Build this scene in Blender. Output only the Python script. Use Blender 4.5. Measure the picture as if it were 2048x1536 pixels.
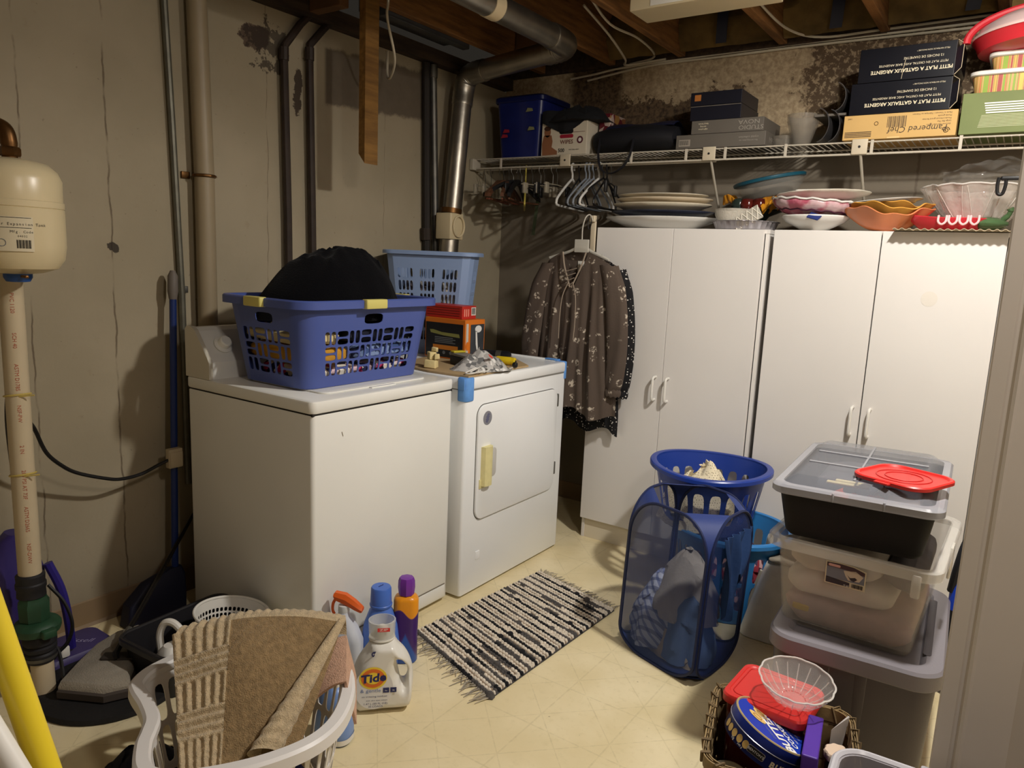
import bpy, bmesh, math, random
from math import sin, cos, pi, radians as R, sqrt, atan2
from mathutils import Vector as V, Matrix, noise, Euler
random.seed(7)
for o in list(bpy.data.objects): bpy.data.objects.remove(o)
SC = bpy.context.scene
COL = SC.collection

# ---------------------------------------------------------------- camera, world, lamps, exposure
def look_cam(loc, yaw, pitch, roll, fpx):
    y, p, r = R(yaw), R(pitch), R(roll)
    f = V((-sin(y)*cos(p), cos(y)*cos(p), -sin(p)))
    rt = V((cos(y), sin(y), 0)); up = rt.cross(f)
    r2 = cos(r)*rt + sin(r)*up; u2 = -sin(r)*rt + cos(r)*up
    m = Matrix((r2, u2, -f)).transposed().to_4x4(); m.translation = V(loc)
    cd = bpy.data.cameras.new('camera'); cd.sensor_width = 36; cd.lens = fpx/2048*36
    cd.clip_start = .02; cd.clip_end = 50
    c = bpy.data.objects.new('camera', cd); COL.objects.link(c); c.matrix_world = m
    SC.camera = c
look_cam((2.6432, -3.6657, 1.3792), 34.4476, 9.6036, 2.499, 1472.37)

W = bpy.data.worlds.new('world'); SC.world = W; W.use_nodes = True
bg = W.node_tree.nodes['Background']; bg.inputs[0].default_value = (1, .87, .7, 1); bg.inputs[1].default_value = .02

def lamp(name, loc, power, col, rad):
    l = bpy.data.lights.new(name, 'POINT'); l.energy = power; l.color = col; l.shadow_soft_size = rad
    o = bpy.data.objects.new(name, l); COL.objects.link(o); o.location = loc
lamp('ceiling_bulb_light', (2.60, -1.64, 2.435), 68, (1, .965, .90), .055)     # bulb of the laundry corner, up between two joists
al = bpy.data.lights.new('ceiling_fixture_light', 'AREA'); al.shape = 'DISK'; al.size = .12; al.energy = 27; al.color = (1, .965, .90)
ao = bpy.data.objects.new('ceiling_fixture_light', al); COL.objects.link(ao); ao.location = (2.60, -1.64, 2.44)   # the same fixture's light thrown down
lamp('camera_side_fill', (3.0, -3.0, 2.33), 35, (1, .92, .83), .12)            # unseen fill lamp, added to brighten the partition trim
SC.view_settings.view_transform = 'Standard'; SC.view_settings.look = 'None'
SC.view_settings.gamma = 1; SC.view_settings.use_curve_mapping = False
SC.view_settings.exposure = 0.0

# ---------------------------------------------------------------- helpers: materials
def lin(v):
    v /= 255
    return v/12.92 if v <= .04045 else ((v+.055)/1.055)**2.4
def rgb(*c): return (lin(c[0]), lin(c[1]), lin(c[2]), 1)
class NT:
    def __init__(s, nt): s.nt = nt
    def n(s, t, ins={}, out=0, **at):
        nd = s.nt.nodes.new(t)
        for k, v in at.items(): setattr(nd, k, v)
        for k, v in ins.items():
            if isinstance(v, bpy.types.NodeSocket): s.nt.links.new(v, nd.inputs[k])
            else: nd.inputs[k].default_value = v
        return nd.outputs[out]
    def m(s, op, a, b=0.0, c=0.0): return s.n('ShaderNodeMath', {0: a, 1: b, 2: c}, operation=op)
    def mix(s, f, a, b): return s.n('ShaderNodeMix', {0: f, 6: a, 7: b}, out=2, data_type='RGBA')
    def noise(s, vec, sc, det=3, out=0, rough=.5): return s.n('ShaderNodeTexNoise', {'Vector': vec, 'Scale': sc, 'Detail': det, 'Roughness': rough}, out=out)
    def step(s, x, a, b): return s.n('ShaderNodeMapRange', {0: x, 1: a, 2: b, 3: 0., 4: 1.}, interpolation_type='SMOOTHSTEP')
    def obj(s): return s.n('ShaderNodeTexCoord', out=3)
    def xyz(s, v):
        nd = s.nt.nodes.new('ShaderNodeSeparateXYZ'); s.nt.links.new(v, nd.inputs[0]); return nd.outputs
MATS = {}
def mat(name, col, rough=.5, metal=0., var=0., vs=6., bump=0., bs=80., alpha=1., sheen=0., trans=0., spec=.5, f=None, ior=1.45):
    """principled material; var/vs mottle the colour, bump/bs give fine relief, alpha < 1 is a see-through film; f(N) may return a colour"""
    if name in MATS: return MATS[name]
    m = bpy.data.materials.new(name); m.use_nodes = True
    nt = m.node_tree; b = nt.nodes['Principled BSDF']; N = NT(nt)
    c = rgb(*col)
    b.inputs['Base Color'].default_value = c; b.inputs['Roughness'].default_value = rough
    b.inputs['Metallic'].default_value = metal; b.inputs['Specular IOR Level'].default_value = spec
    b.inputs['IOR'].default_value = ior
    if sheen: b.inputs['Sheen Weight'].default_value = sheen
    if trans: b.inputs['Transmission Weight'].default_value = trans
    if alpha < 1: b.inputs['Alpha'].default_value = alpha
    vec = N.obj()
    if f:
        r = f(N, vec); nt.links.new(r, b.inputs['Base Color'])
    elif var:
        k = N.step(N.noise(vec, vs, 5), .3, .7)
        nt.links.new(N.mix(k, tuple(x*(1-var) for x in c[:3])+(1,), tuple(min(1, x*(1+var*.4)) for x in c[:3])+(1,)), b.inputs['Base Color'])
    if bump:
        bp = nt.nodes.new('ShaderNodeBump'); bp.inputs['Strength'].default_value = bump; bp.inputs['Distance'].default_value = .004
        nt.links.new(N.noise(vec, bs, 4), bp.inputs['Height']); nt.links.new(bp.outputs[0], b.inputs['Normal'])
    MATS[name] = m
    return m

# ---------------------------------------------------------------- helpers: meshes
def rr(w, d, r, n=5, cx=0, cy=0):
    """rounded rectangle ring, half sizes w, d"""
    r = max(1e-4, min(r, w-1e-4, d-1e-4)); p = []
    for qx, qy, a0 in ((1, 1, 0), (-1, 1, 90), (-1, -1, 180), (1, -1, 270)):
        for i in range(n+1):
            a = R(a0+90*i/n); p.append((cx+qx*(w-r)+r*cos(a), cy+qy*(d-r)+r*sin(a)))
    return p
def ell(a, b, n=32, cx=0, cy=0): return [(cx+a*cos(2*pi*i/n), cy+b*sin(2*pi*i/n)) for i in range(n)]
def at_z(ring, z): return [V((p[0], p[1], z)) for p in ring]
def fr(o, x, y):
    x = V(x).normalized(); y = V(y); y = (y-x*y.dot(x)).normalized(); z = x.cross(y)
    m = Matrix((x, y, z)).transposed().to_4x4(); m.translation = V(o); return m
class MB:
    def __init__(s): s.v = []; s.f = []; s.mi = []; s.cur = 0
    def add(s, vs, fs, m=None):
        k = len(s.v)
        s.v += [V(p) if m is None else m @ V(p) for p in vs]
        for q in fs: s.f.append([i+k for i in q]); s.mi.append(s.cur)
        return s
    def box(s, a, b, m=None):
        x0, y0, z0 = a; x1, y1, z1 = b
        return s.add([(x0,y0,z0),(x1,y0,z0),(x1,y1,z0),(x0,y1,z0),(x0,y0,z1),(x1,y0,z1),(x1,y1,z1),(x0,y1,z1)],
                     [(0,3,2,1),(4,5,6,7),(0,1,5,4),(1,2,6,5),(2,3,7,6),(3,0,4,7)], m)
    def loft(s, rings, c0=True, c1=True, m=None, close=True):
        n = len(rings[0]); vs = [p for r in rings for p in r]; fs = []
        for j in range(len(rings)-1):
            for i in range(n if close else n-1):
                a, b = j*n+i, j*n+(i+1) % n
                fs.append((a, b, b+n, a+n))
        if c0: fs.append(tuple(range(n-1, -1, -1)))
        if c1: fs.append(tuple(range((len(rings)-1)*n, len(rings)*n)))
        return s.add(vs, fs, m)
    def rbox(s, a, b, bev=.006, r=None, n=3, m=None):
        """box with rounded vertical corners (r) and bevelled top and bottom"""
        w, d = (b[0]-a[0])/2, (b[1]-a[1])/2; cx, cy = (a[0]+b[0])/2, (a[1]+b[1])/2
        r = bev*1.5 if r is None else r
        return s.loft([at_z(rr(w-e, d-e, max(r-e, .0005), n, cx, cy), z) for e, z in ((bev, a[2]), (bev*.3, a[2]+bev*.3), (0, a[2]+bev), (0, b[2]-bev), (bev*.3, b[2]-bev*.3), (bev, b[2]))], m=m)
    def lathe(s, prof, n=28, m=None, c0=True, c1=True, sx=1, sy=1):
        return s.loft([[V((max(r, 1e-4)*cos(2*pi*i/n)*sx, max(r, 1e-4)*sin(2*pi*i/n)*sy, z)) for i in range(n)] for r, z in prof], c0, c1, m)
    def tube(s, path, r, n=8, closed=False, m=None):
        P = [V(p) for p in path]; L = len(P); rings = []; up = None
        for i, p in enumerate(P):
            if closed: t = P[(i+1) % L]-P[i-1]
            else: t = P[min(i+1, L-1)]-P[max(i-1, 0)]
            t.normalize()
            if up is None:
                up = V((0, 0, 1)) if abs(t.z) < .9 else V((1, 0, 0))
            up = (up-t*up.dot(t)); up.normalize(); sd = t.cross(up)
            rad = r[i] if isinstance(r, (list, tuple)) else r
            rings.append([p+(up*cos(2*pi*k/n)+sd*sin(2*pi*k/n))*rad for k in range(n)])
        if closed: rings.append(rings[0])
        return s.loft(rings, not closed, not closed, m)
    def grid(s, fn, nu, nv, wrap=False, m=None):
        vs = [fn(i/nu, j/nv) for j in range(nv+1) for i in range(nu if wrap else nu+1)]
        k = nu if wrap else nu+1
        fs = [(j*k+i, j*k+(i+1) % k, (j+1)*k+(i+1) % k, (j+1)*k+i) for j in range(nv) for i in range(nu)]
        return s.add(vs, fs, m)
    def poly(s, pts, z0, z1, m=None): return s.loft([at_z(pts, z0), at_z(pts, z1)], m=m)
    def cells(s, S, cells, N=16):
        """surface S(u, v) covered by cells (u0,u1,v0,v1,hole); hole = (cu, cv, half_u, half_v) cut as a rounded slot"""
        for u0, u1, v0, v1, h in cells:
            if not h:
                nu = max(1, int((u1-u0)/.025)); s.grid(lambda a, b: S(u0+(u1-u0)*a, v0+(v1-v0)*b), nu, 1); continue
            cu, cv, a, b = h; vs = []
            for k in range(N):
                t = 2*pi*k/N; c, d = cos(t), sin(t); q = max(abs(c), abs(d))
                ox, oy = c/q, d/q
                vs.append(S(cu+(u1-cu if ox > 0 else cu-u0)*ox, cv+(v1-cv if oy > 0 else cv-v0)*oy))
                vs.append(S(cu+a*math.copysign(abs(c)**.55, c), cv+b*math.copysign(abs(d)**.55, d)))
            s.add(vs, [(2*k, 2*((k+1) % N), 2*((k+1) % N)+1, 2*k+1) for k in range(N)])
        return s
    def merge(s, o): 
        k = len(s.v); s.v += o.v
        for q, mi in zip(o.f, o.mi): s.f.append([i+k for i in q]); s.mi.append(mi)
        return s
    def solid(s, t, weld=1e-4):
        """gives the surface thickness t: an offset copy, joined along every open edge"""
        bm = s.bm(weld); bmesh.ops.recalc_face_normals(bm, faces=bm.faces); bm.normal_update(); bm.verts.index_update()
        vs = [v.co.copy() for v in bm.verts]; k = len(vs); inn = [v.co-v.normal*t for v in bm.verts]
        fs = [[v.index for v in f.verts] for f in bm.faces]; mi = [f.material_index for f in bm.faces]
        s.v = vs+inn; s.f = fs+[[i+k for i in reversed(q)] for q in fs]; s.mi = mi+mi
        for e in bm.edges:
            if len(e.link_faces) == 1:
                l = e.link_loops[0]; a, b = l.vert.index, l.link_loop_next.vert.index
                s.f.append([b, a, a+k, b+k]); s.mi.append(l.face.material_index)
        bm.free(); return s
    def bm(s, weld=0):
        bm = bmesh.new(); vv = [bm.verts.new(p) for p in s.v]
        for q, mi in zip(s.f, s.mi):
            if len(set(q)) < 3: continue
            try: fc = bm.faces.new([vv[i] for i in q]); fc.material_index = mi
            except ValueError: pass
        if weld: bmesh.ops.remove_doubles(bm, verts=bm.verts, dist=weld)
        return bm
    def noise(s, amp, sc, seed=0, dirz=False):
        for p in s.v:
            q = p*sc+V((seed, seed*.7, seed*1.3))
            d = noise.noise_vector(q)*amp
            if dirz: d = V((0, 0, d.z))
            p += d
        return s
    def xf(s, m): s.v = [m @ p for p in s.v]; return s
MW = {}                                                   # world matrices of the things, kept here
def link(o, name, parent, M):
    COL.objects.link(o); MW[o.name] = M
    if parent is not None: o.parent = parent
def part(name, mb, m, parent=None, w=True, smooth=35, kind=None, label=None, recalc=True):
    """links mb as ONE mesh object; w: vertices are world coordinates, turned into the parent's own"""
    me = bpy.data.meshes.new(name); b = mb.bm()
    if recalc: bmesh.ops.recalc_face_normals(b, faces=b.faces)
    PM = MW[parent.name] if parent is not None else Matrix()
    if w and parent is not None: b.transform(PM.inverted())
    b.to_mesh(me); b.free()
    for q in (m if isinstance(m, (list, tuple)) else [m]): me.materials.append(q)
    if smooth:
        me.polygons.foreach_set('use_smooth', [True]*len(me.polygons)); me.set_sharp_from_angle(angle=R(smooth))
    o = bpy.data.objects.new(name, me); link(o, name, parent, PM.copy())
    if kind: o['kind'] = kind
    if label: o['label'] = label
    return o
def thing(name, label, cat, loc=(0, 0, 0), rz=0, group=None, M=None):
    """an Empty at the thing's base that parents its parts"""
    o = bpy.data.objects.new(name, None); o.empty_display_size = .05
    m = M if M is not None else Matrix.Translation(V(loc)) @ Matrix.Rotation(R(rz), 4, 'Z')
    COL.objects.link(o); o.matrix_world = m; MW[o.name] = m.copy()
    o['label'] = label; o['category'] = cat
    if group: o['group'] = group
    return o
def solo(name, label, cat, mb, m, group=None, smooth=35, kind=None):
    """a thing that is one mesh, built in world coordinates, its origin moved to its base"""
    lo = V((min(p.x for p in mb.v), min(p.y for p in mb.v), min(p.z for p in mb.v))); hi = V((max(p.x for p in mb.v), max(p.y for p in mb.v), 0))
    c = V(((lo.x+hi.x)/2, (lo.y+hi.y)/2, lo.z)); mb.xf(Matrix.Translation(-c))
    o = part(name, mb, m, None, smooth=smooth, kind=kind); o.location = c; MW[o.name] = Matrix.Translation(c)
    o['label'] = label; o['category'] = cat
    if group: o['group'] = group
    return o
def struct(name, mb, m, smooth=0):
    return part(name, mb, m, None, kind='structure', smooth=smooth)
def copy_thing(src, M, label, group=None):
    c = src.copy(); COL.objects.link(c); c.matrix_world = M; c['label'] = label; MW[c.name] = M.copy()
    if group: c['group'] = group
    for ch in src.children:
        d = ch.copy(); d.parent = c; COL.objects.link(d)
        for g in ch.children:
            e = g.copy(); e.parent = d; COL.objects.link(e)
    return c
DG = bpy.context.evaluated_depsgraph_get
def text(body, size, M, m, parent, name='lettering', bold=0., shear=0., ax='CENTER', sx=1.):
    """flat printed lettering: M maps the text plane into the world"""
    cu = bpy.data.curves.new('t', 'FONT'); cu.body = body; cu.size = size; cu.align_x = ax; cu.align_y = 'CENTER'
    cu.offset = bold; cu.shear = shear; cu.resolution_u = 2
    o = bpy.data.objects.new('t', cu); me = o.to_mesh(); mb = MB()
    mb.add([v.co.copy() for v in me.vertices], [tuple(p.vertices) for p in me.polygons])
    o.to_mesh_clear(); bpy.data.objects.remove(o); bpy.data.curves.remove(cu)
    mb.xf(M @ Matrix.Diagonal((sx, 1, 1, 1)))
    return part(name, mb, m, parent, smooth=0, recalc=False)
def decal(pts, M, m, parent, name='print', t=.0004):
    """a thin printed patch; pts in the plane of M"""
    mb = MB(); mb.loft([[V((p[0], p[1], 0)) for p in pts], [V((p[0], p[1], t)) for p in pts]], m=M)
    return part(name, mb, m, parent, smooth=0)
def rect(x0, y0, x1, y1): return [(x0, y0), (x1, y0), (x1, y1), (x0, y1)]
def heap(cx, cy, z0, rx, ry, h, seed=0, fold=.02, fs=14., n=44, m=16, p=2.2, rot=0, flat=0.):
    """a lump of cloth: dome with creased folds, closed underneath"""
    mb = MB(); cr, sr = cos(R(rot)), sin(R(rot))
    def fn(u, v):
        a = 2*pi*u; r = v
        k = 1+.16*noise.noise(V((cos(a)*1.3+seed, sin(a)*1.3, seed*.37)))
        x, y = rx*r*k*cos(a), ry*r*k*sin(a); z = h*(1-r**p)*(1-flat*noise.noise(V((x*9+seed, y*9, 3))))
        q = V((x*fs, y*fs, z*fs*.6+seed)); w = abs(noise.noise(q+noise.noise_vector(q*.7)*.9))+.45*abs(noise.noise(q*2.3+V((7, 1, 3))))
        d = (w-.32)*fold*2.4*(1-.4*r**6)
        z = max(0, z-d)+.0005; x += d*.7*cos(a); y += d*.7*sin(a)
        return V((cx+x*cr-y*sr, cy+x*sr+y*cr, z0+(z if v < .999 else 0)))
    mb.grid(fn, n, m, wrap=True); k = len(mb.v)
    mb.f.append([k-1-i for i in range(n)]); mb.mi.append(0)
    return mb
def sheet(fn, nu, nv, t=.004): 
    return MB().grid(fn, nu, nv).solid(t)
def smooth_path(pts, n=8):
    """Catmull-Rom through pts"""
    P = [V(p) for p in pts]; P = [P[0]*2-P[1]]+P+[P[-1]*2-P[-2]]; out = []
    for i in range(1, len(P)-2):
        a, b, c, d = P[i-1:i+3]
        for k in range(n):
            t = k/n; out.append(.5*((2*b)+(c-a)*t+(2*a-5*b+4*c-d)*t*t+(3*b-a-3*c+d)*t**3))
    out.append(P[-2]); return out

# ---------------------------------------------------------------- common materials
WHITE = mat('white_laminate', (223, 219, 214), .45, var=.02, vs=3)
ENAMEL = mat('white_enamel', (234, 233, 226), .28, var=.03, vs=2)
ENAMEL2 = mat('bright_enamel', (241, 243, 243), .25, var=.015, vs=2)
DARK = mat('dark_gap', (38, 34, 30), .8)
BLACK = mat('black_plastic', (24, 23, 24), .45)
STEEL = mat('galvanised_steel', (112, 110, 104), .48, .85, var=.2, vs=14)
DUCT = mat('duct_aluminium', (170, 164, 152), .36, .95, var=.18, vs=9, bump=.25, bs=25)
WPLAST = mat('white_plastic', (225, 222, 214), .4)
WOOD = mat('raw_lumber', (150, 104, 54), .75, var=.3, vs=5, bump=.2, bs=30)
WOODD = mat('old_lumber', (104, 72, 42), .85, var=.35, vs=4, bump=.2, bs=30)
BLUE = mat('blue_plastic', (45, 66, 150), .35)
INK = mat('black_ink', (28, 26, 26), .6)
CREAM_INK = mat('cream_ink', (226, 214, 184), .6)
WHITE_INK = mat('white_ink', (236, 234, 228), .6)
RED = mat('red_plastic', (205, 46, 42), .38)

# ================================================================ the room
def floor_col(N, vec):
    s = N.xyz(vec); x, y = s[0], s[1]
    nz = N.noise(vec, 3.2, 5); fine = N.noise(vec, 38, 5, rough=.7)
    def line(e, per, w):
        q = N.m('ABSOLUTE', N.m('SUBTRACT', N.m('FRACT', N.m('DIVIDE', N.m('ADD', e, 50.), per)), .5))
        return N.m('SUBTRACT', 1., N.step(q, w*.6, w))
    d1 = N.m('ADD', x, y); d2 = N.m('SUBTRACT', x, y)
    L = N.m('MAXIMUM', line(x, .235, .014), line(y, .235, .014))
    L = N.m('MAXIMUM', L, N.m('MAXIMUM', line(d1, .235, .014), line(d2, .235, .014)))
    L = N.m('MULTIPLY', L, N.step(fine, .3, .6))
    base = N.mix(N.step(nz, .35, .7), rgb(224, 207, 163), rgb(238, 223, 184))
    base = N.mix(N.m('MULTIPLY', N.step(fine, .5, .75), .45), base, rgb(212, 195, 150))
    base = N.mix(N.m('MULTIPLY', L, .28), base, rgb(178, 163, 122))
    sp = N.step(N.noise(vec, 60, 2), .74, .8)
    return N.mix(N.m('MULTIPLY', sp, .6), base, rgb(120, 104, 76))
FLOOR = mat('vinyl_floor', (226, 214, 170), .38, f=floor_col, bump=.06, bs=60)

def boxmask(N, a, b, a0, a1, b0, b1, soft=.012):
    """1 inside a0..a1, b0..b1"""
    k = N.m('MULTIPLY', N.step(a, a0-soft, a0+soft), N.step(a, a1+soft, a1-soft))
    return N.m('MULTIPLY', k, N.m('MULTIPLY', N.step(b, b0-soft, b0+soft), N.step(b, b1+soft, b1-soft)))
def wall_left_col(N, vec):
    s = N.xyz(vec); y, z = s[1], s[2]
    n1 = N.noise(vec, 2.1, 5); n2 = N.noise(vec, 16, 5, rough=.65); n3 = N.noise(vec, 55, 3)
    c = N.mix(N.step(n1, .3, .7), rgb(154, 143, 119), rgb(166, 154, 130))
    c = N.mix(N.m('MULTIPLY', N.step(n2, .62, .72), .22), c, rgb(140, 122, 98))
    wob = N.m('MULTIPLY', N.m('SUBTRACT', N.noise(vec, 7, 4), .5), .03)
    yy = N.m('ADD', y, wob)
    for y0, w in ((-2.318, .003), (-2.588, .0026), (-1.668, .0014), (-2.86, .003), (-.99, .0012)):    # block joints
        d = N.m('ABSOLUTE', N.m('SUBTRACT', yy, y0))
        k = N.m('MULTIPLY', N.step(d, w*1.6, w*.4), N.step(N.noise(vec, 6, 4), .36, .56))
        c = N.mix(N.m('MULTIPLY', k, .75), c, rgb(84, 68, 50))
    yz = N.m('ADD', y, N.m('MULTIPLY', N.m('SUBTRACT', n2, .5), .05)); zz = N.m('ADD', z, N.m('MULTIPLY', N.m('SUBTRACT', n2, .5), .07))
    slope = N.m('SUBTRACT', zz, N.m('MULTIPLY', N.m('ADD', y, 1.36), .06))
    c = N.mix(boxmask(N, y, slope, -1.36, -.72, 2.02, 2.255), c, N.mix(n2, rgb(92, 82, 68), rgb(112, 100, 84)))   # unpainted patch
    def spot(y0, z0, ry, rz, amt):
        a = N.m('DIVIDE', N.m('SUBTRACT', y, y0), ry); b = N.m('DIVIDE', N.m('SUBTRACT', z, z0), rz)
        r = N.m('SQRT', N.m('ADD', N.m('MULTIPLY', a, a), N.m('MULTIPLY', b, b)))
        return N.step(N.m('ADD', r, N.m('MULTIPLY', N.m('SUBTRACT', n2, .5), amt)), 1.05, .9)
    c = N.mix(spot(-1.715, 2.20, .075, .055, 2.2), c, rgb(92, 76, 62))                         # peeled paint
    c = N.mix(N.m('MULTIPLY', spot(-1.655, 2.19, .10, .07, 5.), .8), c, rgb(48, 38, 30))
    c = N.mix(spot(-1.51, 2.06, .022, .10, 3.), c, rgb(70, 58, 46))
    c = N.mix(N.m('MULTIPLY', spot(-2.31, 1.36, .02, .02, 3.), .9), c, rgb(40, 32, 26))
    c = N.mix(N.m('MULTIPLY', N.step(n3, .70, .76), .4), c, rgb(90, 74, 56))
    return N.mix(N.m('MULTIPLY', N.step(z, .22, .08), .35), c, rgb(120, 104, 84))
def wall_back_col(N, vec):
    s = N.xyz(vec); x, z = s[0], s[2]
    n1 = N.noise(vec, 2.3, 5); n2 = N.noise(vec, 11, 7, rough=.72); n3 = N.noise(vec, 40, 4, rough=.7)
    c = N.mix(N.step(n1, .3, .7), rgb(112, 103, 89), rgb(122, 112, 97))
    # bare, damp-stained masonry above the shelf where the paint has gone
    up = N.step(z, 1.98, 2.06); e = N.m('ADD', N.m('MULTIPLY', N.m('SUBTRACT', n2, .5), .55), N.m('MULTIPLY', N.m('SUBTRACT', n1, .5), .40))
    xe = N.m('ADD', x, e); ze = N.m('ADD', z, e)
    k = N.m('MULTIPLY', boxmask(N, xe, ze, .46, 1.40, 1.90, 2.235, .012), up)
    k2 = N.m('MULTIPLY', boxmask(N, xe, ze, 1.66, 2.45, 1.92, 2.46, .03), up)
    k3 = N.m('MULTIPLY', boxmask(N, x, ze, .44, .75, 2.2, 2.5, .03), 1.)
    bare = N.mix(N.step(n3, .35, .62), rgb(58, 44, 32), rgb(106, 86, 62))
    old = N.mix(N.step(n3, .35, .65), rgb(150, 130, 102), rgb(184, 164, 132))
    c = N.mix(N.step(z, 1.98, 2.04), c, old)
    c = N.mix(N.m('MAXIMUM', k, k3), c, bare)
    c = N.mix(N.m('MULTIPLY', k2, N.step(n3, .40, .5)), c, rgb(84, 66, 46))
    d = N.m('ABSOLUTE', N.m('SUBTRACT', N.m('ADD', x, N.m('MULTIPLY', N.m('SUBTRACT', n2, .5), .04)), 2.19))
    return N.mix(N.m('MULTIPLY', N.step(d, .008, .002), .5), c, rgb(80, 68, 54))
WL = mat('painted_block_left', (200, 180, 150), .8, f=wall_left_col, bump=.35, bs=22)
WB = mat('painted_block_back', (150, 140, 120), .8, f=wall_back_col, bump=.5, bs=26)
PLAIN = mat('painted_board', (214, 205, 192), .6, var=.04, bump=.08, bs=60)
TRIM = mat('painted_trim', (222, 214, 204), .45, var=.03, bump=.05, bs=30)

struct('floor', MB().box((-.1, -6, -.06), (4.6, .1, 0)), FLOOR)
struct('wall_left', MB().box((-.12, -6, 0), (0, .1, 2.335)), WL)
struct('wall_back', MB().box((0, 0, 0), (4.6, .1, 2.40)), WB)
struct('wall_right', MB().box((4.6, -6, 0), (4.7, .1, 2.64)), PLAIN)
struct('wall_front', MB().box((-.1, -6.1, 0), (4.7, -6, 2.64)), PLAIN)
struct('wall_middle', MB().box((2.64, -2.17, 0), (4.6, -2.06, 2.395)), PLAIN)     # partition at the right edge of the view
cas = MB()                                                                        # moulded casing on the end of the partition
cas.loft([[V((x, y, z)) for x, y in ((2.612, -2.06), (2.608, -2.062), (2.608, -2.197), (2.611, -2.2), (2.634, -2.2), (2.637, -2.195), (2.641, -2.195), (2.645, -2.203), (2.65, -2.206), (2.655, -2.203), (2.72, -2.19), (2.72, -2.17), (2.64, -2.17), (2.64, -2.06))] for z in (0, 2.39)])
struct('trim_1', cas, TRIM)
BASE = mat('vinyl_baseboard', (134, 112, 84), .55, var=.08)
struct('baseboard_left', MB().loft([[V((x, y, z)) for x, z in ((.001, 0), (.012, 0), (.006, .012), (.006, .096), (.001, .1))] for y in (-5.9, -.012)]), BASE)
struct('baseboard_back', MB().loft([[V((x, y, z)) for y, z in ((-.001, 0), (-.012, 0), (-.006, .012), (-.006, .096), (-.001, .1))] for x in (.012, 4.5)]), BASE)

# ceiling: subfloor, joists, sill boards, insulation in the joist ends
def wood_col(a, b):
    def f(N, vec):
        mp = N.n('ShaderNodeMapping', {0: vec, 3: (6, .6, 6)})
        n = N.noise(mp, 6, 5, rough=.65)
        return N.mix(N.step(n, .3, .7), rgb(*a), rgb(*b))
    return f
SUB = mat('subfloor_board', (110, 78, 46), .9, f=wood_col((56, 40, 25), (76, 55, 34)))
JOIST = mat('joist_lumber', (140, 96, 54), .8, f=wood_col((104, 70, 36), (150, 104, 56)), bump=.2, bs=30)
SILL = mat('sill_board', (84, 62, 42), .9, f=wood_col((44, 33, 24), (70, 54, 38)))
INS = mat('glass_wool', (108, 86, 46), .95, var=.5, vs=7, bump=1., bs=40)
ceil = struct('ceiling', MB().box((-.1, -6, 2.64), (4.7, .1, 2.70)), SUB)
ceil_m = MW[ceil.name]
jx = [.265, .70, 1.085, 1.575, 2.0, 2.43, 2.86, 3.3, 3.75, 4.2]
for x in jx:
    part('joist', MB().rbox((x-.019, -5.9, 2.405), (x+.019, -.03, 2.639), .003), JOIST, ceil, smooth=0)
part('sill_plate', MB().box((-.09, -5.9, 2.336), (.06, -.02, 2.40)), SILL, ceil, smooth=0)
part('rim_board', MB().box((-.05, -.02, 2.401), (4.6, .06, 2.639)), SILL, ceil, smooth=0)
for i in range(len(jx)-1):
    a, b = jx[i]+.021, jx[i+1]-.021
    if i < 1: continue
    ins = MB().grid(lambda u, v: V((a+(b-a)*u, -.10-.05*sin(pi*v)-.02*noise.noise(V((u*5+i*3, v*4, 1))), 2.41+.22*v)), 14, 8).solid(.03)
    part('insulation_batt', ins, INS, ceil)
    if i in (2, 3, 4):
        sx = (1.30, 1.80, 2.3)[i-2]
        part('vapour_strip', MB().grid(lambda u, v: V((sx+.05*u+.012*sin(v*3), -.155-.035*sin(pi*v), 2.41+.225*v)), 2, 8).solid(.004), mat('dark_blue_film', (30, 34, 52), .5), ceil)
for i, (x0, x1, y0, z0) in enumerate(((.29, .68, -.34, 2.43),)):
    part('blocking', MB().rbox((x0, y0, z0), (x1, y0+.04, 2.63), .003), WOODD, ceil, smooth=0)
part('blocking', MB().rbox((.062, -1.50, 2.35), (.245, -1.45, 2.62), .003), WOODD, ceil, smooth=0)
part('blocking', MB().rbox((.062, -1.62, 2.42), (.245, -1.58, 2.63), .003), WOODD, ceil, smooth=0)

# ---------------------------------------------------------------- pipes and ducts on the left wall
GREYP = mat('grey_conduit', (112, 110, 98), .45, .6, var=.15, vs=20)
PVC = mat('pvc_beige', (152, 137, 110), .45, var=.08, vs=5)
IRON = mat('dark_pipe', (52, 40, 32), .6, var=.3, vs=12)
BRASS = mat('old_brass', (110, 76, 40), .4, .8, var=.3, vs=20)
t = thing('conduit', 'thin grey metal conduit pipe running up the wall left of the fat beige pipe', 'pipe', (.02, -2.09, .3))
part('tube', MB().tube([(.017, -2.109, 2.33), (.017, -2.09, 1.8), (.017, -2.073, 1.19), (.017, -2.07, .45)], .0125, 10), GREYP, t)
part('clip', MB().rbox((.001, -2.083, 1.20), (.016, -2.045, 1.225), .002), STEEL, t)
t = thing('vent_pipe', 'fat beige plastic pipe running up the left wall behind the washer', 'pipe', (.045, -1.99, .9))
part('tube', MB().tube([(.045, -2.0, 2.33), (.045, -1.985, 1.64), (.045, -1.985, .35)], .036, 20), PVC, t)
part('strap', MB().tube([(.046+.038*cos(a), -1.985+.038*sin(a), 1.638) for a in [2*pi*i/20 for i in range(20)]], .006, 6, closed=True), BRASS, t)
part('strap_end', MB().rbox((.002, -2.055, 1.625), (.01, -2.02, 1.65), .002), BRASS, t)
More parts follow.
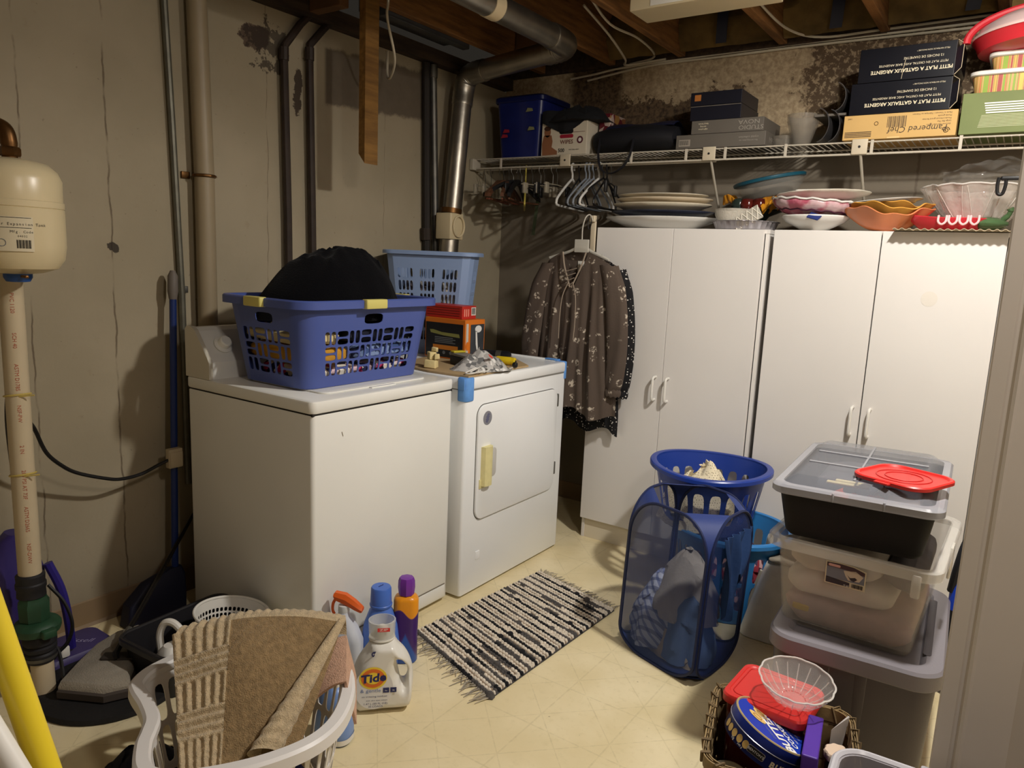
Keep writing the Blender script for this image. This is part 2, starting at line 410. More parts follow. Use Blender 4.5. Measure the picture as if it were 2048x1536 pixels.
for lab, p, q in (('dark bent pipe nearer the fat beige pipe, bending to the ceiling', [(.03, -1.44, 2.38), (.03, -1.52, 2.30), (.03, -1.598, 2.20), (.03, -1.603, 2.17), (.03, -1.588, 1.5), (.03, -1.585, .93)], .016),
                  ('second dark bent pipe, beside the grey unpainted wall patch', [(.03, -1.33, 2.38), (.03, -1.40, 2.31), (.03, -1.468, 2.235), (.03, -1.472, 2.2), (.03, -1.46, 1.6), (.03, -1.45, .93)], .016)):
    t = thing('water_pipe', lab, 'pipe', (.03, -1.5, .93), group='dark bent pipes on the left wall')
    part('tube', MB().tube(p, q, 10), IRON, t)
    part('joint', MB().tube([(.03, p[3][1], p[3][2]-.03), (.03, p[3][1], p[3][2]+.02)], q+.004, 10), IRON, t)
t = thing('drain_pipe', 'black upright pipe in the corner left of the grey conduit', 'pipe', (.03, -.72, .95))
part('tube', MB().tube([(.028, -.735, 2.33), (.028, -.70, 1.4), (.028, -.695, .93)], .02, 10), mat('black_pipe', (36, 30, 26), .6), t)
part('coupling', MB().tube([(.028, -.71, 1.52), (.028, -.705, 1.46)], .027, 10), IRON, t)
t = thing('conduit', 'grey metal conduit upright between black pipe and vent duct', 'pipe', (.03, -.65, .95))
part('tube', MB().tube([(.026, -.682, 2.33), (.026, -.628, 1.41), (.026, -.62, .93)], .02, 12), STEEL, t)
part('connector', MB().tube([(.026, -.682, 2.33), (.026, -.68, 2.27)], .025, 12), STEEL, t)

t = thing('vent_duct', 'shiny aluminium dryer vent duct rising in the corner and turning along the ceiling', 'duct', (.12, -.63, .93))
part('vertical_pipe', MB().tube([(.12, -.66, .95), (.12, -.625, 1.48), (.12, -.555, 2.16)], .05, 28), DUCT, t)
el = [(.12, -.555, 2.15), (.12, -.545, 2.22), (.14, -.545, 2.28), (.19, -.55, 2.305), (.27, -.56, 2.31)]
part('elbow', MB().tube(smooth_path(el, 6), [.053+.002*(i % 2) for i in range(len(smooth_path(el, 6)))], 28), DUCT, t)
part('horizontal_pipe', MB().tube([(.22, -.555, 2.308), (.70, -.612, 2.335)], .05, 28), DUCT, t)
el = smooth_path([(.66, -.607, 2.333), (.74, -.618, 2.338), (.79, -.66, 2.342), (.80, -.73, 2.344), (.80, -.80, 2.345)], 6)
part('elbow', MB().tube(el, [.053+.003*(i % 2) for i in range(len(el))], 28), DUCT, t)
part('ceiling_pipe', MB().tube([(.80, -.78, 2.345), (.80, -3.2, 2.345)], .05, 28), DUCT, t)
part('tape_band', MB().tube([(.80, -1.20, 2.345), (.80, -1.262, 2.345)], .0525, 28), mat('cream_tape', (214, 196, 160), .5), t)
lb = MB().rbox((.068, -.682, 1.468), (.172, -.575, 1.602), .006)
part('lint_trap', lb, mat('cream_plastic', (206, 190, 154), .45), t)
rg = MB().tube([(.174+.004, -.622+.043*cos(a), 1.535+.052*sin(a)) for a in [2*pi*i/28 for i in range(28)]], .006, 8, closed=True)
part('lint_trap_ring', rg, mat('cream_plastic', (206, 190, 154), .45), t)
part('collar', MB().tube([(.12, -.62, 1.60), (.12, -.617, 1.625)], .056, 28), BRASS, t)

t = thing('sheet_metal_duct', 'grey sheet metal duct tucked between the joists above the left wall', 'duct', (.15, -.95, 2.35))
mb = MB().rbox((.075, -1.24, 2.42), (.24, -.66, 2.60), .004)
part('housing', mb, mat('dull_steel', (92, 94, 96), .5, .7, var=.15), t, smooth=0)
part('flange', MB().rbox((.20, -1.24, 2.385), (.243, -.66, 2.42), .004), mat('dull_steel', (92, 94, 96), .5, .7), t, smooth=0)
sb = MB(); a = V((.30, -1.435, 0))
sb.loft([[V((.29, -1.435, z0)), V((.325, -1.435, z1)), V((.325, -1.36, z1)), V((.29, -1.36, z0))] for z0, z1 in ((1.785, 1.745), (2.60, 2.60))])
solo('hanging_stud', 'yellowish wooden stud hanging down from the ceiling in front of the grey wall patch', 'lumber', sb, mat('yellow_pine', (160, 112, 46), .7, f=wood_col((104, 72, 30), (138, 100, 46))), smooth=0)
CABLE = mat('white_cable', (196, 186, 164), .5)
for lab, pts in (('white cable dangling from the joist in front of the hanging stud', [(.34, -1.318, 2.5), (.335, -1.32, 2.40), (.33, -1.318, 2.335), (.31, -1.25, 2.20), (.22, -1.18, 2.15), (.12, -1.1, 2.18), (.08, -1.06, 2.30)]),
                 ('white cable drooping from behind duct elbow to the wall top', [(.95, -.75, 2.50), (.98, -.60, 2.42), (1.0, -.35, 2.42), (.95, -.06, 2.415), (.80, -.03, 2.40)]),
                 ('white cable hanging in a bow beside the duct elbow', [(.90, -.70, 2.48), (.90, -.45, 2.42), (.86, -.2, 2.38), (.80, -.06, 2.39), (1.0, -.03, 2.405)]),
                 ('white cable clipped along the top of the back wall', [(.45, -.03, 2.36), (.6, -.02, 2.375), (.75, -.012, 2.392), (1.1, -.014, 2.40), (1.6, -.012, 2.405), (2.1, -.016, 2.40), (2.7, -.02, 2.40)]),
                 ('lower white cable sagging along top of the back wall', [(.55, -.02, 2.345), (.9, -.014, 2.385), (1.3, -.013, 2.388), (1.7, -.013, 2.39), (2.2, -.013, 2.385), (2.7, -.013, 2.38)]),
                 ('white cable running down the joist side toward the shelf boxes', [(1.60, -1.0, 2.55), (1.602, -.70, 2.47), (1.605, -.45, 2.44), (1.64, -.18, 2.42), (1.75, -.05, 2.41), (2.0, -.03, 2.415), (2.5, -.03, 2.42)])):
    solo('cable', lab, 'cable', MB().tube(smooth_path(pts, 6), .0055, 6), CABLE, group='white cables at the ceiling')
t = thing('ceiling_fixture', 'white box fixture fixed under the ceiling joists, cut off by the top edge', 'light fixture', (1.5, -.92, 2.32))
part('housing', MB().rbox((1.275, -1.0, 2.318), (1.80, -.84, 2.404), .004), mat('cream_metal', (206, 192, 158), .5), t)
part('label_plate', MB().rbox((1.36, -1.002, 2.325), (1.50, -1.0, 2.37), .0005), WPLAST, t)

# ================================================================ washer, dryer, wardrobes
t = thing('washing_machine', 'white top-loading washing machine with a blue laundry basket on its lid', 'washer', (.53, -1.82, 0))
part('cabinet', MB().rbox((.188, -2.166, .02), (.866, -1.478, .869), .004, .014), ENAMEL, t)
part('top_cover', MB().rbox((.184, -2.171, .873), (.87, -1.473, .915), .008, .022), ENAMEL, t)
part('lid', MB().rbox((.40, -2.06, .914), (.80, -1.55, .921), .004, .035, 6), ENAMEL, t)
part('lid_grip', MB().rbox((.80, -1.86, .914), (.815, -1.74, .919), .002), ENAMEL, t)
part('toe_panel', MB().rbox((.862, -2.15, .025), (.8695, -1.495, .076), .003), ENAMEL, t)
part('toe_gap', MB().box((.86, -2.15, .077), (.8672, -1.495, .081)), mat('grey_seam', (120, 112, 96), .6), t, smooth=0)
part('seam', MB().box((.19, -2.164, .866), (.864, -1.48, .875)), DARK, t, smooth=0)
pr = ((.19, .915), (.325, .915), (.325, .975), (.315, .99), (.245, 1.08), (.225, 1.092), (.20, 1.092), (.19, 1.08))
part('console', MB().loft([[V((x, y, z)) for x, z in pr] for y in (-2.162, -1.485)]), ENAMEL, t, smooth=0)
part('console_end', MB().loft([[V((x, y, z)) for x, z in ((.187, .915), (.329, .915), (.329, .975), (.318, .993), (.248, 1.084), (.226, 1.096), (.198, 1.096), (.187, 1.084))] for y in (-2.170, -2.155)]), mat('grey_enamel', (200, 194, 178), .4), t, smooth=0)
kd = fr((.287, -2.085, 1.031), (0, 1, 0), (-.61, 0, .79))
part('knob', MB().lathe([(.034, 0), (.034, .004), (.024, .008), (.022, .026), (.018, .03)], 24, kd), ENAMEL, t)
part('scuff_mark', MB().tube([(.8672, -2.045, .80), (.8672, -2.04, .785)], .0012, 4), mat('grey_scuff', (170, 160, 140), .7), t)
for x in (.24, .80):
    for y in (-2.1, -1.54): part('foot', MB().lathe([(.02, 0), (.02, .012), (.01, .022)], 12, Matrix.Translation((x, y, 0))), BLACK, t)

t = thing('clothes_dryer', 'white front-loading dryer with blue tape on its top corners, right of the washer', 'dryer', (.55, -1.07, 0))
part('cabinet', MB().rbox((.204, -1.446, .012), (.906, -.689, .866), .003, .012), ENAMEL2, t)
part('top_cover', MB().rbox((.2, -1.449, .868), (.909, -.686, .915), .008, .016), ENAMEL2, t)
part('top_ridge', MB().rbox((.24, -.712, .914), (.86, -.69, .922), .003), ENAMEL2, t)
part('top_ridge', MB().rbox((.2, -1.44, .914), (.235, -.69, .93), .003), ENAMEL2, t)
part('seam', MB().box((.21, -1.444, .863), (.9065, -.691, .871)), mat('light_seam', (130, 128, 122), .6), t, smooth=0)
def yz(ring, x): return [V((x, p[0], p[1])) for p in ring]
def panel(w, d, r, cy, cz, x0, x1, bev=.004): return MB().loft([yz(rr(w-e, d-e, r-e, 7, cy, cz), x) for e, x in ((0, x0), (0, x1-bev), (bev*.3, x1-bev*.3), (bev, x1))])
part('door_gap', panel(.3065, .2445, .05, -1.068, .558, .90, .9075), mat('light_seam2', (96, 94, 90), .6), t)
dd = part('door', panel(.302, .240, .046, -1.068, .558, .904, .916), ENAMEL2, t)
part('handle_recess', panel(.022, .062, .02, -1.262, .548, .914, .9166, .0005), mat('recess_white', (196, 194, 188), .4), dd)
hb = MB().loft([[V((x, y, z)) for x, y in ((.914, -1.347), (.935, -1.34), (.94, -1.325), (.94, -1.30), (.932, -1.288), (.914, -1.284))] for z in (.462, .474, .618, .626)])
part('handle', hb, mat('pale_yellow_tape', (226, 216, 158), .55, var=.06, vs=30, bump=.3, bs=90), dd, label='dryer handle wrapped in pale yellow tape')
part('tape_tail', MB().rbox((.914, -1.355, .452), (.92, -1.30, .49), .001), mat('pale_yellow_tape', (226, 216, 158), .55), dd)
stk = part('round_sticker', MB().lathe([(.029, 0), (.029, .0008)], 28, fr((.9163, -1.312, .742), (0, 1, 0), (0, 0, 1))), mat('grey_sticker', (132, 132, 140), .5), dd)
for i, (a, w) in enumerate(((.012, .022), (.006, .034), (0, .04), (-.006, .03), (-.012, .02))):
    c = V((.9174, -1.312-a*.2, .742+a*.95)); e = V((0, cos(R(50)), sin(R(50))))
    part('print_line', MB().tube([c-e*w/2, c+e*w/2], .0013, 4), mat('navy_ink', (44, 48, 96), .6), dd)
for z in (.742, .416): part('hinge', MB().rbox((.9055, -.768, z-.03), (.918, -.757, z+.03), .002), mat('hinge_grey', (112, 110, 104), .4, .5), t)
part('kick_badge', panel(.014, .018, .003, -1.335, .16, .904, .9085, .001), ENAMEL2, t)
TAPE = mat('blue_masking_tape', (100, 156, 226), .6, var=.08, vs=40)
tp = MB().rbox((.86, -1.4515, .822), (.912, -1.392, .9172), .006, .017)
part('corner_tape', tp, TAPE, t)
part('corner_tape', MB().rbox((.872, -1.456, .87), (.905, -1.4515, .914), .001), TAPE, t)
part('corner_tape', MB().rbox((.868, -.71, .835), (.9115, -.683, .9172), .004, .016), TAPE, t)
part('corner_tape', MB().rbox((.80, -.712, .916), (.87, -.683, .9235), .001), TAPE, t)

def wardrobe(lab, x0, x1, xs, gap, hz, hx):
    t = thing('wardrobe', lab, 'wardrobe', ((x0+x1)/2, -.25, 0), group='white laminate wardrobes')
    f = -.484
    part('side_panel', MB().rbox((x0+.002, f, 0), (x0+.018, -.02, 1.54), .001), WHITE, t, smooth=0)
    part('side_panel', MB().rbox((x1+.002, f, 0), (x1+.018, -.02, 1.54), .001), WHITE, t, smooth=0)
    part('top_panel', MB().rbox((x0+.002, f-.002, 1.53), (x1+.02, -.02, 1.547), .001), WHITE, t, smooth=0)
    part('back_panel', MB().box((x0+.01, -.02, .02), (x1+.01, -.012, 1.54)), WHITE, t, smooth=0)
    part('plinth', MB().rbox((x0+.018, f+.004, 0), (x1+.002, f+.02, .104), .001), mat('plinth_white', (218, 208, 186), .5), t, smooth=0)
    for a, b, hxx in ((x0, xs-gap, hx[0]), (xs+gap, x1, hx[1])):
        d = part('door', MB().rbox((a, -.5, .1045), (b, f-.001, 1.546), .0012), WHITE, t, smooth=0)
        z0, z1 = hz
        part('handle', MB().tube(smooth_path([(hxx, -.498, z1), (hxx, -.525, z1), (hxx, -.534, z1-.012), (hxx, -.535, (z0+z1)/2), (hxx, -.534, z0+.012), (hxx, -.525, z0), (hxx, -.498, z0)], 5), .0062, 8), WPLAST, d)
    return t
wa = wardrobe('white two-door wardrobe with a brown blouse hung on its left edge', .926, 1.712, 1.3112, .0008, (.764, .87), (1.279, 1.342))
wb = wardrobe('white two-door wardrobe behind the stack of storage totes', 1.753, 2.564, 2.1588, .002, (.745, .855), (2.13, 2.194))
wb_door = [c for c in wb.children if c.name.startswith('door')][-1]
part('stain', MB().lathe([(.028, 0), (.028, .0003)], 20, fr((2.345, -.5003, 1.30), (1, 0, 0), (0, 0, 1))), mat('yellow_stain', (219, 213, 203), .6, var=.05), wb_door)

# ================================================================ on the washer and the dryer
def basket_surface(cx, cy, z0, z1, w0, d0, w1, d1, r0, r1, curve=1.0):
    """u runs in metres round the mid-height perimeter from the middle of the +x side, v in metres of height"""
    H = z1-z0; n = 240
    def ring(k):
        k2 = k**curve; return rr(w0+(w1-w0)*k2, d0+(d1-d0)*k2, r0+(r1-r0)*k2, 59)
    mid = ring(.5); L = [0.]
    # start at the middle of +x side
    pts = mid
    st = max(range(len(pts)), key=lambda i: (round(pts[i][0], 4), -abs(pts[i][1])))
    def resample(p):
        # walk by angle-free arclength, starting where the +x side crosses y=0
        q = [V((a, b, 0)) for a, b in p]; q.append(q[0]); seg = [(q[i+1]-q[i]).length for i in range(len(q)-1)]
        T = sum(seg); acc = [0.]
        for s_ in seg: acc.append(acc[-1]+s_)
        # last segment runs up the +x side; its middle is the start
        return q, acc, T
    import bisect
    cache = {}
    def S(u, v):
        k = max(0., min(1., v/H)); key = round(k, 3)
        if key not in cache: cache[key] = resample(ring(k))
        q, acc, T = cache[key]
        s_ = ((u/PER)*T + T - (T-acc[-2])/2) % T
        i = min(len(acc)-2, max(0, bisect.bisect_right(acc, s_)-1)); f = (s_-acc[i])/max(1e-9, acc[i+1]-acc[i])
        p = q[i].lerp(q[i+1], f)
        return V((cx+p.x, cy+p.y, z0+v))
    PER = resample(mid)[2]
    return S, PER
def slot_rows(u0, u1, rows, nu, vert=None):
    """cells with one upright slot each"""
    out = []
    for v0, v1, hv in rows:
        for i in range(nu):
            a = u0+(u1-u0)*i/nu; b = u0+(u1-u0)*(i+1)/nu
            out.append((a, b, v0, v1, ((a+b)/2, (v0+v1)/2, (b-a)*(vert or .3), hv)))
    return out
def weave_rows(u0, u1, v0, v1, nu, nv):
    """alternating pairs of upright and lying slots"""
    out = []; du, dv = (u1-u0)/nu, (v1-v0)/nv
    for j in range(nv):
        for i in range(nu):
            a, b, c, d = u0+du*i, u0+du*(i+1), v0+dv*j, v0+dv*(j+1)
            if (i+j) % 2 == 0:
                for x0, x1 in ((a, (a+b)/2), ((a+b)/2, b)): out.append((x0, x1, c, d, ((x0+x1)/2, (c+d)/2, (x1-x0)*.39, dv*.43)))
            else:
                for y0, y1 in ((c, (c+d)/2), ((c+d)/2, d)): out.append((a, b, y0, y1, ((a+b)/2, (y0+y1)/2, du*.44, (y1-y0)*.39)))
    return out
def rim(ring0, z, out, drop, m=None):
    """flange round an open top: ring0 in plan; profile runs inside, up, out and down"""
    n = len(ring0); c = V((sum(p[0] for p in ring0)/n, sum(p[1] for p in ring0)/n, 0)); rings = []
    def off(e):
        r = []
        for i in range(n):
            a, b = V(ring0[i-1]), V(ring0[(i+1) % n]); t = (b-a); t = V((t.x, t.y, 0)).normalized(); nn = V((t.y, -t.x, 0))
            r.append(V((ring0[i][0]+nn.x*e, ring0[i][1]+nn.y*e, 0)))
        return r
    for e, dz in ((0, -.006), (-.001, .002), (.004, .006), (out-.004, .006), (out, .002), (out, -drop), (out-.003, -drop), (out-.004, -.002), (.002, -.003), (0, -.006)):
        rings.append([V((p.x, p.y, z+dz)) for p in off(e)])
    return MB().loft(rings, False, False, m)

# --- blue laundry basket on the washer
cx, cy, z0, z1 = .556, -1.80, .9225, 1.214
BLUEB = mat('basket_blue', (74, 90, 156), .38)
t = thing('laundry_basket', 'large rectangular blue laundry basket with yellow rim grips on the washing machine', 'laundry basket', (cx, cy, z0))
S, P = basket_surface(cx, cy, z0, z1, .172, .278, .212, .318, .05, .06)
H = z1-z0; lx = .212; ly = .318
ca = []
hx = .20                                    # half run of slots on the long side, from its middle
uc = [0, P*.25, P*.5, P*.75]; hw = [.215, .125, .215, .125]; nn = [8, 4, 8, 4]
b0, b1 = .035, .195
edges = []
for k in range(4):
    a, b = uc[k]-hw[k], uc[k]+hw[k]
    ca += weave_rows(a, b, b0, b1, nn[k], 3)
    g0, g1 = uc[k]-.055, uc[k]+.055
    ca.append((g0, g1, b1+.005, b1+.06, (uc[k], b1+.034, .043, .018)))
    for s0, s1 in ((a, g0), (g1, b)): ca.append((s0, s1, b1+.005, b1+.06, None))
    ca.append((a, b, b1, b1+.005, None)); ca.append((a, b, b1+.06, H, None)); ca.append((a, b, 0, b0, None))
    nx = uc[(k+1) % 4]+(P if k == 3 else 0)-hw[(k+1) % 4]
    for j in range(8): ca.append((b, nx, H*j/8, H*(j+1)/8, None))
mb = MB().cells(S, ca); mb.loft([at_z(rr(.172, .278, .05, 8, cx, cy), z0), at_z(rr(.165, .27, .045, 8, cx, cy), z0+.001)], True, True)
mb.solid(.003, 2e-4); part('body', mb, BLUEB, t)
part('rim', rim(rr(lx, ly, .06, 8, cx, cy), z1, .026, .022), BLUEB, t)
YG = mat('pale_yellow_grip', (206, 196, 112), .5)
for x, y, a, b in ((cx, cy-ly-.026, .045, .012), (cx, cy+ly+.026, .045, .012)): part('grip', MB().rbox((x-a, y-b-.003, z1-.024), (x+a, y+b+.003, z1+.0085), .004), YG, t)
for x, y in ((cx+lx+.026, cy-.03), (cx-lx-.026, cy)): part('grip', MB().rbox((x-.015, y-.05, z1-.024), (x+.015, y+.05, z1+.0085), .004), YG, t)
def plaid(a, b, c2, sc):
    def f(N, vec):
        s = N.xyz(vec)
        def l(e, p, w): return N.step(N.m('ABSOLUTE', N.m('SUBTRACT', N.m('FRACT', N.m('MULTIPLY', N.m('ADD', e, 5.), p)), .5)), w, w-.04)
        d = N.m('ADD', s[0], N.m('MULTIPLY', s[2], .8)); q = N.m('ADD', s[1], N.m('MULTIPLY', s[2], .6))
        return N.mix(N.m('MULTIPLY', l(q, sc, .2), .6), N.mix(N.m('MULTIPLY', l(d, sc, .2), .7), rgb(*a), rgb(*b)), rgb(*c2))
    return f
def motley(cols, sc):
    """printed fabric: patches of a few colours"""
    def f(N, vec):
        n = N.n('ShaderNodeTexVoronoi', {'Vector': vec, 'Scale': sc}, out=1); s = N.xyz(n); c = rgb(*cols[0])
        for i, q in enumerate(cols[1:]): c = N.mix(N.step(s[i % 3], .52+.06*i, .56+.06*i), c, rgb(*q))
        return c
    return f
NAVY = mat('navy_cloth', (22, 26, 44), .9, var=.3, bump=.3)
GOLD = mat('mustard_cloth', (192, 140, 44), .9, var=.2, bump=.3)
CREAMC = mat('cream_cloth', (222, 204, 150), .9, var=.1, bump=.3)
DENIM = mat('printed_denim', (70, 92, 140), .9, f=motley(((58, 80, 130), (100, 124, 170), (30, 40, 76), (120, 140, 180)), 60), bump=.4)
PINKP = mat('pink_print', (220, 150, 170), .9, f=motley(((226, 196, 204), (200, 60, 110), (236, 228, 214), (40, 44, 84)), 40), bump=.3)
WHITEC = mat('white_cloth', (222, 218, 206), .9, var=.1, bump=.3)
def slab(x0, x1, y0, y1, z0, z1, r=.035, seed=0, amp=.012):
    mb = MB(); w, d = (x1-x0)/2, (y1-y0)/2; c = ((x0+x1)/2, (y0+y1)/2)
    for_ = [(.03, 0), (.008, .12), (0, .3), (0, .7), (.008, .88), (.03, 1)]
    mb.loft([at_z(rr(w-e, d-e, r, 12, *c), z0+(z1-z0)*k) for e, k in for_]); mb.noise(amp, 14, seed); return mb
for nm, lab, m, b, se in (('folded_garment', 'pink and white printed garment seen through the lowest basket slots', PINKP, (.415, .70, -2.03, -1.56, .935, .992), 1),
                          ('folded_garment', 'blue patterned denim garment inside the blue basket, toward its right end', DENIM, (.43, .735, -1.86, -1.53, .998, 1.06), 2),
                          ('folded_garment', 'mustard yellow garment inside the blue basket, at its near corner', GOLD, (.40, .735, -2.07, -1.885, .998, 1.062), 3),
                          ('folded_garment', 'cream yellow garment behind the top left slots of blue basket', CREAMC, (.40, .742, -2.08, -1.92, 1.068, 1.115), 4),
                          ('folded_garment', 'dark navy garment behind the top right slots of blue basket', NAVY, (.40, .742, -1.90, -1.53, 1.068, 1.13), 5)):
    solo(nm, lab, 'clothes', slab(*b, seed=se), m, group='clothes inside the blue basket')
fl = heap(.55, -1.80, 1.14, .185, .30, .215, seed=3.2, fold=.022, fs=7, n=64, m=28, p=3.6)
for p in fl.v:
    p.z += max(0, (p.z-1.2))*.25*sin((p.y+1.7)*5+1.2)
solo('fleece_blanket', 'black fleece heaped high out of the blue laundry basket', 'blanket', fl, mat('black_fleece', (9, 9, 12), 1., sheen=.04, bump=.6, bs=160, spec=.1))

# --- pale blue basket standing on the back of the dryer
cx, cy, z0, z1 = .285, -.94, .0, .478
PBL = mat('pale_blue_plastic', (138, 160, 198), .4)
t = thing('laundry_basket', 'pale blue laundry basket with grid windows, behind the dark blue basket', 'laundry basket', (cx, cy, .917), 25)
S, P = basket_surface(0, 0, z0, z1, .165, .078, .215, .105, .04, .05)
H = z1-z0; ca = []; hw4 = (.045, .15, .045, .15); nw4 = (1, 3, 1, 3)
mids = []; a_ = .0
for k in range(4):
    c = P*k/4; hw_ = hw4[k]; ww = 2*hw_/nw4[k]
    for wv in range(nw4[k]):
        a = c-hw_+wv*ww; m_ = ww*.14; sw = (ww-2*m_)/4
        for j in range(6):
            for i in range(4):
                ca.append((a+m_+sw*i, a+m_+sw*(i+1), .06+j*.058, .06+(j+1)*.058, (a+m_+sw*(i+.5), .06+(j+.5)*.058, sw*.39, .0238)))
        ca.append((a, a+m_, .06, .408, None)); ca.append((a+ww-m_, a+ww, .06, .408, None))
    ca.append((c-hw_, c+hw_, 0, .06, None)); ca.append((c-hw_, c+hw_, .408, H, None))
    for j in range(8): ca.append((c+hw_, P*(k+1)/4-hw4[(k+1) % 4], H*j/8, H*(j+1)/8, None))
mb = MB().cells(S, ca, 8); mb.loft([at_z(rr(.165, .078, .04, 8), z0), at_z(rr(.16, .073, .035, 8), z0+.001)], True, True)
mb.solid(.0025, 2e-4); part('body', mb, PBL, t, w=False)
part('rim', rim(rr(.215, .105, .05, 8), z1, .018, .012), PBL, t, w=False)
solo('garment', 'grey white garments inside the pale blue basket', 'clothes', slab(-.15, .15, -.062, .062, .015, .34, .03, 5, .010).xf(MW[t.name]), mat('grey_print', (150, 146, 140), .9, f=motley(((150, 146, 140), (60, 58, 60), (196, 190, 180), (110, 100, 100)), 28)))

# --- cardboard sheet and the clutter on it
CARD = mat('cardboard', (176, 150, 110), .85, var=.1, vs=8)
mb = MB().poly([(.70, -1.44), (.903, -1.43), (.888, -.985), (.64, -.78), (.36, -.80), (.48, -1.40)], .9165, .924)
t = solo('cardboard_sheet', 'worn cardboard sheet lying flat on top of the dryer', 'cardboard', mb, CARD, smooth=0)
ORG = mat('orange_card', (214, 116, 30), .5, var=.05)
t = thing('shower_box', 'orange and black boxed shower head standing on the dryer cardboard', 'box', (.53, -1.05, .9245))
part('carton', MB().rbox((.40, -1.118, .9245), (.634, -.975, 1.105), .002), ORG, t, smooth=0)
F1 = fr((.40, -1.1185, .9245), (1, 0, 0), (0, 0, 1))
decal(rect(.006, .006, .222, .160), F1, mat('box_black', (26, 26, 30), .4), t)
F1b = fr((.40, -1.1192, .9245), (1, 0, 0), (0, 0, 1))
decal([(.03, .126), (.05, .127), (.10, .118), (.20, .116), (.205, .100), (.11, .104), (.035, .112)], F1b, mat('olive_ink', (140, 140, 76), .6), t)
decal(rect(.05, .04, .195, .060), F1b, mat('orange_ink', (206, 126, 40), .6), t)
for i in range(4): decal(rect(.06, .070+i*.0075, .18-.015*(i % 2), .0735+i*.0075), F1b, mat('grey_ink', (112, 116, 120), .6), t)
for i in range(3): decal(ell(.008, .008, 12, .075+i*.04, .027), F1b, mat('grey_ink', (112, 116, 120), .6), t)
F2 = fr((.6345, -1.118, .9245), (0, 1, 0), (0, 0, 1))
decal(rect(.006, .0, .022, .165), F2, mat('pale_grey_card', (200, 194, 184), .5), t)
F2b = fr((.6352, -1.118, .9245), (0, 1, 0), (0, 0, 1))
decal(rect(.038, .012, .136, .160), F2b, mat('box_grey', (62, 66, 72), .4, var=.4, vs=9), t)
F2c = fr((.6359, -1.118, .9245), (0, 1, 0), (0, 0, 1))
decal(ell(.024, .016, 20, .092, .139), F2c, mat('white_print', (224, 224, 222), .5), t, 'shower_head_picture')
decal([(.072, .13), (.082, .13), (.092, .05), (.095, .035), (.086, .035), (.076, .07)], F2c, mat('white_print', (224, 224, 222), .5), t, 'shower_handle_picture')
decal(ell(.010, .020, 16, .015, .065), F2c, ORG, t)
t = thing('red_box', 'flat red carton with a barcode lying on the orange shower box', 'box', (.5, -1.05, 1.1055))
part('carton', MB().rbox((.385, -1.10, 1.1055), (.60, -1.0, 1.164), .002), mat('red_card', (186, 44, 34), .45, var=.1), t, smooth=0)
for i in range(4): decal(rect(.01, .012+i*.011, .20, .015+i*.011), fr((.385, -1.1006, 1.1055), (1, 0, 0), (0, 0, 1)), mat('red_dark_ink', (120, 30, 22), .5), t)
Fr = fr((.6004, -1.10, 1.1055), (0, 1, 0), (0, 0, 1))
decal(rect(.064, .016, .096, .052), Fr, WPLAST, t)
for i in range(7): decal(rect(.067+i*.0037, .020, .069+i*.0037, .049), fr((.6010, -1.10, 1.1055), (0, 1, 0), (0, 0, 1)), INK, t, 'barcode')
for i in range(3): decal(rect(.012+i*.014, .012, .019+i*.014, .045), fr((.6006, -1.10, 1.1055), (0, 1, 0), (0, 0, 1)), mat('pale_red_ink', (232, 150, 130), .5), t)
mb = MB()
for (x, y, z, w_, d_, h_, rz_) in ((.672, -1.385, .925, .05, .036, .034, 20), (.662, -1.372, .96, .036, .03, .030, -25), (.690, -1.372, .962, .022, .03, .022, 40), (.668, -1.36, .992, .026, .022, .016, 10)):
    mb.merge(MB().rbox((-w_/2, -d_/2, 0), (w_/2, d_/2, h_), .003, m=Matrix.Translation((x, y, z)) @ Matrix.Rotation(R(rz_), 4, 'Z')))
mb.noise(.004, 40, 4)
solo('sponge_scraps', 'pale yellow foam lumps on the cardboard beside the blue basket', 'sponge', mb, mat('pale_foam', (224, 206, 150), .9, var=.06, bump=.3), smooth=20)
t = thing('black_case', 'small black case under a grey and yellow label on the dryer', 'case', (.72, -1.22, .9245), -20)
part('case', MB().rbox((-.075, -.035, 0), (.075, .035, .036), .006), mat('black_rubber', (30, 29, 32), .6), t, w=False)
part('label_strip', MB().rbox((-.078, -.03, .0365), (.068, .036, .048), .003), mat('grey_strip', (128, 128, 124), .5), t, w=False)
part('yellow_end', MB().rbox((-.082, -.028, .0485), (-.05, .034, .056), .003), mat('yellow_strip', (196, 178, 40), .5), t, w=False)
mb = heap(.815, -1.235, .9245, .135, .10, .088, seed=9.1, fold=.02, fs=12, n=56, m=20, p=1.1, rot=70)
PBAG = mat('plastic_bag_print', (206, 204, 200), .25, f=motley(((190, 188, 184), (228, 226, 222), (112, 112, 112), (160, 158, 154)), 55), bump=.9, bs=36)
t = thing('mask_bag', 'clear plastic bag of patterned cloth face masks on the dryer', 'bag', (.815, -1.235, .9245))
part('bag', mb, PBAG, t)
part('red_tag', MB().rbox((-.02, -.006, 0), (.02, .006, .002), .0005, m=fr((.885, -1.265, .985), (-.2, .8, -.3), (-.6, .1, .8))), mat('red_tag', (224, 72, 58), .5), t)
for i, (y, k) in enumerate(((-1.37, 0), (-1.34, 1), (-1.30, 2))):
    lp = smooth_path([(.885-.02*k, y+.03, .945), (.91, y-.01, .937), (.90, y-.045, .932), (.88, y-.05, .932), (.872, y-.02, .936), (.87, y+.03, .945)], 5)
    part('ear_loop', MB().tube(lp, .0028, 6), WPLAST, t)
t = thing('spray_can', 'black spray can lying on its side at the back right of the dryer', 'can', (.62, -.98, .9245))
ax = V((.70, .22, 0)).normalized(); Mc = fr((.60, -.99, .9465), (0, 0, 1), V((-ax.y, ax.x, 0)))
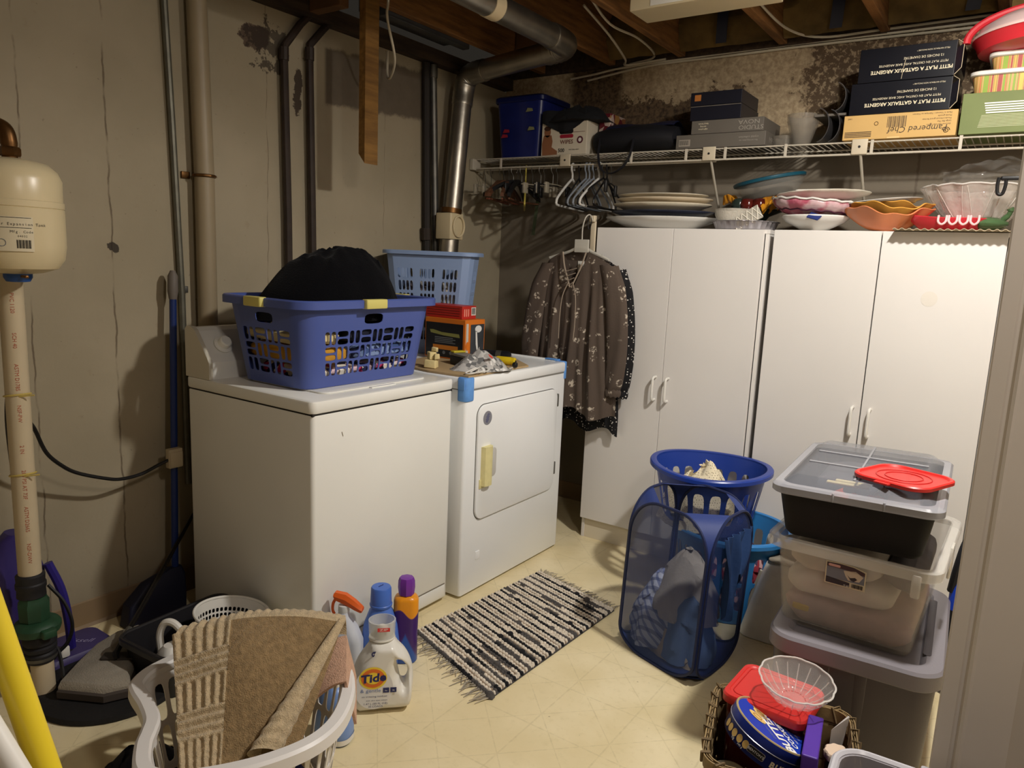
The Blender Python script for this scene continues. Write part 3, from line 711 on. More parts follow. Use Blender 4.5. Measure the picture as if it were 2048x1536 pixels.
part('can', MB().lathe([(.012, 0), (.021, .008), (.022, .02), (.022, .15), (.019, .163), (.010, .168)], 24, fr((.60, -.99, .9465), V((-ax.y, ax.x, 0)), (0, 0, 1))), mat('can_black', (24, 24, 28), .3), t)
part('band', MB().lathe([(.0224, .10), (.0224, .125)], 24, fr((.60, -.99, .9465), V((-ax.y, ax.x, 0)), (0, 0, 1)), False, False), STEEL, t)
t = thing('flashlight', 'small yellow flashlight with black lens lying by the mask bag', 'flashlight', (.83, -1.05, .9245))
Mf = fr((.77, -1.07, .9425), V((-.2, .98, 0)), (0, 0, 1))
part('body', MB().lathe([(.014, 0), (.018, .01), (.018, .07), (.016, .078)], 20, Mf), mat('yellow_plastic', (216, 186, 30), .4), t)
part('head', MB().lathe([(.017, .078), (.017, .092), (.008, .095)], 20, Mf), mat('yellow_plastic', (216, 186, 30), .4), t)
part('lens', MB().lathe([(.006, .0951), (.006, .097)], 16, Mf), BLACK, t)
solo('rolling_caster', 'small black round knob beside the yellow flashlight', 'knob', MB().lathe([(.008, 0), (.012, .004), (.012, .016), (.006, .02)], 16, fr((.885, -1.10, .9365), (0, 1, 0), (0, 0, 1))), BLACK)
solo('string', 'thin white string trailing along the front edge of the cardboard', 'string', MB().tube(smooth_path([(.88, -1.30, .9265), (.90, -1.22, .9265), (.895, -1.15, .9265), (.885, -1.08, .9265), (.87, -1.05, .9265)], 6), .0018, 5), WPLAST)

# --- brown blouse and the polka dot top, hung on the wardrobe edge
def floral(N, vec):
    v1 = N.n('ShaderNodeTexVoronoi', {'Vector': vec, 'Scale': 17., 'Randomness': .9}); v2 = N.n('ShaderNodeTexVoronoi', {'Vector': vec, 'Scale': 75.})
    n = N.noise(vec, 60, 3)
    k = N.m('MULTIPLY', N.step(v1, .36, .26), N.step(v2, .60, .45)); k = N.m('MULTIPLY', k, N.step(n, .44, .54))
    return N.mix(N.m('MULTIPLY', k, .8), N.mix(N.noise(vec, 5, 2), rgb(74, 63, 55), rgb(90, 77, 67)), rgb(206, 194, 176))
BLOUSE = mat('brown_floral_crepe', (98, 84, 73), .9, f=floral, bump=.25, bs=120)
def dots(N, vec):
    v = N.n('ShaderNodeTexVoronoi', {'Vector': vec, 'Scale': 75., 'Randomness': .75})
    return N.mix(N.step(v, .27, .2), rgb(16, 15, 18), rgb(214, 208, 200))
DOTS = mat('black_polka_dot', (18, 17, 20), .9, f=dots)
def top(name, lab, x0, yc, m, dark, neck, sc=1., zs=1.41, zh=.645, seed=1, sleeves=True, hw_top=.165, hw_bot=.235, dp=.028):
    t = thing(name, lab, 'blouse', (x0, yc, zh))
    def edge(v): return hw_top+(hw_bot-hw_top)*min(1, v*1.15)
    def front(sgn, nk):
        def fn(u, v):
            s_ = 2*u-1
            a = abs(s_)
            ztop = zs+.022-.05*max(0, a-.38)/.62
            if a < .40: ztop = zs+.03-nk*(1-a/.40)
            z = ztop+(zh-ztop)*v+(.02*sin(s_*7+seed) if v > .95 else 0)-.02*s_*v
            x = x0+edge(v)*s_+.008*sin(v*5+s_*3)
            fold = (.016*sin(s_*10+seed+v)+.010*sin(s_*23+seed*2))*min(1, v*1.5)
            y = yc+sgn*(dp*sqrt(max(0, 1-s_*s_))+.002)+sgn*fold*(.45 if sgn > 0 else 1)*(dp/.03)*sqrt(max(0, 1-a**6))
            return V((x, y, z))
        return fn
    part('front', MB().grid(front(-1, neck), 64, 30), m, t)
    part('back', MB().grid(front(1, .012), 64, 24), m, t, label='inside of the back, in shade' if dark else None)
    if sleeves:
        for sd in (-1, 1):
            px = [(x0+sd*hw_top*.93, yc, zs-.035), (x0+sd*(hw_top+.032), yc-.004, zs-.14), (x0+sd*(hw_top+.062), yc-.008, zs-.30), (x0+sd*(hw_top+.075), yc-.012, zs-.46), (x0+sd*(hw_top+.07), yc-.014, zs-.57), (x0+sd*(hw_top+.066), yc-.014, zs-.605)]
            pp = smooth_path(px, 5); rd = [.05, .052, .05, .047, .042, .033]; rings = []
            for i, p in enumerate(pp):
                k = i/(len(pp)-1)*5; j = min(4, int(k)); r = rd[j]+(rd[j+1]-rd[j])*(k-j)
                rings.append([p+V((r*cos(2*pi*q/28)*(1+.10*sin(5*2*pi*q/28+i*.2)), .55*r*sin(2*pi*q/28)*(1+.2*sin(3*2*pi*q/28+i*.3)), .003*sin(q*2+i))) for q in range(28)])
            sv = part('sleeve', MB().loft(rings, False, False), m, t)
            e = pp[-1]; cr = [[e+V(((.034+d)*cos(a), .55*(.034+d)*sin(a), z+.003*sin(a*9))) for a in [2*pi*q/36 for q in range(36)]] for d, z in ((0, .004), (.006, -.006), (.006, -.02), (.001, -.03))]
            part('cuff', MB().loft(cr, False, False), m, sv)
    return t
t2 = top('polka_dot_top', 'black top with white dots hanging behind the brown blouse', .905, -.536, DOTS, False, .08, zs=1.39, zh=.59, seed=3, hw_top=.157, hw_bot=.205, dp=.012)
for ch in t2.children:
    if ch.name.startswith('sleeve'): ch['label'] = 'long black dotted sleeve'
t = top('blouse', 'brown long-sleeved blouse with pale floral print hanging before the wardrobe', .89, -.60, BLOUSE, True, .165, zs=1.405, zh=.672, seed=1)
LACE = mat('lace_trim', (150, 136, 120), .9)
for sd in (-1, 1):
    part('neck_trim', MB().tube(smooth_path([(.89+sd*.062, -.644, 1.425), (.89+sd*.045, -.652, 1.36), (.89+sd*.02, -.658, 1.30), (.89+sd*.004, -.662, 1.262)], 5), .004, 6), LACE, t)
    part('tie_string', MB().tube(smooth_path([(.89+sd*.012, -.664, 1.285), (.89+sd*.035, -.672, 1.22), (.89+sd*.042, -.677, 1.12), (.89+sd*.04, -.680, 1.02)], 5), .0025, 5), LACE, t)
for i in range(4):
    z = 1.27+i*.022; part('lace_cross', MB().tube([(.89-.012-i*.005, -.664+.001*i, z), (.89+.012+i*.005, -.664+.001*i, z+.015)], .0022, 5), LACE, t)
part('neck_label', MB().rbox((.873, -.575, 1.335), (.907, -.574, 1.385), .0004), WPLAST, t)
t = thing('garment_hanger', 'clear plastic hanger holding the blouse by the wardrobe top corner', 'hanger', (.915, -.60, 1.42))
CLEARP = mat('clear_plastic', (226, 222, 210), .15, alpha=.5)
part('bar', MB().tube(smooth_path([(.73, -.60, 1.395), (.83, -.60, 1.425), (.90, -.60, 1.45), (.97, -.60, 1.425), (1.05, -.60, 1.395)], 6), .007, 8), CLEARP, t)
part('body', MB().rbox((.868, -.612, 1.425), (.945, -.602, 1.485), .003, .02), CLEARP, t)
part('hook', MB().tube(smooth_path([(.905, -.605, 1.48), (.905, -.605, 1.54), (.915, -.60, 1.585), (.92, -.57, 1.60), (.922, -.54, 1.575)], 6), .003, 8), CLEARP, t)
t = thing('over_door_hook', 'white plastic hook strip over the left wardrobe corner above the blouse', 'hook', (.918, -.53, 1.45))
part('strip', MB().rbox((.897, -.5165, 1.43), (.9235, -.505, 1.585), .002), mat('aged_white', (206, 192, 166), .5), t)
part('strip', MB().rbox((.892, -.53, 1.57), (.9235, -.505, 1.60), .003), mat('aged_white', (206, 192, 166), .5), t)
part('string', MB().tube(smooth_path([(.90, -.535, 1.60), (.893, -.537, 1.57), (.9, -.538, 1.535), (.912, -.538, 1.56), (.907, -.536, 1.60)], 5), .002, 5), BLACK, t)

# ================================================================ left side: tank, sump pipe, cleaning things
t = thing('expansion_tank', 'cream water expansion tank with a printed label at left edge', 'tank', (.42, -2.785, 1.27))
TANK = mat('cream_paint', (206, 190, 152), .3, var=.04)
Mt = Matrix.Translation((.42, -2.785, 0)); r = .117
part('shell', MB().lathe([(.02, 1.283), (.06, 1.288), (.095, 1.30), (.112, 1.325), (r, 1.36), (r, 1.455), (r-.002, 1.457), (r, 1.459), (r, 1.474), (r-.003, 1.476), (r-.002, 1.53), (r-.012, 1.553), (.085, 1.572), (.04, 1.582), (.02, 1.584)], 40, Mt), TANK, t)
part('blue_cap', MB().lathe([(.014, 1.262), (.028, 1.264), (.034, 1.275), (.034, 1.288)], 24, Mt), mat('blue_cap', (34, 74, 140), .4), t)
part('valve_stem', MB().rbox((.47, -2.80, 1.276), (.50, -2.79, 1.283), .002), BRASS, t)
part('elbow', MB().tube(smooth_path([(.42, -2.785, 1.58), (.42, -2.785, 1.62), (.41, -2.79, 1.655), (.37, -2.81, 1.672), (.31, -2.84, 1.675)], 6), [.0185, .0185, .019, .019, .0185, .0185]+[.02]*19, 14), BRASS, t)
part('nut', MB().lathe([(.024, 1.588), (.026, 1.592), (.026, 1.607), (.022, 1.612)], 6, Mt), BRASS, t)
part('supply_pipe', MB().tube([(.32, -2.835, 1.675), (.006, -2.995, 1.675)], .013, 12), mat('copper', (150, 92, 56), .35, .9), t)
# label wrapped round the shell, facing the camera
a0 = R(-24); lab = MB(); 
def lp(a, z): return V((.42+(r+.0012)*cos(a), -2.785+(r+.0012)*sin(a), z))
lab.grid(lambda u, v: lp(a0-R(50)+R(72)*u, 1.345+.087*v), 20, 1).solid(.0006)
part('label', lab, mat('label_cream', (206, 194, 164), .5), t)
def on_shell(dy): return None
for s_, zz, sz, da in (('Potable Water Expansion Tank', 1.413, .010, -4), ('Mfg. Code', 1.394, .009, 11), ('04032', 1.383, .007, 11)):
    n_ = len(s_)
    for i, ch in enumerate(s_):
        if ch == ' ': continue
        a = a0+R(da)+(i-n_/2)*sz*.62/r
        o = V((.42+(r+.0016)*cos(a), -2.785+(r+.0016)*sin(a), zz))
        text(ch, sz, fr(o, (-sin(a), cos(a), 0), (0, 0, 1)), INK, t)
for z_ in (1.404, 1.429): 
    part('rule', MB().tube([lp(a0-R(40)+R(60)*i/12, z_) for i in range(13)], .0008, 4), INK, t)
for i in range(14):
    a = a0+R(4+1.1*i); 
    part('barcode', MB().tube([lp(a, 1.353), lp(a, 1.374)], .0007 if i % 3 else .0012, 4), INK, t)
a = a0-R(12); part('stamp', MB().tube([lp(a+R(4.4)*cos(q), 1.366+.009*sin(q)) for q in [2*pi*k/16 for k in range(16)]], .001, 4, closed=True), mat('grey_ink', (112, 116, 120), .6), t)

t = thing('sump_pipe', 'white plastic sump discharge pipe with green check valve standing at left', 'pipe', (.306, -2.76, 0))
part('upper_pipe', MB().tube(smooth_path([(.306, -2.762, .37), (.306, -2.762, .8), (.306, -2.762, 1.36), (.302, -2.775, 1.415), (.28, -2.84, 1.44), (.22, -3.05, 1.44), (.06, -3.5, 1.44)], 5), .031, 24), mat('pvc_white', (196, 180, 150), .4, var=.05), t)
VG = mat('valve_green', (38, 74, 50), .5, var=.3, vs=16); RUB = mat('black_rubber', (30, 29, 32), .6)
part('rubber_coupling', MB().lathe([(.033, .318), (.039, .322), (.038, .345), (.041, .35), (.041, .362), (.038, .366), (.039, .388), (.033, .393)], 24, Matrix.Translation((.306, -2.762, 0))), RUB, t)
Mv = Matrix.Translation((.312, -2.760, 0))
part('check_valve', MB().lathe([(.036, .245), (.042, .25), (.044, .30), (.038, .31), (.036, .32)], 8, Mv), VG, t)
part('valve_flange', MB().lathe([(.05, .205), (.06, .21), (.064, .222), (.064, .232), (.058, .24), (.045, .248)], 24, Matrix.Translation((.318, -2.757, 0))), VG, t)
part('valve_lug', MB().rbox((.36, -2.775, .21), (.40, -2.735, .235), .005), VG, t)
part('rubber_coupling', MB().lathe([(.038, .118), (.043, .124), (.043, .145), (.038, .150), (.045, .158), (.045, .168), (.039, .172), (.046, .18), (.046, .192), (.04, .205)], 24, Matrix.Translation((.328, -2.757, 0))), RUB, t)
part('hose_clamp', MB().lathe([(.0445, .128), (.0445, .138)], 24, Matrix.Translation((.328, -2.757, 0)), False, False), STEEL, t)
part('lower_pipe', MB().tube([(.333, -2.757, .125), (.338, -2.757, .012)], .031, 24), mat('pvc_white', (196, 180, 150), .4), t)
for z_, in ((.935,), (.70,)):
    part('zip_tie', MB().tube([(.306+.033*cos(q), -2.762+.033*sin(q), z_+.006*cos(q)) for q in [2*pi*k/20 for k in range(20)]], .003, 5, closed=True), mat('yellowed_nylon', (196, 174, 96), .5), t)
    part('zip_tie_tail', MB().tube([(.335, -2.77, z_), (.36, -2.74, z_+.004)], .0022, 5), mat('yellowed_nylon', (196, 174, 96), .5), t)
RI = mat('red_print', (168, 84, 60), .6)
for i, w in enumerate(('PVC 1120', 'SCH 40', 'ASTM D1785', 'NSF-PW', '2 IN', '280 PSI AT 73F', 'ASTM D2665', 'NSF-DWV')):
    a = R(-18); o = V((.306+.0313*cos(a), -2.762+.0313*sin(a), 1.20-i*.105))
    text(w, .014, fr(o, (0, 0, -1), (-sin(a), cos(a), 0)), RI, t)
cp = smooth_path([(.262, -2.765, .98), (.258, -2.775, .86), (.256, -2.77, .72), (.26, -2.76, .55), (.262, -2.76, .36), (.262, -2.75, .2), (.30, -2.70, .12), (.36, -2.71, .04), (.34, -2.69, .012)], 6)
solo('pump_cord', 'black pump cord tied up the left side of the sump pipe', 'cord', MB().tube(cp, .006, 6), BLACK)
cp = smooth_path([(.25, -2.715, .84), (.20, -2.68, .80), (.17, -2.64, .715), (.145, -2.585, .655), (.13, -2.53, .615), (.12, -2.44, .575), (.11, -2.38, .557), (.095, -2.30, .555), (.105, -2.24, .578), (.118, -2.20, .595)], 6)
solo('power_cord', 'black power cord sagging along left wall from the sump pipe to a wall box', 'cord', MB().tube(cp, .0062, 8), BLACK)
t = thing('outlet_box', 'small pale square box at the end of the black cord, by the blue mop handle', 'electrical box', (.11, -2.18, .56))
part('box', MB().rbox((.10, -2.21, .56), (.128, -2.156, .632), .003), mat('box_cream', (178, 162, 132), .6), t)
part('flap', MB().rbox((.128, -2.207, .565), (.132, -2.159, .62), .001), mat('box_cream', (178, 162, 132), .6), t)
t = thing('mop', 'blue mop handle with grey grip leaning on the left wall beside the washer', 'mop', (.08, -2.145, .0))
part('handle', MB().tube([(.10, -2.188, .12), (.06, -2.135, 1.19)], .0125, 12), mat('mop_blue', (24, 44, 98), .35), t)
part('grip', MB().tube([(.06, -2.135, 1.18), (.059, -2.134, 1.21), (.057, -2.131, 1.265), (.056, -2.130, 1.285)], [.014, .019, .018, .009], 14), mat('grey_grip', (104, 96, 88), .6), t)
part('broom_head', MB().loft([at_z(rr(.035, .115, .012, 4, .115, -2.285), .002), at_z(rr(.032, .11, .012, 4, .113, -2.275), .08), at_z(rr(.022, .08, .012, 4, .108, -2.24), .14), at_z(rr(.014, .03, .012, 4, .102, -2.195), .165)]), mat('broom_blue', (15, 18, 44), .6), t)
t = thing('carpet_sweeper', 'grey fuzzy wedge-shaped floor sweeper with thin black handle at the wall', 'sweeper', (.43, -2.56, .025))
hd = [(x_-.05, y_-.02) for x_, y_ in ((.475, -2.735), (.40, -2.645), (.335, -2.555), (.305, -2.47), (.315, -2.40), (.36, -2.385), (.40, -2.42), (.575, -2.57), (.63, -2.60), (.60, -2.665))]
cxy = (sum(p[0] for p in hd)/10, sum(p[1] for p in hd)/10)
part('head', MB().loft([[V((cxy[0]+(x-cxy[0])*k, cxy[1]+(y-cxy[1])*k, z)) for x, y in hd] for k, z in ((.96, .026), (1, .034), (1, .064), (.95, .078), (.80, .085))]), mat('grey_fuzz', (150, 142, 128), 1., var=.2, vs=12, bump=.6, bs=200), t)
part('bumper', MB().loft([[V((cxy[0]+(x-cxy[0])*k, cxy[1]+(y-cxy[1])*k, z)) for x, y in hd] for k, z in ((1.0, .026), (1.03, .03), (1.03, .05), (1.0, .056))]), mat('grey_brown_rubber', (66, 58, 52), .8), t)
part('socket_plate', MB().rbox((-.055, -.02, 0), (.055, .02, .01), .003, m=fr((.44, -2.575, .083), (.75, .66, 0), (-.66, .75, 0))), mat('dark_plate', (52, 46, 42), .6), t)
part('yoke', MB().tube([(.45, -2.592, .088), (.435, -2.588, .10), (.41, -2.558, .112)], .009, 8), BLACK, t)
part('handle', MB().tube([(.43, -2.585, .10), (.31, -2.42, .175), (.10, -2.137, .306), (.025, -2.035, .353)], [.009, .008, .0065, .0065], 10), mat('handle_black', (34, 31, 29), .3, .5), t)
part('ferrule', MB().tube([(.40, -2.544, .119), (.375, -2.51, .134)], .011, 10), STEEL, t)
solo('sump_cover', 'black round sump pit cover on the floor under the grey sweeper', 'cover', MB().lathe([(.212, 0), (.216, .006), (.212, .018), (.19, .023), (.10, .025)], 44, Matrix.Translation((.435, -2.60, 0))), mat('sump_black', (22, 20, 20), .8, bump=.4))
t = thing('upright_cleaner', 'purple upright floor cleaner standing behind the white sump pipe', 'cleaner', (.17, -2.60, 0))
PUR = mat('purple_plastic', (58, 46, 116), .45, var=.12)
part('foot', MB().loft([at_z(rr(.085-e, .115-e, .035, 5, .165, -2.60), z) for e, z in ((.006, .001), (0, .01), (0, .03), (.008, .042), (.03, .047))]), mat('purple_dull', (66, 56, 104), .5), t)
bd = [(-.0, .048, .05), (.02, .055, .12), (.035, .06, .20), (.04, .07, .28), (.045, .072, .34), (.03, .06, .40), (.02, .045, .45), (.015, .02, .47)]
part('body', MB().loft([at_z(rr(.05 if z < .4 else .035, w_, .03, 5, .145-.02*z, -2.735-.02*o_+.1*(.3-z) if z < .3 else -2.735-.02*o_), z) for o_, w_, z in bd]), PUR, t)
part('strap', MB().tube(smooth_path([(.19, -2.665, .36), (.21, -2.64, .27), (.225, -2.63, .17), (.215, -2.62, .06)], 5), .014, 8), mat('purple_strap', (44, 34, 120), .4), t)
text('bissell', .035, fr((.17, -2.575, .0478), (.75, .66, 0), (-.66, .75, 0)), mat('pale_purple_ink', (158, 150, 190), .5), t, shear=.3)
#text('SS', .04, fr((.212, -2.672, .405), (.5, .87, 0), (0, 0, 1)), mat('pale_purple_ink', (158, 150, 190), .5), t)
part('clip', MB().rbox((.235, -2.668, .05), (.252, -2.64, .085), .004), WPLAST, t)
part('cord', MB().tube(smooth_path([(.22, -2.68, .30), (.25, -2.65, .24), (.275, -2.64, .17), (.27, -2.655, .11), (.255, -2.69, .07), (.25, -2.72, .006)], 6), .006, 6), BLACK, t)
for nm, lab, a, b, rad, m in (('broom', 'yellow pole slanting across the bottom left corner close to the camera', V((1.60, -3.335, 1.06)), V((1.99, -3.25, .012)), .0165, mat('yellow_pole', (222, 196, 40), .35, var=.05)),
                     ('pole', 'white pole under the yellow one in the bottom left corner', V((1.70, -3.372, .86)), V((2.05, -3.32, .012)), .014, WPLAST)):
    if nm == 'broom':
        d = (V((1.734, -3.313, .742))-V((1.65, -3.332, .948))).normalized(); a = V((1.692, -3.3225, .845))-d*.62; b = a+d*(a.z-.012)/(-d.z)
        b = V((1.692, -3.3225, .845))+d*((.845-.012)/(-d.z))
    else:
        d = (V((1.768, -3.349, .763))-V((1.725, -3.363, .823))).normalized(); c = V((1.735, -3.358, .80)); a = c-d*.35; b = c+d*((.80-.012)/(-d.z))
    t = thing(nm, lab, 'pole', tuple(b))
    part('shaft', MB().tube([a, b], rad, 20), m, t)
    part('end_cap', MB().tube([a-d*.012, a+d*.02], rad+.001, 20), m, t)

# --- black tub with the white colander and jug
t = thing('storage_tub', 'shallow black plastic tub on the floor beside the washing machine', 'tub', (.540, -2.380, 0), 4)
TUB = mat('tub_black', (34, 33, 36), .35)
rg = [(.10, .18, .004), (.12, .20, .15)]
ins = [at_z(rr(.095, .16, .03, 5), .008), at_z(rr(.116, .181, .03, 5), .15)]
part('body', MB().loft([at_z(rr(.10, .165, .03, 5), .002), at_z(rr(.121, .186, .035, 5), .15), at_z(rr(.117, .182, .032, 5), .152), at_z(rr(.096, .161, .028, 5), .008)], True, True), TUB, t, w=False)
part('rim', rim(rr(.121, .186, .035, 5), .15, .014, .014), TUB, t, w=False)
t = thing('colander', 'round white plastic colander basket tilted in the black tub', 'basket', M=Matrix.Translation((.625, -2.325, .045)) @ Euler((R(-6), R(5), 0)).to_matrix().to_4x4() @ Matrix.Scale(1.14, 4))
PER = 2*pi*.092; Hc = .135
def Sc(u, v): a = 2*pi*u/PER; q = .072+.030*v/Hc; return V((q*cos(a), q*sin(a), v))
ca = [(PER*i/48, PER*(i+1)/48, .060+.016*j, .076+.016*j, (PER*(i+.5)/48, .068+.016*j, .0044, .0060)) for i in range(48) for j in range(3)]
ca += [(0, PER, 0, .06, None)]+[(0, PER, .108+(Hc-.108)*j/3, .108+(Hc-.108)*(j+1)/3, None) for j in range(3)]
mb = MB().cells(Sc, ca, 8); mb.add(at_z(ell(.072, .072, 25), 0), [tuple(range(25))]); part('body', mb.solid(.0018, 3e-4), WPLAST, t, w=False)
part('rim', MB().tube([(.102*cos(q), .102*sin(q), Hc) for q in [2*pi*k/48 for k in range(48)]], .0042, 8, closed=True), WPLAST, t, w=False)
solo('paper_card', 'pale grey cards lying inside the white colander', 'cards', MB().rbox((-.05, -.035, 0), (.05, .035, .004), .001, m=Matrix.Translation((.645, -2.365, .135)) @ Euler((R(35), R(10), R(30))).to_matrix().to_4x4()), mat('grey_card', (176, 178, 172), .6))
t = thing('jug', 'white plastic jug with loop handle lying in the black tub', 'jug', (.565, -2.475, .01))
part('body', MB().loft([at_z(rr(.04-e, .045-e, .02, 5, .58, -2.485), z) for e, z in ((.004, .012), (0, .02), (0, .10), (.01, .125), (.02, .14))]), WPLAST, t)
part('handle', MB().tube(smooth_path([(.535, -2.495, .10), (.53, -2.495, .16), (.545, -2.485, .20), (.575, -2.47, .20), (.61, -2.455, .16), (.615, -2.452, .13)], 6), .0115, 10), WPLAST, t)
part('cap', MB().lathe([(.022, .138), (.022, .155), (.018, .158)], 20, Matrix.Translation((.60, -2.46, 0))), WPLAST, t)
solo('dark_cloth', 'dark navy cloth dropped on the floor left of the towel basket', 'cloth', heap(.90, -2.745, .0, .11, .09, .075, seed=5, fold=.03, fs=16, n=40, m=14, rot=30), NAVY)

# --- towel basket in the foreground
S_PTS = [(.921, -2.728), (.949, -2.787), (.986, -2.806), (1.051, -2.822), (1.117, -2.846), (1.156, -2.877), (1.193, -2.909), (1.261, -2.945), (1.318, -2.93), (1.378, -2.871), (1.436, -2.772), (1.462, -2.667), (1.437, -2.571), (1.355, -2.468), (1.25, -2.41), (1.12, -2.41), (1.0, -2.48), (.925, -2.60)]
pl = [V((p[0], p[1], 0)) for p in S_PTS]; pl = pl+pl[:3]
rp = smooth_path(pl, 6)[6:6+len(S_PTS)*6]
cc = V((1.20, -2.67, 0))
t = thing('laundry_basket', 'white hip-shaped laundry basket holding a brown towel, nearest the camera', 'laundry basket', (1.20, -2.67, 0))
WB_ = mat('basket_white', (222, 218, 214), .38)
def bring(k, z, e=0): return [V((cc.x+(p.x-cc.x)*k, cc.y+(p.y-cc.y)*k, z)) for p in rp]
def off_ring(e): 
    out = []
    for i in range(len(rp)):
        tt = (rp[(i+1) % len(rp)]-rp[i-1]).normalized(); out.append(rp[i]+V((tt.y, -tt.x, 0))*e)
    return out
o0, o1 = off_ring(-.017), off_ring(.017)
rr_ = []
for e, z in ((-.017, .285), (-.017, .300), (-.012, .306), (.012, .306), (.019, .300), (.021, .274), (.018, .272), (.014, .292), (-.012, .294), (-.014, .285), (-.017, .285)):
    rr_.append([V((p.x, p.y, z)) for p in off_ring(e)])
part('rim', MB().loft(rr_, False, False), WB_, t)
n = len(rp); pp = []; acc = 0
cum = [0.]
for i in range(n): cum.append(cum[-1]+(rp[(i+1) % n]-rp[i]).length)
PT = cum[-1]
import bisect
def Sb(u, v):
    s_ = (u % PT); i = min(n-1, max(0, bisect.bisect_right(cum, s_)-1)); f = (s_-cum[i])/(cum[i+1]-cum[i]); p = rp[i].lerp(rp[(i+1) % n], f)
    k = .80+.19*(v/.288); return V((cc.x+(p.x-cc.x)*k, cc.y+(p.y-cc.y)*k, .004+v))
ca = []; NU = 40
for i in range(NU):
    a, b = PT*i/NU, PT*(i+1)/NU
    ca.append((a, b, 0, .04, None)); ca.append((a, b, .26, .288, None))
    for v0, v1 in ((.04, .15), (.15, .26)): ca.append((a, b, v0, v1, ((a+b)/2, (v0+v1)/2, (b-a)*.36, .048)))
mb = MB().cells(Sb, ca); mb.add([Sb(PT*i/60, 0) for i in range(60)], [tuple(range(60))]); part('body', mb.solid(.003, 2e-4), WB_, t)
# the brown bath mat folded into it
def bil(u, v, A, B, C, D): return (A*(1-u)+B*u)*(1-v)+(C*(1-u)+D*u)*v
TW = mat('brown_terry', (148, 122, 84), 1., var=.22, vs=70, bump=1., bs=330, sheen=.2)
TWL = mat('tan_ribbed_terry', (196, 174, 138), 1., var=.2, vs=80, bump=1., bs=330, sheen=.2)
A, B, Cc, D = V((1.02, -2.735, .425)), V((1.29, -2.425, .425)), V((1.262, -2.868, .235)), V((1.40, -2.66, .235))
nrm = (B-A).cross(Cc-A).normalized(); nrm = -nrm if nrm.z < 0 else nrm
def tw(u, v):
    p = bil(u, v, A, B, Cc, D); p += V((0, 0, .035*sin(pi*u)*(1-v)))
    p += nrm*(.02*sin(pi*min(1, v*1.1))*sin(pi*u)+.006*noise.noise(p*9))
    if u < .34:                         # basket-weave ribs along the left border
        k = int(v*5); vv = v*5-k
        w = sin(u/.34*2*pi*5.5) if k % 2 == 0 else sin(vv*2*pi*3.5)
        p += nrm*(.0038*w)
    if v < .0: p += nrm*0
    p += nrm*.0018*noise.noise(p*120)
    return p
t = thing('bath_mat', 'brown terry bath mat with ribbed tan border folded in the white basket', 'bath mat', (1.24, -2.67, .25))
tb = MB().grid(lambda u, v: tw(.325+.675*u, v), 90, 90).solid(.012); part('pile', tb, TW, t, smooth=60)
part('ribbed_border', MB().grid(lambda u, v: tw(.335*u, v)+nrm*.002, 56, 120).solid(.014), TWL, t, smooth=60)
def tp_(u, v):                          # far flap folded back over the top edge
    p = tw(.02+.97*u, 0); b = V((-.45, .62, 0)); a = v*pi*.62
    rib = .003*sin(u*2*pi*18)*(1 if u < .55 else .5)
    return p+b*(.07*sin(a)+.02*v)+V((0, 0, -.05*(1-cos(a))+rib*sin(pi*min(1, v*1.3))+.012*sin(pi*v)))
part('far_flap', MB().grid(tp_, 110, 24).solid(.010), TWL, t, smooth=60)
def roll(u, v):                         # rolled right edge
    p = tw(.995, 0).lerp(tw(.70, 1.0)+nrm*.02, u); a = v*2*pi; q = .010+.026*u
    s_ = (tw(.9, .5)-tw(.6, .5)).normalized(); rb = 1+.045*sin(u*2*pi*12)*(1 if u > .5 else .2)
    return p+s_*q*rb*cos(a)+nrm*q*rb*sin(a)+nrm*.012
part('rolled_edge', MB().grid(roll, 90, 20, wrap=False), TWL, t, smooth=60)
def pk(u, v):
    p = V((1.255, -2.412, .375)).lerp(V((1.355, -2.505, .325)), u)
    if v < .5: k = v*2; q = p+V((-.05, -.05, -.06))*(1-k)+V((.02, .014, 0))*k+V((0, 0, .012*sin(pi*k)))
    else: k = (v-.5)*2; q = p+V((.02+.022*k, .014+.016*k, -.11*k-.008*k*k))
    return q+V((0, 0, .005*noise.noise(p*20+V((v*3, 0, 0)))))
solo('pink_towel', 'pink towel hanging over the right rim of the white basket', 'towel', sheet(pk, 16, 24, .007), mat('pink_terry', (206, 166, 140), 1., var=.12, vs=60, bump=.8, bs=300), smooth=60)
solo('towel', 'tan towel bundled beneath the bath mat inside the white basket', 'towel', heap(1.20, -2.65, .012, .185, .165, .265, seed=8, fold=.03, fs=14, n=56, m=20, p=3), TWL)
solo('blue_garment', 'dark blue garment seen through the white basket slots at its right side', 'clothes', heap(1.345, -2.66, .012, .065, .09, .16, seed=2, fold=.02, fs=20, p=3), mat('royal_blue_cloth', (26, 36, 104), .9, bump=.3))

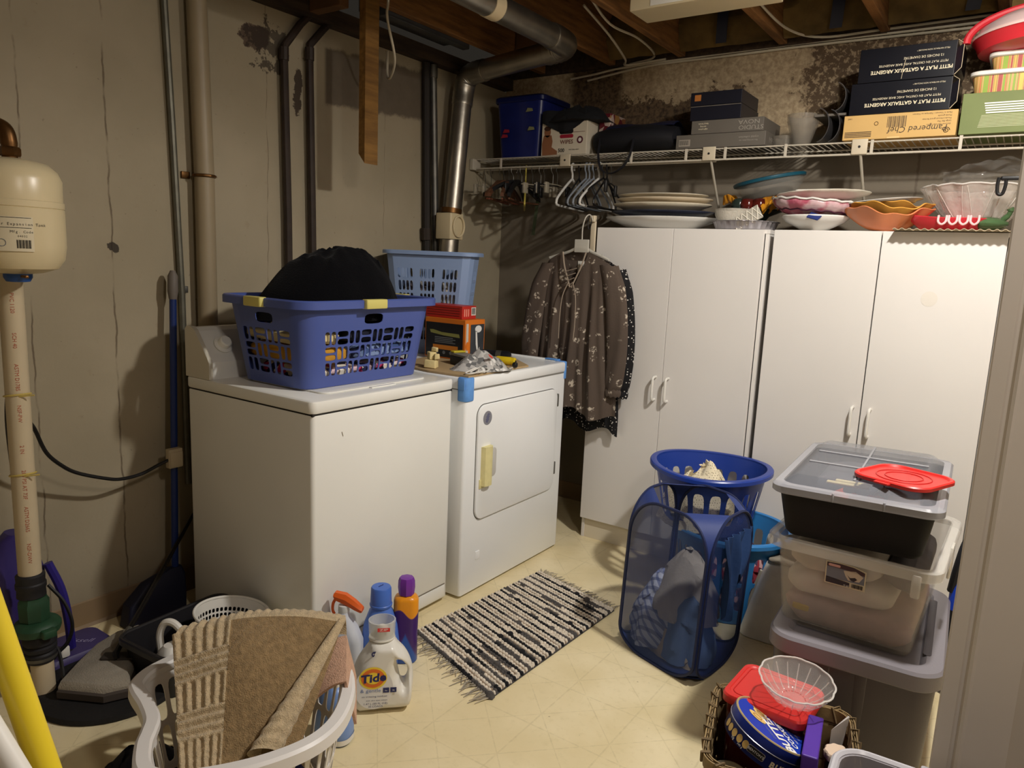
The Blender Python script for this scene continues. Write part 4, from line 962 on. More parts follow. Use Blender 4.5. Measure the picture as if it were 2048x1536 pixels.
# --- bottles on the floor before the washer
def bottle(name, lab, loc, rz, m, secs, group='cleaning product bottles before the washer', shape=None):
    t = thing(name, lab, 'bottle', loc, rz, group)
    part('body', MB().loft([at_z(rr(w, d, min(w, d)*rd, 7, ox, 0), z) for w, d, rd, ox, z in secs]), m, t, w=False, smooth=50)
    return t
TIDEW = mat('bottle_white', (226, 223, 214), .3)
t = thing('detergent_bottle', 'white detergent bottle with clear measuring cap and round orange logo', 'bottle', group='cleaning product bottles before the washer', M=Matrix.Translation((1.163, -2.150, 0)) @ Matrix.Rotation(R(45), 4, 'Z') @ Matrix.Diagonal((1.15, 1.05, 1, 1)))
def prof(ps, y0, y1, bev=.012):
    c = V((sum(p[0] for p in ps)/len(ps), sum(p[1] for p in ps)/len(ps))); return [[V((c.x+(p[0]-c.x)*k, y, c.y+(p[1]-c.y)*k)) for p in ps] for k, y in ((.80, y0), (.93, y0+bev*.35), (1, y0+bev), (1, y1-bev), (.93, y1-bev*.35), (.80, y1))]
out = smooth_path([(-.07, .0, 0), (.0, .0, 0), (.06, .0, 0), (.078, .012, 0), (.083, .05, 0), (.084, .10, 0), (.078, .145, 0), (.062, .18, 0), (.04, .205, 0), (.03, .218, 0), (.03, .226, 0), (0, .227, 0), (-.03, .226, 0), (-.03, .218, 0), (-.042, .20, 0), (-.064, .16, 0), (-.08, .10, 0), (-.084, .05, 0), (-.08, .012, 0), (-.07, 0.0, 0)], 4)[:-1]
hole = smooth_path([(.040, .165), (.052, .162), (.066, .135), (.069, .10), (.062, .078), (.052, .078), (.044, .10), (.036, .145), (.040, .165)] and [(x, z, 0) for x, z in ((.040, .163), (.054, .158), (.066, .135), (.069, .10), (.062, .078), (.052, .080), (.046, .105), (.038, .145), (.040, .163))], 4)[:-1]
# body with a grip hole: cells between outline and hole, then pillowed
oc = V((.054, .122)); No = 72
def at_ang(path, c, a):
    best = None; d = V((cos(a), sin(a)))
    for i in range(len(path)):
        p, q = V((path[i][0], path[i][1])), V((path[(i+1) % len(path)][0], path[(i+1) % len(path)][1]))
        e = q-p; den = d.x*e.y-d.y*e.x
        if abs(den) < 1e-9: continue
        w_ = p-c; s1 = (w_.x*e.y-w_.y*e.x)/den; s2 = (w_.x*d.y-w_.y*d.x)/den
        if s1 > 0 and -1e-6 <= s2 <= 1+1e-6 and (best is None or s1 > best): best = s1
    return c+d*(best or .01)
mb = MB()
for sg in (-1, 1):
    K = 9; vs = []
    for i in range(No):
        a = 2*pi*i/No; po = at_ang(out, oc, a); pi_ = at_ang(hole, oc, a)
        for k in range(K+1):
            f = k/K; p = pi_.lerp(po, f); L = (po-pi_).length
            din, dou = f*L, (1-f)*L; th = .050*min(1, sqrt(max(0, dou)/.022))*min(1, .30+.7*sqrt(max(0, din)/.02))
            vs.append((p.x, sg*th, p.y))
    mb.add(vs, [(i*(K+1)+k, ((i+1) % No)*(K+1)+k, ((i+1) % No)*(K+1)+k+1, i*(K+1)+k+1) for i in range(No) for k in range(K)])
    if sg == 1:
        h = No*(K+1)
        mb.f += [[i*(K+1), ((i+1) % No)*(K+1), ((i+1) % No)*(K+1)+h, i*(K+1)+h] for i in range(No)]; mb.mi += [0]*No
part('body', mb, TIDEW, t, w=False, smooth=60)
part('spout', MB().lathe([(.026, .222), (.022, .23), (.020, .25), (.012, .262), (.004, .266)], 24), mat('milky_spout', (214, 208, 196), .3), t, w=False)
CUPM = mat('clear_cap', (222, 222, 218), .12, alpha=.45)
part('cap', MB().lathe([(.033, .226), (.034, .23), (.036, .283), (.033, .284), (.032, .284), (.030, .232)], 32, None, False, False), CUPM, t, w=False)
part('cap_ribs', MB().lathe([(.034, .224), (.0352, .227), (.034, .232)], 32), TIDEW, t, w=False)
FT = fr((0, -.0507, 0), (1, 0, 0), (0, 0, 1))
decal([(p[0]*.62-.012, .028+(p[1])*.70) for p in ell(.075, .105, 40, 0, .095)] and ell(.046, .066, 40, -.020, .088), fr((0, -.0504, 0), (1, 0, 0), (0, 0, 1)), mat('label_white', (226, 224, 222), .35), t, 'label')
MW_T = MW[t.name]
def tl(x, z, y=-.0512): return MW_T @ fr((x, y, z), (1, 0, 0), (0, 0, 1))
def tdecal(pts, x, z, y, m, nm): return decal(pts, tl(x, z, y), m, t, nm)
for c in list(t.children):
    if c.name.startswith('label'): bpy.data.objects.remove(c)
tdecal(ell(.050, .068, 40), -.020, .088, -.0512, mat('label_white', (218, 219, 224), .35), 'label')
tdecal(ell(.036, .036, 40), -.022, .122, -.0518, mat('logo_yellow', (238, 206, 60), .4), 'logo_ring')
tdecal(ell(.030, .030, 40), -.022, .122, -.0524, mat('logo_orange', (224, 112, 36), .4), 'logo_ring')
tdecal(ell(.019, .019, 30), -.022, .122, -.0530, mat('logo_yellow', (238, 206, 60), .4), 'logo_disc')
BL = mat('navy_ink', (44, 48, 96), .6)
text('Tide', .036, tl(-.022, .122, -.0538) @ Matrix.Rotation(R(6), 4, 'Z'), mat('tide_blue', (26, 30, 96), .4), t, bold=.0012, shear=.15)
text('& gentle', .016, tl(-.028, .081, -.0524), mat('pale_blue_ink', (112, 130, 172), .5), t)
tdecal(rect(-.008, -.008, .008, .008), .012, .081, -.0522, BL, 'badge'); tdecal(rect(-.008, -.008, .008, .008), .031, .081, -.0522, BL, 'badge')
text('he', .006, tl(.012, .08, -.0529), WHITE_INK, t); text('96', .006, tl(.031, .08, -.0529), WHITE_INK, t)
text('no irritating residues', .0078, tl(-.018, .062, -.0524), BL, t); text('with ultra stain release', .006, tl(-.012, .049, -.0524), BL, t)
text('1.47 L (50 FL OZ)', .0085, tl(-.015, .038, -.0524), BL, t); text('32 LOADS', .0085, tl(-.015, .029, -.0524), BL, t)
tdecal(ell(.009, .009, 24), -.018, .198, -.0495, BL, 'he_badge'); text('HE', .009, tl(-.018, .198, -.0502), WHITE_INK, t)
decal(rect(-.016, -.006, .016, .006), MW_T @ fr((.004, -.0368, .268), (1, 0, 0), (0, 0, 1)), mat('red_sticker', (216, 52, 52), .5), t)
text('ZIP', .010, MW_T @ fr((.004, -.0374, .268), (1, 0, 0), (0, 0, 1)), WHITE_INK, t, sx=1.6)

LB = mat('softener_blue', (84, 122, 206), .3)
t = bottle('softener_bottle', 'light blue bottle with ridged blue cap behind the white detergent', (.995, -1.985, 0), 40, LB, [(.055, .034, .8, 0, .001), (.062, .04, .8, 0, .01), (.064, .042, .8, 0, .09), (.056, .04, .8, 0, .15), (.04, .036, .9, 0, .195), (.03, .03, 1, 0, .215)])
part('cap', MB().lathe([(.037, .213), (.038, .22), (.036, .222), (.034, .275), (.031, .28), (.02, .281)], 28), mat('cap_blue', (72, 112, 200), .4), t, w=False)
part('cap_mark', MB().tube([(-.008, -.006, .282), (.006, .01, .282)], .0012, 5), BL, t, w=False)
OY = mat('bottle_orange', (232, 150, 30), .35)
def ob(N, vec):
    s = N.xyz(vec); k = N.step(s[2], .190, .184); w_ = N.m('ADD', s[2], N.m('MULTIPLY', N.m('SINE', N.m('MULTIPLY', s[0], 75.)), .016))
    c = N.mix(N.step(w_, .186, .180), rgb(232, 150, 30), rgb(66, 32, 110))
    return N.mix(N.step(N.m('ADD', s[2], N.m('MULTIPLY', N.m('ABSOLUTE', s[0]), 2.2)), .12, .10), c, rgb(44, 92, 184))
t = bottle('cleaner_bottle', 'orange and purple floor cleaner bottle with purple cap by the rug', (1.045, -1.915, 0), 40, mat('orange_purple_wrap', (232, 150, 30), .3, f=ob), [(.036, .028, .8, 0, .001), (.041, .032, .8, 0, .008), (.040, .032, .8, 0, .10), (.042, .033, .8, 0, .16), (.042, .033, .8, 0, .225), (.036, .03, .8, 0, .236), (.02, .02, 1, 0, .243)])
part('cap', MB().lathe([(.018, .24), (.026, .244), (.029, .268), (.028, .292), (.024, .303), (.012, .305)], 8), mat('cap_purple', (116, 48, 156), .4), t, w=False, smooth=20)
t = bottle('spray_bottle', 'white spray bottle with an orange trigger top leaning by the washer', (.935, -2.085, 0), 30, mat('spray_white', (206, 210, 218), .35), [(.05, .032, .7, 0, .001), (.055, .036, .7, 0, .01), (.055, .036, .7, 0, .11), (.042, .033, .8, -.004, .155), (.02, .02, 1, -.008, .195), (.017, .017, 1, -.008, .215)])
part('collar', MB().lathe([(.017, .208), (.019, .212), (.018, .232), (.014, .234)], 20, Matrix.Translation((-.008, 0, 0))), mat('translucent_collar', (214, 216, 214), .3), t, w=False)
TO = mat('trigger_orange', (224, 98, 34), .4)
part('trigger_head', MB().loft([[V((x, y, z)) for y, z in ((-.013, zb), (.013, zb), (.015, (zb+zt)/2), (.009, zt), (-.009, zt), (-.015, (zb+zt)/2))] for x, zb, zt in ((-.04, .262, .272), (-.035, .252, .277), (0, .238, .272), (.03, .222, .252), (.05, .214, .234), (.056, .216, .228))]), TO, t, w=False, smooth=30)
part('trigger', MB().tube(smooth_path([(-.034, 0, .255), (-.044, 0, .235), (-.046, 0, .212), (-.04, 0, .198)], 4), .005, 8), TO, t, w=False)
t = bottle('bleach_bottle', 'white bottle with dark blue cap between the towel and spray bottle', (.965, -2.215, 0), 30, mat('bleach_white', (214, 220, 230), .35), [(.05, .036, .8, 0, .001), (.056, .042, .8, 0, .01), (.056, .042, .8, 0, .14), (.04, .036, .9, 0, .19), (.02, .02, 1, 0, .22), (.016, .016, 1, 0, .23)])
part('cap', MB().lathe([(.019, .224), (.02, .228), (.019, .252), (.016, .255)], 20), mat('cap_navy', (30, 54, 140), .4), t, w=False)
t = bottle('bleach_bottle', 'white and blue bottle low behind the right rim of the towel basket', (1.175, -2.35, 0), 20, mat('blue_white_label', (120, 152, 212), .35), [(.05, .036, .8, 0, .001), (.054, .04, .8, 0, .01), (.054, .04, .8, 0, .05), (.053, .04, .8, 0, .1), (.036, .034, .9, 0, .15), (.018, .018, 1, 0, .17)])
part('base_band', MB().loft([at_z(rr(.055, .041, .033, 7), z) for z in (.006, .022)], False, False), WPLAST, t, w=False)
part('cap', MB().lathe([(.02, .168), (.02, .19), (.016, .194)], 20), WPLAST, t, w=False)

# --- rag rug
t = thing('rag_rug', 'black and white woven rag rug with fringed ends in front of the machines', 'rug', (1.2, -1.45, 0))
q00, q10, q11, q01 = V((1.01, -1.006, 0)), V((1.445, -1.12, 0)), V((1.415, -1.916, 0)), V((.945, -1.755, 0))
RG = [mat('rag_cream', (222, 210, 192), 1., var=.2, vs=60), mat('rag_black', (24, 24, 28), 1., var=.3, vs=60), mat('rag_grey', (82, 78, 76), 1., var=.3, vs=60), mat('rag_tan', (150, 132, 112), 1., var=.2, vs=60)]
bd = MB(); rnd = random.Random(3); rows, colsn = 76, 30
oct_ = [(1, 0, 0), (0, 1, 0), (-1, 0, 0), (0, -1, 0), (0, 0, 1)]
seq = [1, 0, 3, 0, 1, 0, 0, 2, 0, 3, 0, 1]
for j in range(rows):
    base = (0, 3, 0, 1)[j % 4]; run = 0; cur = base
    for i in range(colsn):
        if run <= 0:
            run = rnd.randint(2, 9); cur = base
            x = rnd.random()
            if base == 1 and x < .35: cur = 2
            elif base == 0 and x < .06: cur = 2
            elif base == 3 and x < .3: cur = 0
        run -= 1
        u, v = (i+.5+(.5 if j % 2 else 0)*.6)/(colsn+.4), (j//4+(.17, .40, .60, .86)[j % 4])/(rows/4)
        p = bil(u, v, q00, q10, q01, q11)+V((rnd.uniform(-.001, .001), rnd.uniform(-.002, .002), .006))
        big = 1.7 if (base == 1 and rnd.random() < .05) else 1.
        hw_, hl, hh = .0105*big*(.8 if base == 3 else 1), .0088*big*(.62 if base == 3 else 1.12 if base == 1 else 1), .0075*big*(.8 if base == 3 else 1)*rnd.uniform(.85, 1.2); dx = (q10-q00).normalized(); dy = (q01-q00).normalized()
        bd.cur = cur; vs = []
        for a in range(6): q = 2*pi*a/6+.3; vs.append(p+dx*hw_*cos(q)+dy*hl*sin(q)-V((0, 0, .004)))
        for a in range(6): q = 2*pi*a/6; vs.append(p+dx*hw_*.66*cos(q)+dy*hl*.66*sin(q)+V((0, 0, hh*.75)))
        vs.append(p+V((0, 0, hh)))
        bd.add(vs, [(a, (a+1) % 6, 6+(a+1) % 6, 6+a) for a in range(6)]+[(6+a, 6+(a+1) % 6, 12) for a in range(6)])
part('woven_rags', bd, RG, t, smooth=60, kind='stuff')
part('backing', MB().add([q00+V((0, 0, .003)), q10+V((0, 0, .003)), q11+V((0, 0, .003)), q01+V((0, 0, .003))]+[p+V((0, 0, .0005)) for p in (q00, q10, q11, q01)], [(0, 1, 2, 3), (7, 6, 5, 4), (0, 4, 5, 1), (1, 5, 6, 2), (2, 6, 7, 3), (3, 7, 4, 0)]), mat('rag_under', (70, 66, 64), 1.), t)
for e0, e1, out_ in ((q00, q10, V((.08, 1, 0))), (q01, q11, V((-.10, -1, 0)))):
    fg = MB(); 
    for i in range(70):
        p = e0.lerp(e1, (i+.5)/70); L = rnd.uniform(.02, .05) if out_.y > 0 else rnd.uniform(.03, .075); s_ = rnd.uniform(-.03, .03)
        fg.cur = 0 if rnd.random() < .5 else 1
        fg.tube([p+V((0, 0, .004)), p+out_*L*.5+V((s_*.4, 0, .007*rnd.random()+.002)), p+out_*L+V((s_, 0, .0025))], [.0022, .0018, .001], 4)
    part('fringe', fg, [mat('fringe_grey', (138, 130, 118), 1.), mat('fringe_pale', (178, 168, 148), 1.)], t, kind='stuff')

# ================================================================ pop-up hamper and the baskets behind it
def mesh_film(name, col, a):
    return mat(name, col, .6, alpha=a)
NET = mesh_film('navy_netting', (34, 58, 112), .52); NAVYF = mat('navy_nylon', (34, 54, 116), .6, bump=.1); PIPE_ = mat('navy_piping', (22, 34, 74), .6)
t = thing('pop_up_hamper', 'navy mesh pop-up hamper full of clothes standing beside the rag rug', 'hamper', (1.78, -1.24, 0), group=None)
F0, F1, B1, B0 = V((1.562, -1.335, 0)), V((1.905, -1.452, 0)), V((1.945, -1.13, 0)), V((1.615, -1.01, 0))
HH = .575; lean = V((.020, .0, 0)); cr_ = .135
def corner_curve(P, Q, top=True):
    """panel outline between floor corners P and Q as a closed list, with the indices of its four arcs"""
    e = (Q-P); L = e.length; e = e/L; pts = []
    for qx, qz, a0 in ((1, 1, 0), (0, 1, 90), (0, 0, 180), (1, 0, 270)):
        for i in range(13):
            a = R(a0+90*i/12); cxx = L-cr_ if qx else cr_; czz = HH-cr_ if qz else cr_*.55+.004
            rz = cr_ if qz else cr_*.55
            s_, z = cxx+cr_*cos(a), czz+rz*sin(a)
            s_ += (.5-s_/L)*(.02+0*z)
            pts.append(P+e*s_+V((0, 0, z))+lean*(z/HH))
    return pts
C4 = ((F0, F1), (F1, B1), (B1, B0), (B0, F0)); OUT = []
for i, (P, Q) in enumerate(C4):
    o = corner_curve(P, Q); OUT.append(o); c = sum(o, V())/len(o)
    mb = MB(); mb.add(o+[c], [(k, (k+1) % len(o), len(o)) for k in range(len(o))])
    part('mesh_panel', mb, NET, t, smooth=0)
    part('piping', MB().tube(o, .0055, 6, closed=True), PIPE_, t)
for i in range(4):
    A, B = OUT[i], OUT[(i+1) % 4]           # right arcs of A meet left arcs of B
    ra = A[39:52]+A[0:13]; lb = list(reversed(B[13:39]))
    part('corner_gusset', MB().loft([ra, lb], False, False, close=False), NAVYF, t)
oc_ = []
for P, Q in C4: oc_ += [P.lerp(Q, .22), P.lerp(Q, .78)]
part('base', MB().loft([[p+V((0, 0, z)) for p in oc_] for z in (.003, .008)]), NAVYF, t)
GREYC = mat('grey_trousers', (168, 162, 158), .95, var=.2, bump=.3, bs=120)
PLAID = mat('blue_plaid', (96, 110, 160), .95, f=plaid((196, 204, 230), (86, 102, 164), (56, 68, 124), 30), bump=.3)
BLUEC = mat('slate_blue_cloth', (96, 124, 172), .95, var=.25, bump=.3)
TANC = mat('tan_cloth', (186, 168, 142), .95, var=.15, bump=.3)
g = 'dirty clothes in the mesh hamper'
solo('trousers', 'grey trousers heaped on top inside the navy mesh hamper', 'clothes', heap(1.77, -1.22, .15, .13, .12, .215, seed=4, fold=.035, fs=11, n=60, m=22, p=2.4, rot=-20), GREYC, g)
solo('plaid_shirt', 'blue plaid shirt at the left inside the navy mesh hamper', 'clothes', heap(1.69, -1.25, .03, .10, .095, .25, seed=6, fold=.03, fs=13, n=56, m=22, p=2.6), PLAID, g)
solo('blue_shirt', 'slate blue shirt spilling down right inside the navy mesh hamper', 'clothes', heap(1.815, -1.28, .02, .095, .10, .22, seed=11, fold=.035, fs=10, n=60, m=22, p=3), BLUEC, g)
solo('tan_shirt', 'tan garment at the bottom inside the navy mesh hamper', 'clothes', heap(1.765, -1.315, .01, .12, .045, .10, seed=15, fold=.03, fs=14, n=50, m=18, rot=-19), TANC, g)
def shirt(u, v):
    P = V((1.935, -1.30, .505)); e = V((.03, .20, 0)); n_ = V((.97, -.15, 0))
    p = P+e*(u-.35)*(1-.45*v)+V((.01*v, -.03*v*u, -.30*v*(.72+.28*sin(u*6+.5))))
    return p+n_*(.016+.014*sin(u*15+v*3)*min(1, v*2+.2)+.006*sin(u*31))
part_shirt = solo('tee_shirt', 'dark blue tee shirt hanging over the right side of the mesh hamper', 'clothes', sheet(shirt, 40, 24, .003), mat('dark_blue_jersey', (34, 62, 108), .95, var=.2, bump=.25), smooth=60)

RB = mat('round_basket_blue', (32, 60, 146), .33)
def round_basket(name, lab, c, z0, z1, r0, r1, m, nslot, rows_, rimw=.02, tilt=None, sx=1., sy=1.):
    t = thing(name, lab, 'laundry basket', (c[0], c[1], z0)); H = z1-z0; PER = 2*pi*(r0+r1)/2
    def dz(a): return (tilt*cos(a-.2)**2 if tilt else 0)
    def S(u, v):
        a = 2*pi*u/PER; k = v/H; q = r0+(r1-r0)*k; return V((c[0]+q*sx*cos(a), c[1]+q*sy*sin(a), z0+v-dz(a)*k))
    ca = []; vs = [0]
    for v0, v1 in rows_:
        ca += slot_rows(0, PER, ((v0, v1, (v1-v0)*.44),), nslot, .34); 
    ys = [0]+[q for r_ in rows_ for q in r_]+[H]
    for a, b in zip(ys[::2], ys[1::2]):
        if b-a > 1e-6: ca.append((0, PER, a, b, None))
    mb = MB().cells(S, ca); k = 40; mb.add([S(PER*i/k, 0) for i in range(k)], [tuple(range(k))])
    part('body', mb.solid(.003, 2e-4), m, t)
    rings = []
    for e, d in ((-.004, -.004), (-.004, .004), (.004, .007), (rimw-.004, .005), (rimw, 0), (rimw, -.014), (rimw-.003, -.014), (rimw-.005, -.002), (0, -.003), (-.004, -.004)):
        rings.append([V((c[0]+(r1+e)*sx*cos(a), c[1]+(r1+e)*sy*sin(a), z1+d-dz(a))) for a in [2*pi*i/64 for i in range(64)]])
    part('rim', MB().loft(rings, False, False), m, t)
    return t
round_basket('laundry_basket', 'bright light blue round basket on the floor behind the mesh hamper', (1.775, -.765), .003, .345, .18, .222, mat('sky_blue_plastic', (48, 128, 196), .35), 22, ((.05, .17), (.17, .29)), .018)
solo('garment', 'dark red patterned garment filling the light blue round basket', 'clothes', heap(1.775, -.765, .01, .165, .165, .285, seed=7, fold=.03, fs=12, p=4), mat('dark_red_print', (130, 44, 56), .95, f=motley(((140, 44, 58), (70, 24, 44), (60, 60, 90), (190, 150, 150)), 45), bump=.3))
round_basket('laundry_basket', 'royal blue round laundry basket raised behind the navy mesh hamper', (1.665, -.765), .335, .573, .175, .225, RB, 20, ((.035, .185),), .022, tilt=-.012)
DOTC = mat('cream_dotted_cloth', (224, 212, 180), .95, f=lambda N, v: N.mix(N.step(N.n('ShaderNodeTexVoronoi', {'Vector': v, 'Scale': 130., 'Randomness': .3}), .30, .22), rgb(226, 214, 184), rgb(120, 104, 80)))
solo('dotted_blouse', 'cream dotted cloth piled inside the royal blue round basket', 'clothes', heap(1.64, -.79, .342, .165, .16, .215, seed=21, fold=.04, fs=13, n=64, m=24, p=3.2, flat=.3), DOTC)
solo('navy_garment', 'dark navy garment hanging below the light blue basket rim at right', 'clothes', heap(1.99, -.83, .01, .03, .07, .27, seed=3, fold=.02, fs=18, p=4), NAVY)

t = thing('step_stool', 'white plastic step stool with dirty top between hamper and grey tote', 'stool', (2.03, -.83, 0))
SW = mat('stool_white', (240, 236, 226), .45, var=.12, vs=9)
legs = [at_z(rr(.115-e, .13-e, .05, 6, 2.035, -.83), z) for e, z in ((-.025, .002), (-.022, .02), (.005, .15), (.028, .25), (.036, .278), (.048, .29), (.065, .294))]
part('shell', MB().loft(legs, False, True), SW, t)
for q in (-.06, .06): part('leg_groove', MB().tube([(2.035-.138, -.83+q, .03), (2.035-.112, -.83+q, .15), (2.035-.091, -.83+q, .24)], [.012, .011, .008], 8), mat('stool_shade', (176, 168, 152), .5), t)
part('tread', MB().rbox((1.965, -.92, .293), (2.105, -.74, .297), .002, .03), mat('dirty_tread', (150, 140, 124), .7, var=.4, vs=18), t)
solo('black_bowl', 'black round bowl sitting on the white step stool', 'bowl', MB().lathe([(.045, .298), (.075, .31), (.085, .345), (.088, .36), (.082, .36), (.07, .315), (.04, .305)], 32, Matrix.Translation((2.075, -.80, 0))), BLACK)

# ================================================================ stack of storage totes
def tote(t, w0, d0, w1, d1, h, m, th=.004, r=.035, z0=.0):
    part('body', MB().loft([at_z(rr(w0-.01, d0-.01, r*.8, 6), z0), at_z(rr(w0, d0, r, 6), z0+.012), at_z(rr(w1, d1, r, 6), z0+h), at_z(rr(w1-th, d1-th, r-.003, 6), z0+h), at_z(rr(w0-th, d0-th, r-.003, 6), z0+.015)], True, True), m, t, w=False)
GREYT = mat('tote_grey', (84, 78, 81), .45, bump=.08, bs=200); GREYL = mat('tote_lid_grey', (128, 124, 130), .38, bump=.05, bs=150)
G1 = thing('storage_tote', 'grey storage tote with lid, bottom of the tote stack on the floor', 'storage tote', (2.375, -1.405, 0), 3)
tote(G1, .182, .268, .198, .29, .385, GREYT, r=.045)
for x in (-.06, .03): part('wall_rib', MB().loft([at_z(rr(.016, .006, .005, 3, x, -.262), .04), at_z(rr(.016, .006, .005, 3, x, -.284), .36)]), GREYT, G1, w=False)
lr = []
for e, z in ((-.002, .365), (.014, .363), (.022, .370), (.022, .408), (.016, .416), (-.022, .416), (-.034, .404), (-.036, .398)): lr.append(at_z(rr(.19+e, .285+e, .055+max(e, -.03)*.8, 8), z))
part('lid', MB().loft(lr, False, True), GREYL, G1, w=False)
part('lid_groove', MB().rbox((.158, -.19, .4155), (.178, .20, .418), .001, .009), mat('groove_dark', (78, 74, 78), .5), G1, w=False)
#part('label_patch', MB().rbox((-.15, -.2805, .25), (-.06, -.2775, .33), .001), mat('dull_maroon', (96, 72, 74), .5), G1, w=False)
G2 = thing('storage_tote', 'clear storage tote of linens with paper label, middle of the stack', 'storage tote', (2.355, -1.385, .4015), -1)
CLR = mat('clear_tote', (206, 200, 190), .18, alpha=.24, spec=.6); CLR2 = mat('clear_tote_rim', (222, 218, 210), .22, alpha=.36)
tote(G2, .166, .225, .19, .252, .255, CLR, .003, .03)
part('rim', rim(rr(.19, .252, .03, 6), .255, .026, .022), CLR2, G2, w=False)
part('latch', MB().rbox((.150, -.284, .19), (.172, -.272, .25), .004), CLR2, G2, w=False)
part('latch', MB().rbox((.208, -.03, .17), (.216, .03, .26), .004), WPLAST, G2, w=False)
lx0, ly0 = -.055, -.246
Mlab = MW[G2.name] @ fr((lx0, -.2465, .158), (1, 0, 0), (0, -.10, 1))
lbp = [(0, 0), (.10, 0), (.10, .056), (.07, .064), (.035, .066), (0, .064)]
decal(lbp, Mlab, mat('label_cream', (206, 194, 164), .5), G2, 'label')
Ml2 = Mlab @ Matrix.Translation((0, 0, .0006))
decal([(.003, .018), (.097, .018), (.097, .053), (.07, .061), (.035, .063), (.003, .061)], Ml2, mat('label_slate', (110, 112, 122), .5), G2)
Ml3 = Mlab @ Matrix.Translation((0, 0, .0012))
decal([(.003, .050), (.05, .050), (.097, .044), (.097, .053), (.07, .061), (.035, .063), (.003, .061)], Ml3, mat('label_maroon', (62, 36, 40), .5), G2)
decal([(.003, .003), (.062, .003), (.062, .015), (.003, .020)], Ml3, mat('label_dark', (40, 34, 40), .5), G2)
decal([(.045, .047), (.075, .052), (.094, .040), (.085, .024), (.058, .022), (.050, .034)], Ml3, mat('label_sand', (196, 180, 160), .5), G2)
Ml4 = Mlab @ Matrix.Translation((0, 0, .0018))
decal([(.055, .037), (.062, .030), (.074, .034), (.080, .030), (.072, .022), (.064, .024)], Ml4, mat('label_dark', (40, 34, 40), .5), G2)
decal(rr(.015, .0035, .0034, 4, .022, .0555), Ml4, mat('label_pink', (206, 158, 150), .5), G2)
text('15 gal', .006, Mlab @ fr((.054, .006, .0019), (1, 0, 0), (0, 1, 0)), WHITE_INK, G2)
for i in range(9): decal(rect(.068+i*.003, .004, .0695+i*.003+(i % 3)*.0004, .015), Ml4, INK, G2, 'barcode')
MG2 = MW[G2.name]
def linen(lab, x0, x1, z0, z1, m, se):
    mb = slab(x0, x1, -.222, .21, z0, z1, .05, se, .016); mb.xf(MG2)
    solo('folded_linen', lab, 'linen', mb, m, 'linens inside the clear tote', smooth=60)
linen('dusty pink folded linen at the bottom of the clear tote', -.158, .158, .012, .09, mat('dusty_pink', (190, 160, 152), .95, var=.25, vs=10, bump=.3), 1)
linen('cream folded linen in the middle of the clear tote', -.162, .11, .095, .16, mat('cream_linen', (224, 216, 202), .95, var=.2, vs=9, bump=.3), 2)
linen('pale beige folded linen at the top of the clear tote', -.165, .07, .168, .24, mat('beige_linen', (216, 206, 190), .95, var=.2, vs=9, bump=.3), 3)
linen('grey folded linen at the right end of the clear tote', .075, .168, .165, .225, mat('grey_linen', (120, 116, 118), .95, var=.2, vs=9, bump=.3), 4)
mb = slab(-.14, -.09, -.218, -.18, .04, .07, .012, 6, .004); mb.xf(MG2 @ Matrix.Translation((0, -.002, 0)))
solo('yellow_rag', 'small yellow rag at the lower left corner in the clear tote', 'rag', mb, mat('yellow_rag', (200, 164, 50), .95))
G3 = thing('storage_tote', 'black storage tote with grey translucent lid on top of the stack', 'storage tote', M=Matrix.Translation((2.335, -1.37, .672)) @ Matrix.Rotation(R(2.5), 4, 'Z') @ Matrix.Rotation(R(-.8), 4, 'Y'))
TB = mat('tote_black', (20, 18, 18), .6, bump=.08, bs=200, spec=.25)
tote(G3, .168, .268, .188, .288, .134, TB, .004, .03)
for x in (.12,): part('wall_rib', MB().loft([at_z(rr(.012, .005, .004, 3, x, -.262), .02), at_z(rr(.012, .005, .004, 3, x+.01, -.279), .12)]), TB, G3, w=False)
LID = mat('lid_translucent', (150, 152, 160), .18, alpha=.42, spec=.6); LIDR = mat('lid_rim', (158, 158, 164), .25, alpha=.80)
lw, ld = .188, .288
part('lid_rim', MB().loft([at_z(rr(lw+e, ld+e, .04, 7), z) for e, z in ((.002, .124), (.013, .122), (.018, .127), (.018, .142), (.012, .148), (-.006, .149))], False, False), LIDR, G3, w=False)
top_ = [at_z(rr(lw+e, ld+e, max(.012, .04+e*.6), 7), z) for e, z in ((-.006, .149), (-.034, .168), (-.04, .170))]
part('lid', MB().loft(top_, False, True), LID, G3, w=False)
for y in (-.09, .06): part('lid_step', MB().rbox((-lw+.04, y, .1695), (lw-.04, y+.012, .1735), .0015), LIDR, G3, w=False)
part('lid_ridge', MB().rbox((-.012, -.23, .1695), (-.006, .23, .173), .0015), LIDR, G3, w=False)
for x in (-.05, .07): part('rim_notch', MB().rbox((x, -ld-.020, .123), (x+.006, -ld-.012, .147), .002), LIDR, G3, w=False)
MG3 = MW[G3.name]
def inbox(name, lab, cat, mb, m): mb.xf(MG3); solo(name, lab, cat, mb, m, 'things under the translucent tote lid', smooth=50)
inbox('orange_packet', 'crumpled orange red packet under the translucent lid of black tote', 'packet', heap(-.03, -.19, .02, .08, .045, .105, seed=2, fold=.02, fs=16, p=3), mat('orange_red', (206, 74, 48), .7, var=.2))
inbox('peach_box', 'peach coloured box under the translucent lid, front right corner', 'box', MB().rbox((.07, -.23, .012), (.145, -.14, .125), .003), mat('peach_card', (214, 160, 120), .6, var=.1))
inbox('red_folder', 'red folder under the translucent lid at its front right', 'folder', MB().rbox((.02, -.235, .012), (.06, -.15, .12), .003), mat('red_folder', (190, 40, 44), .6))
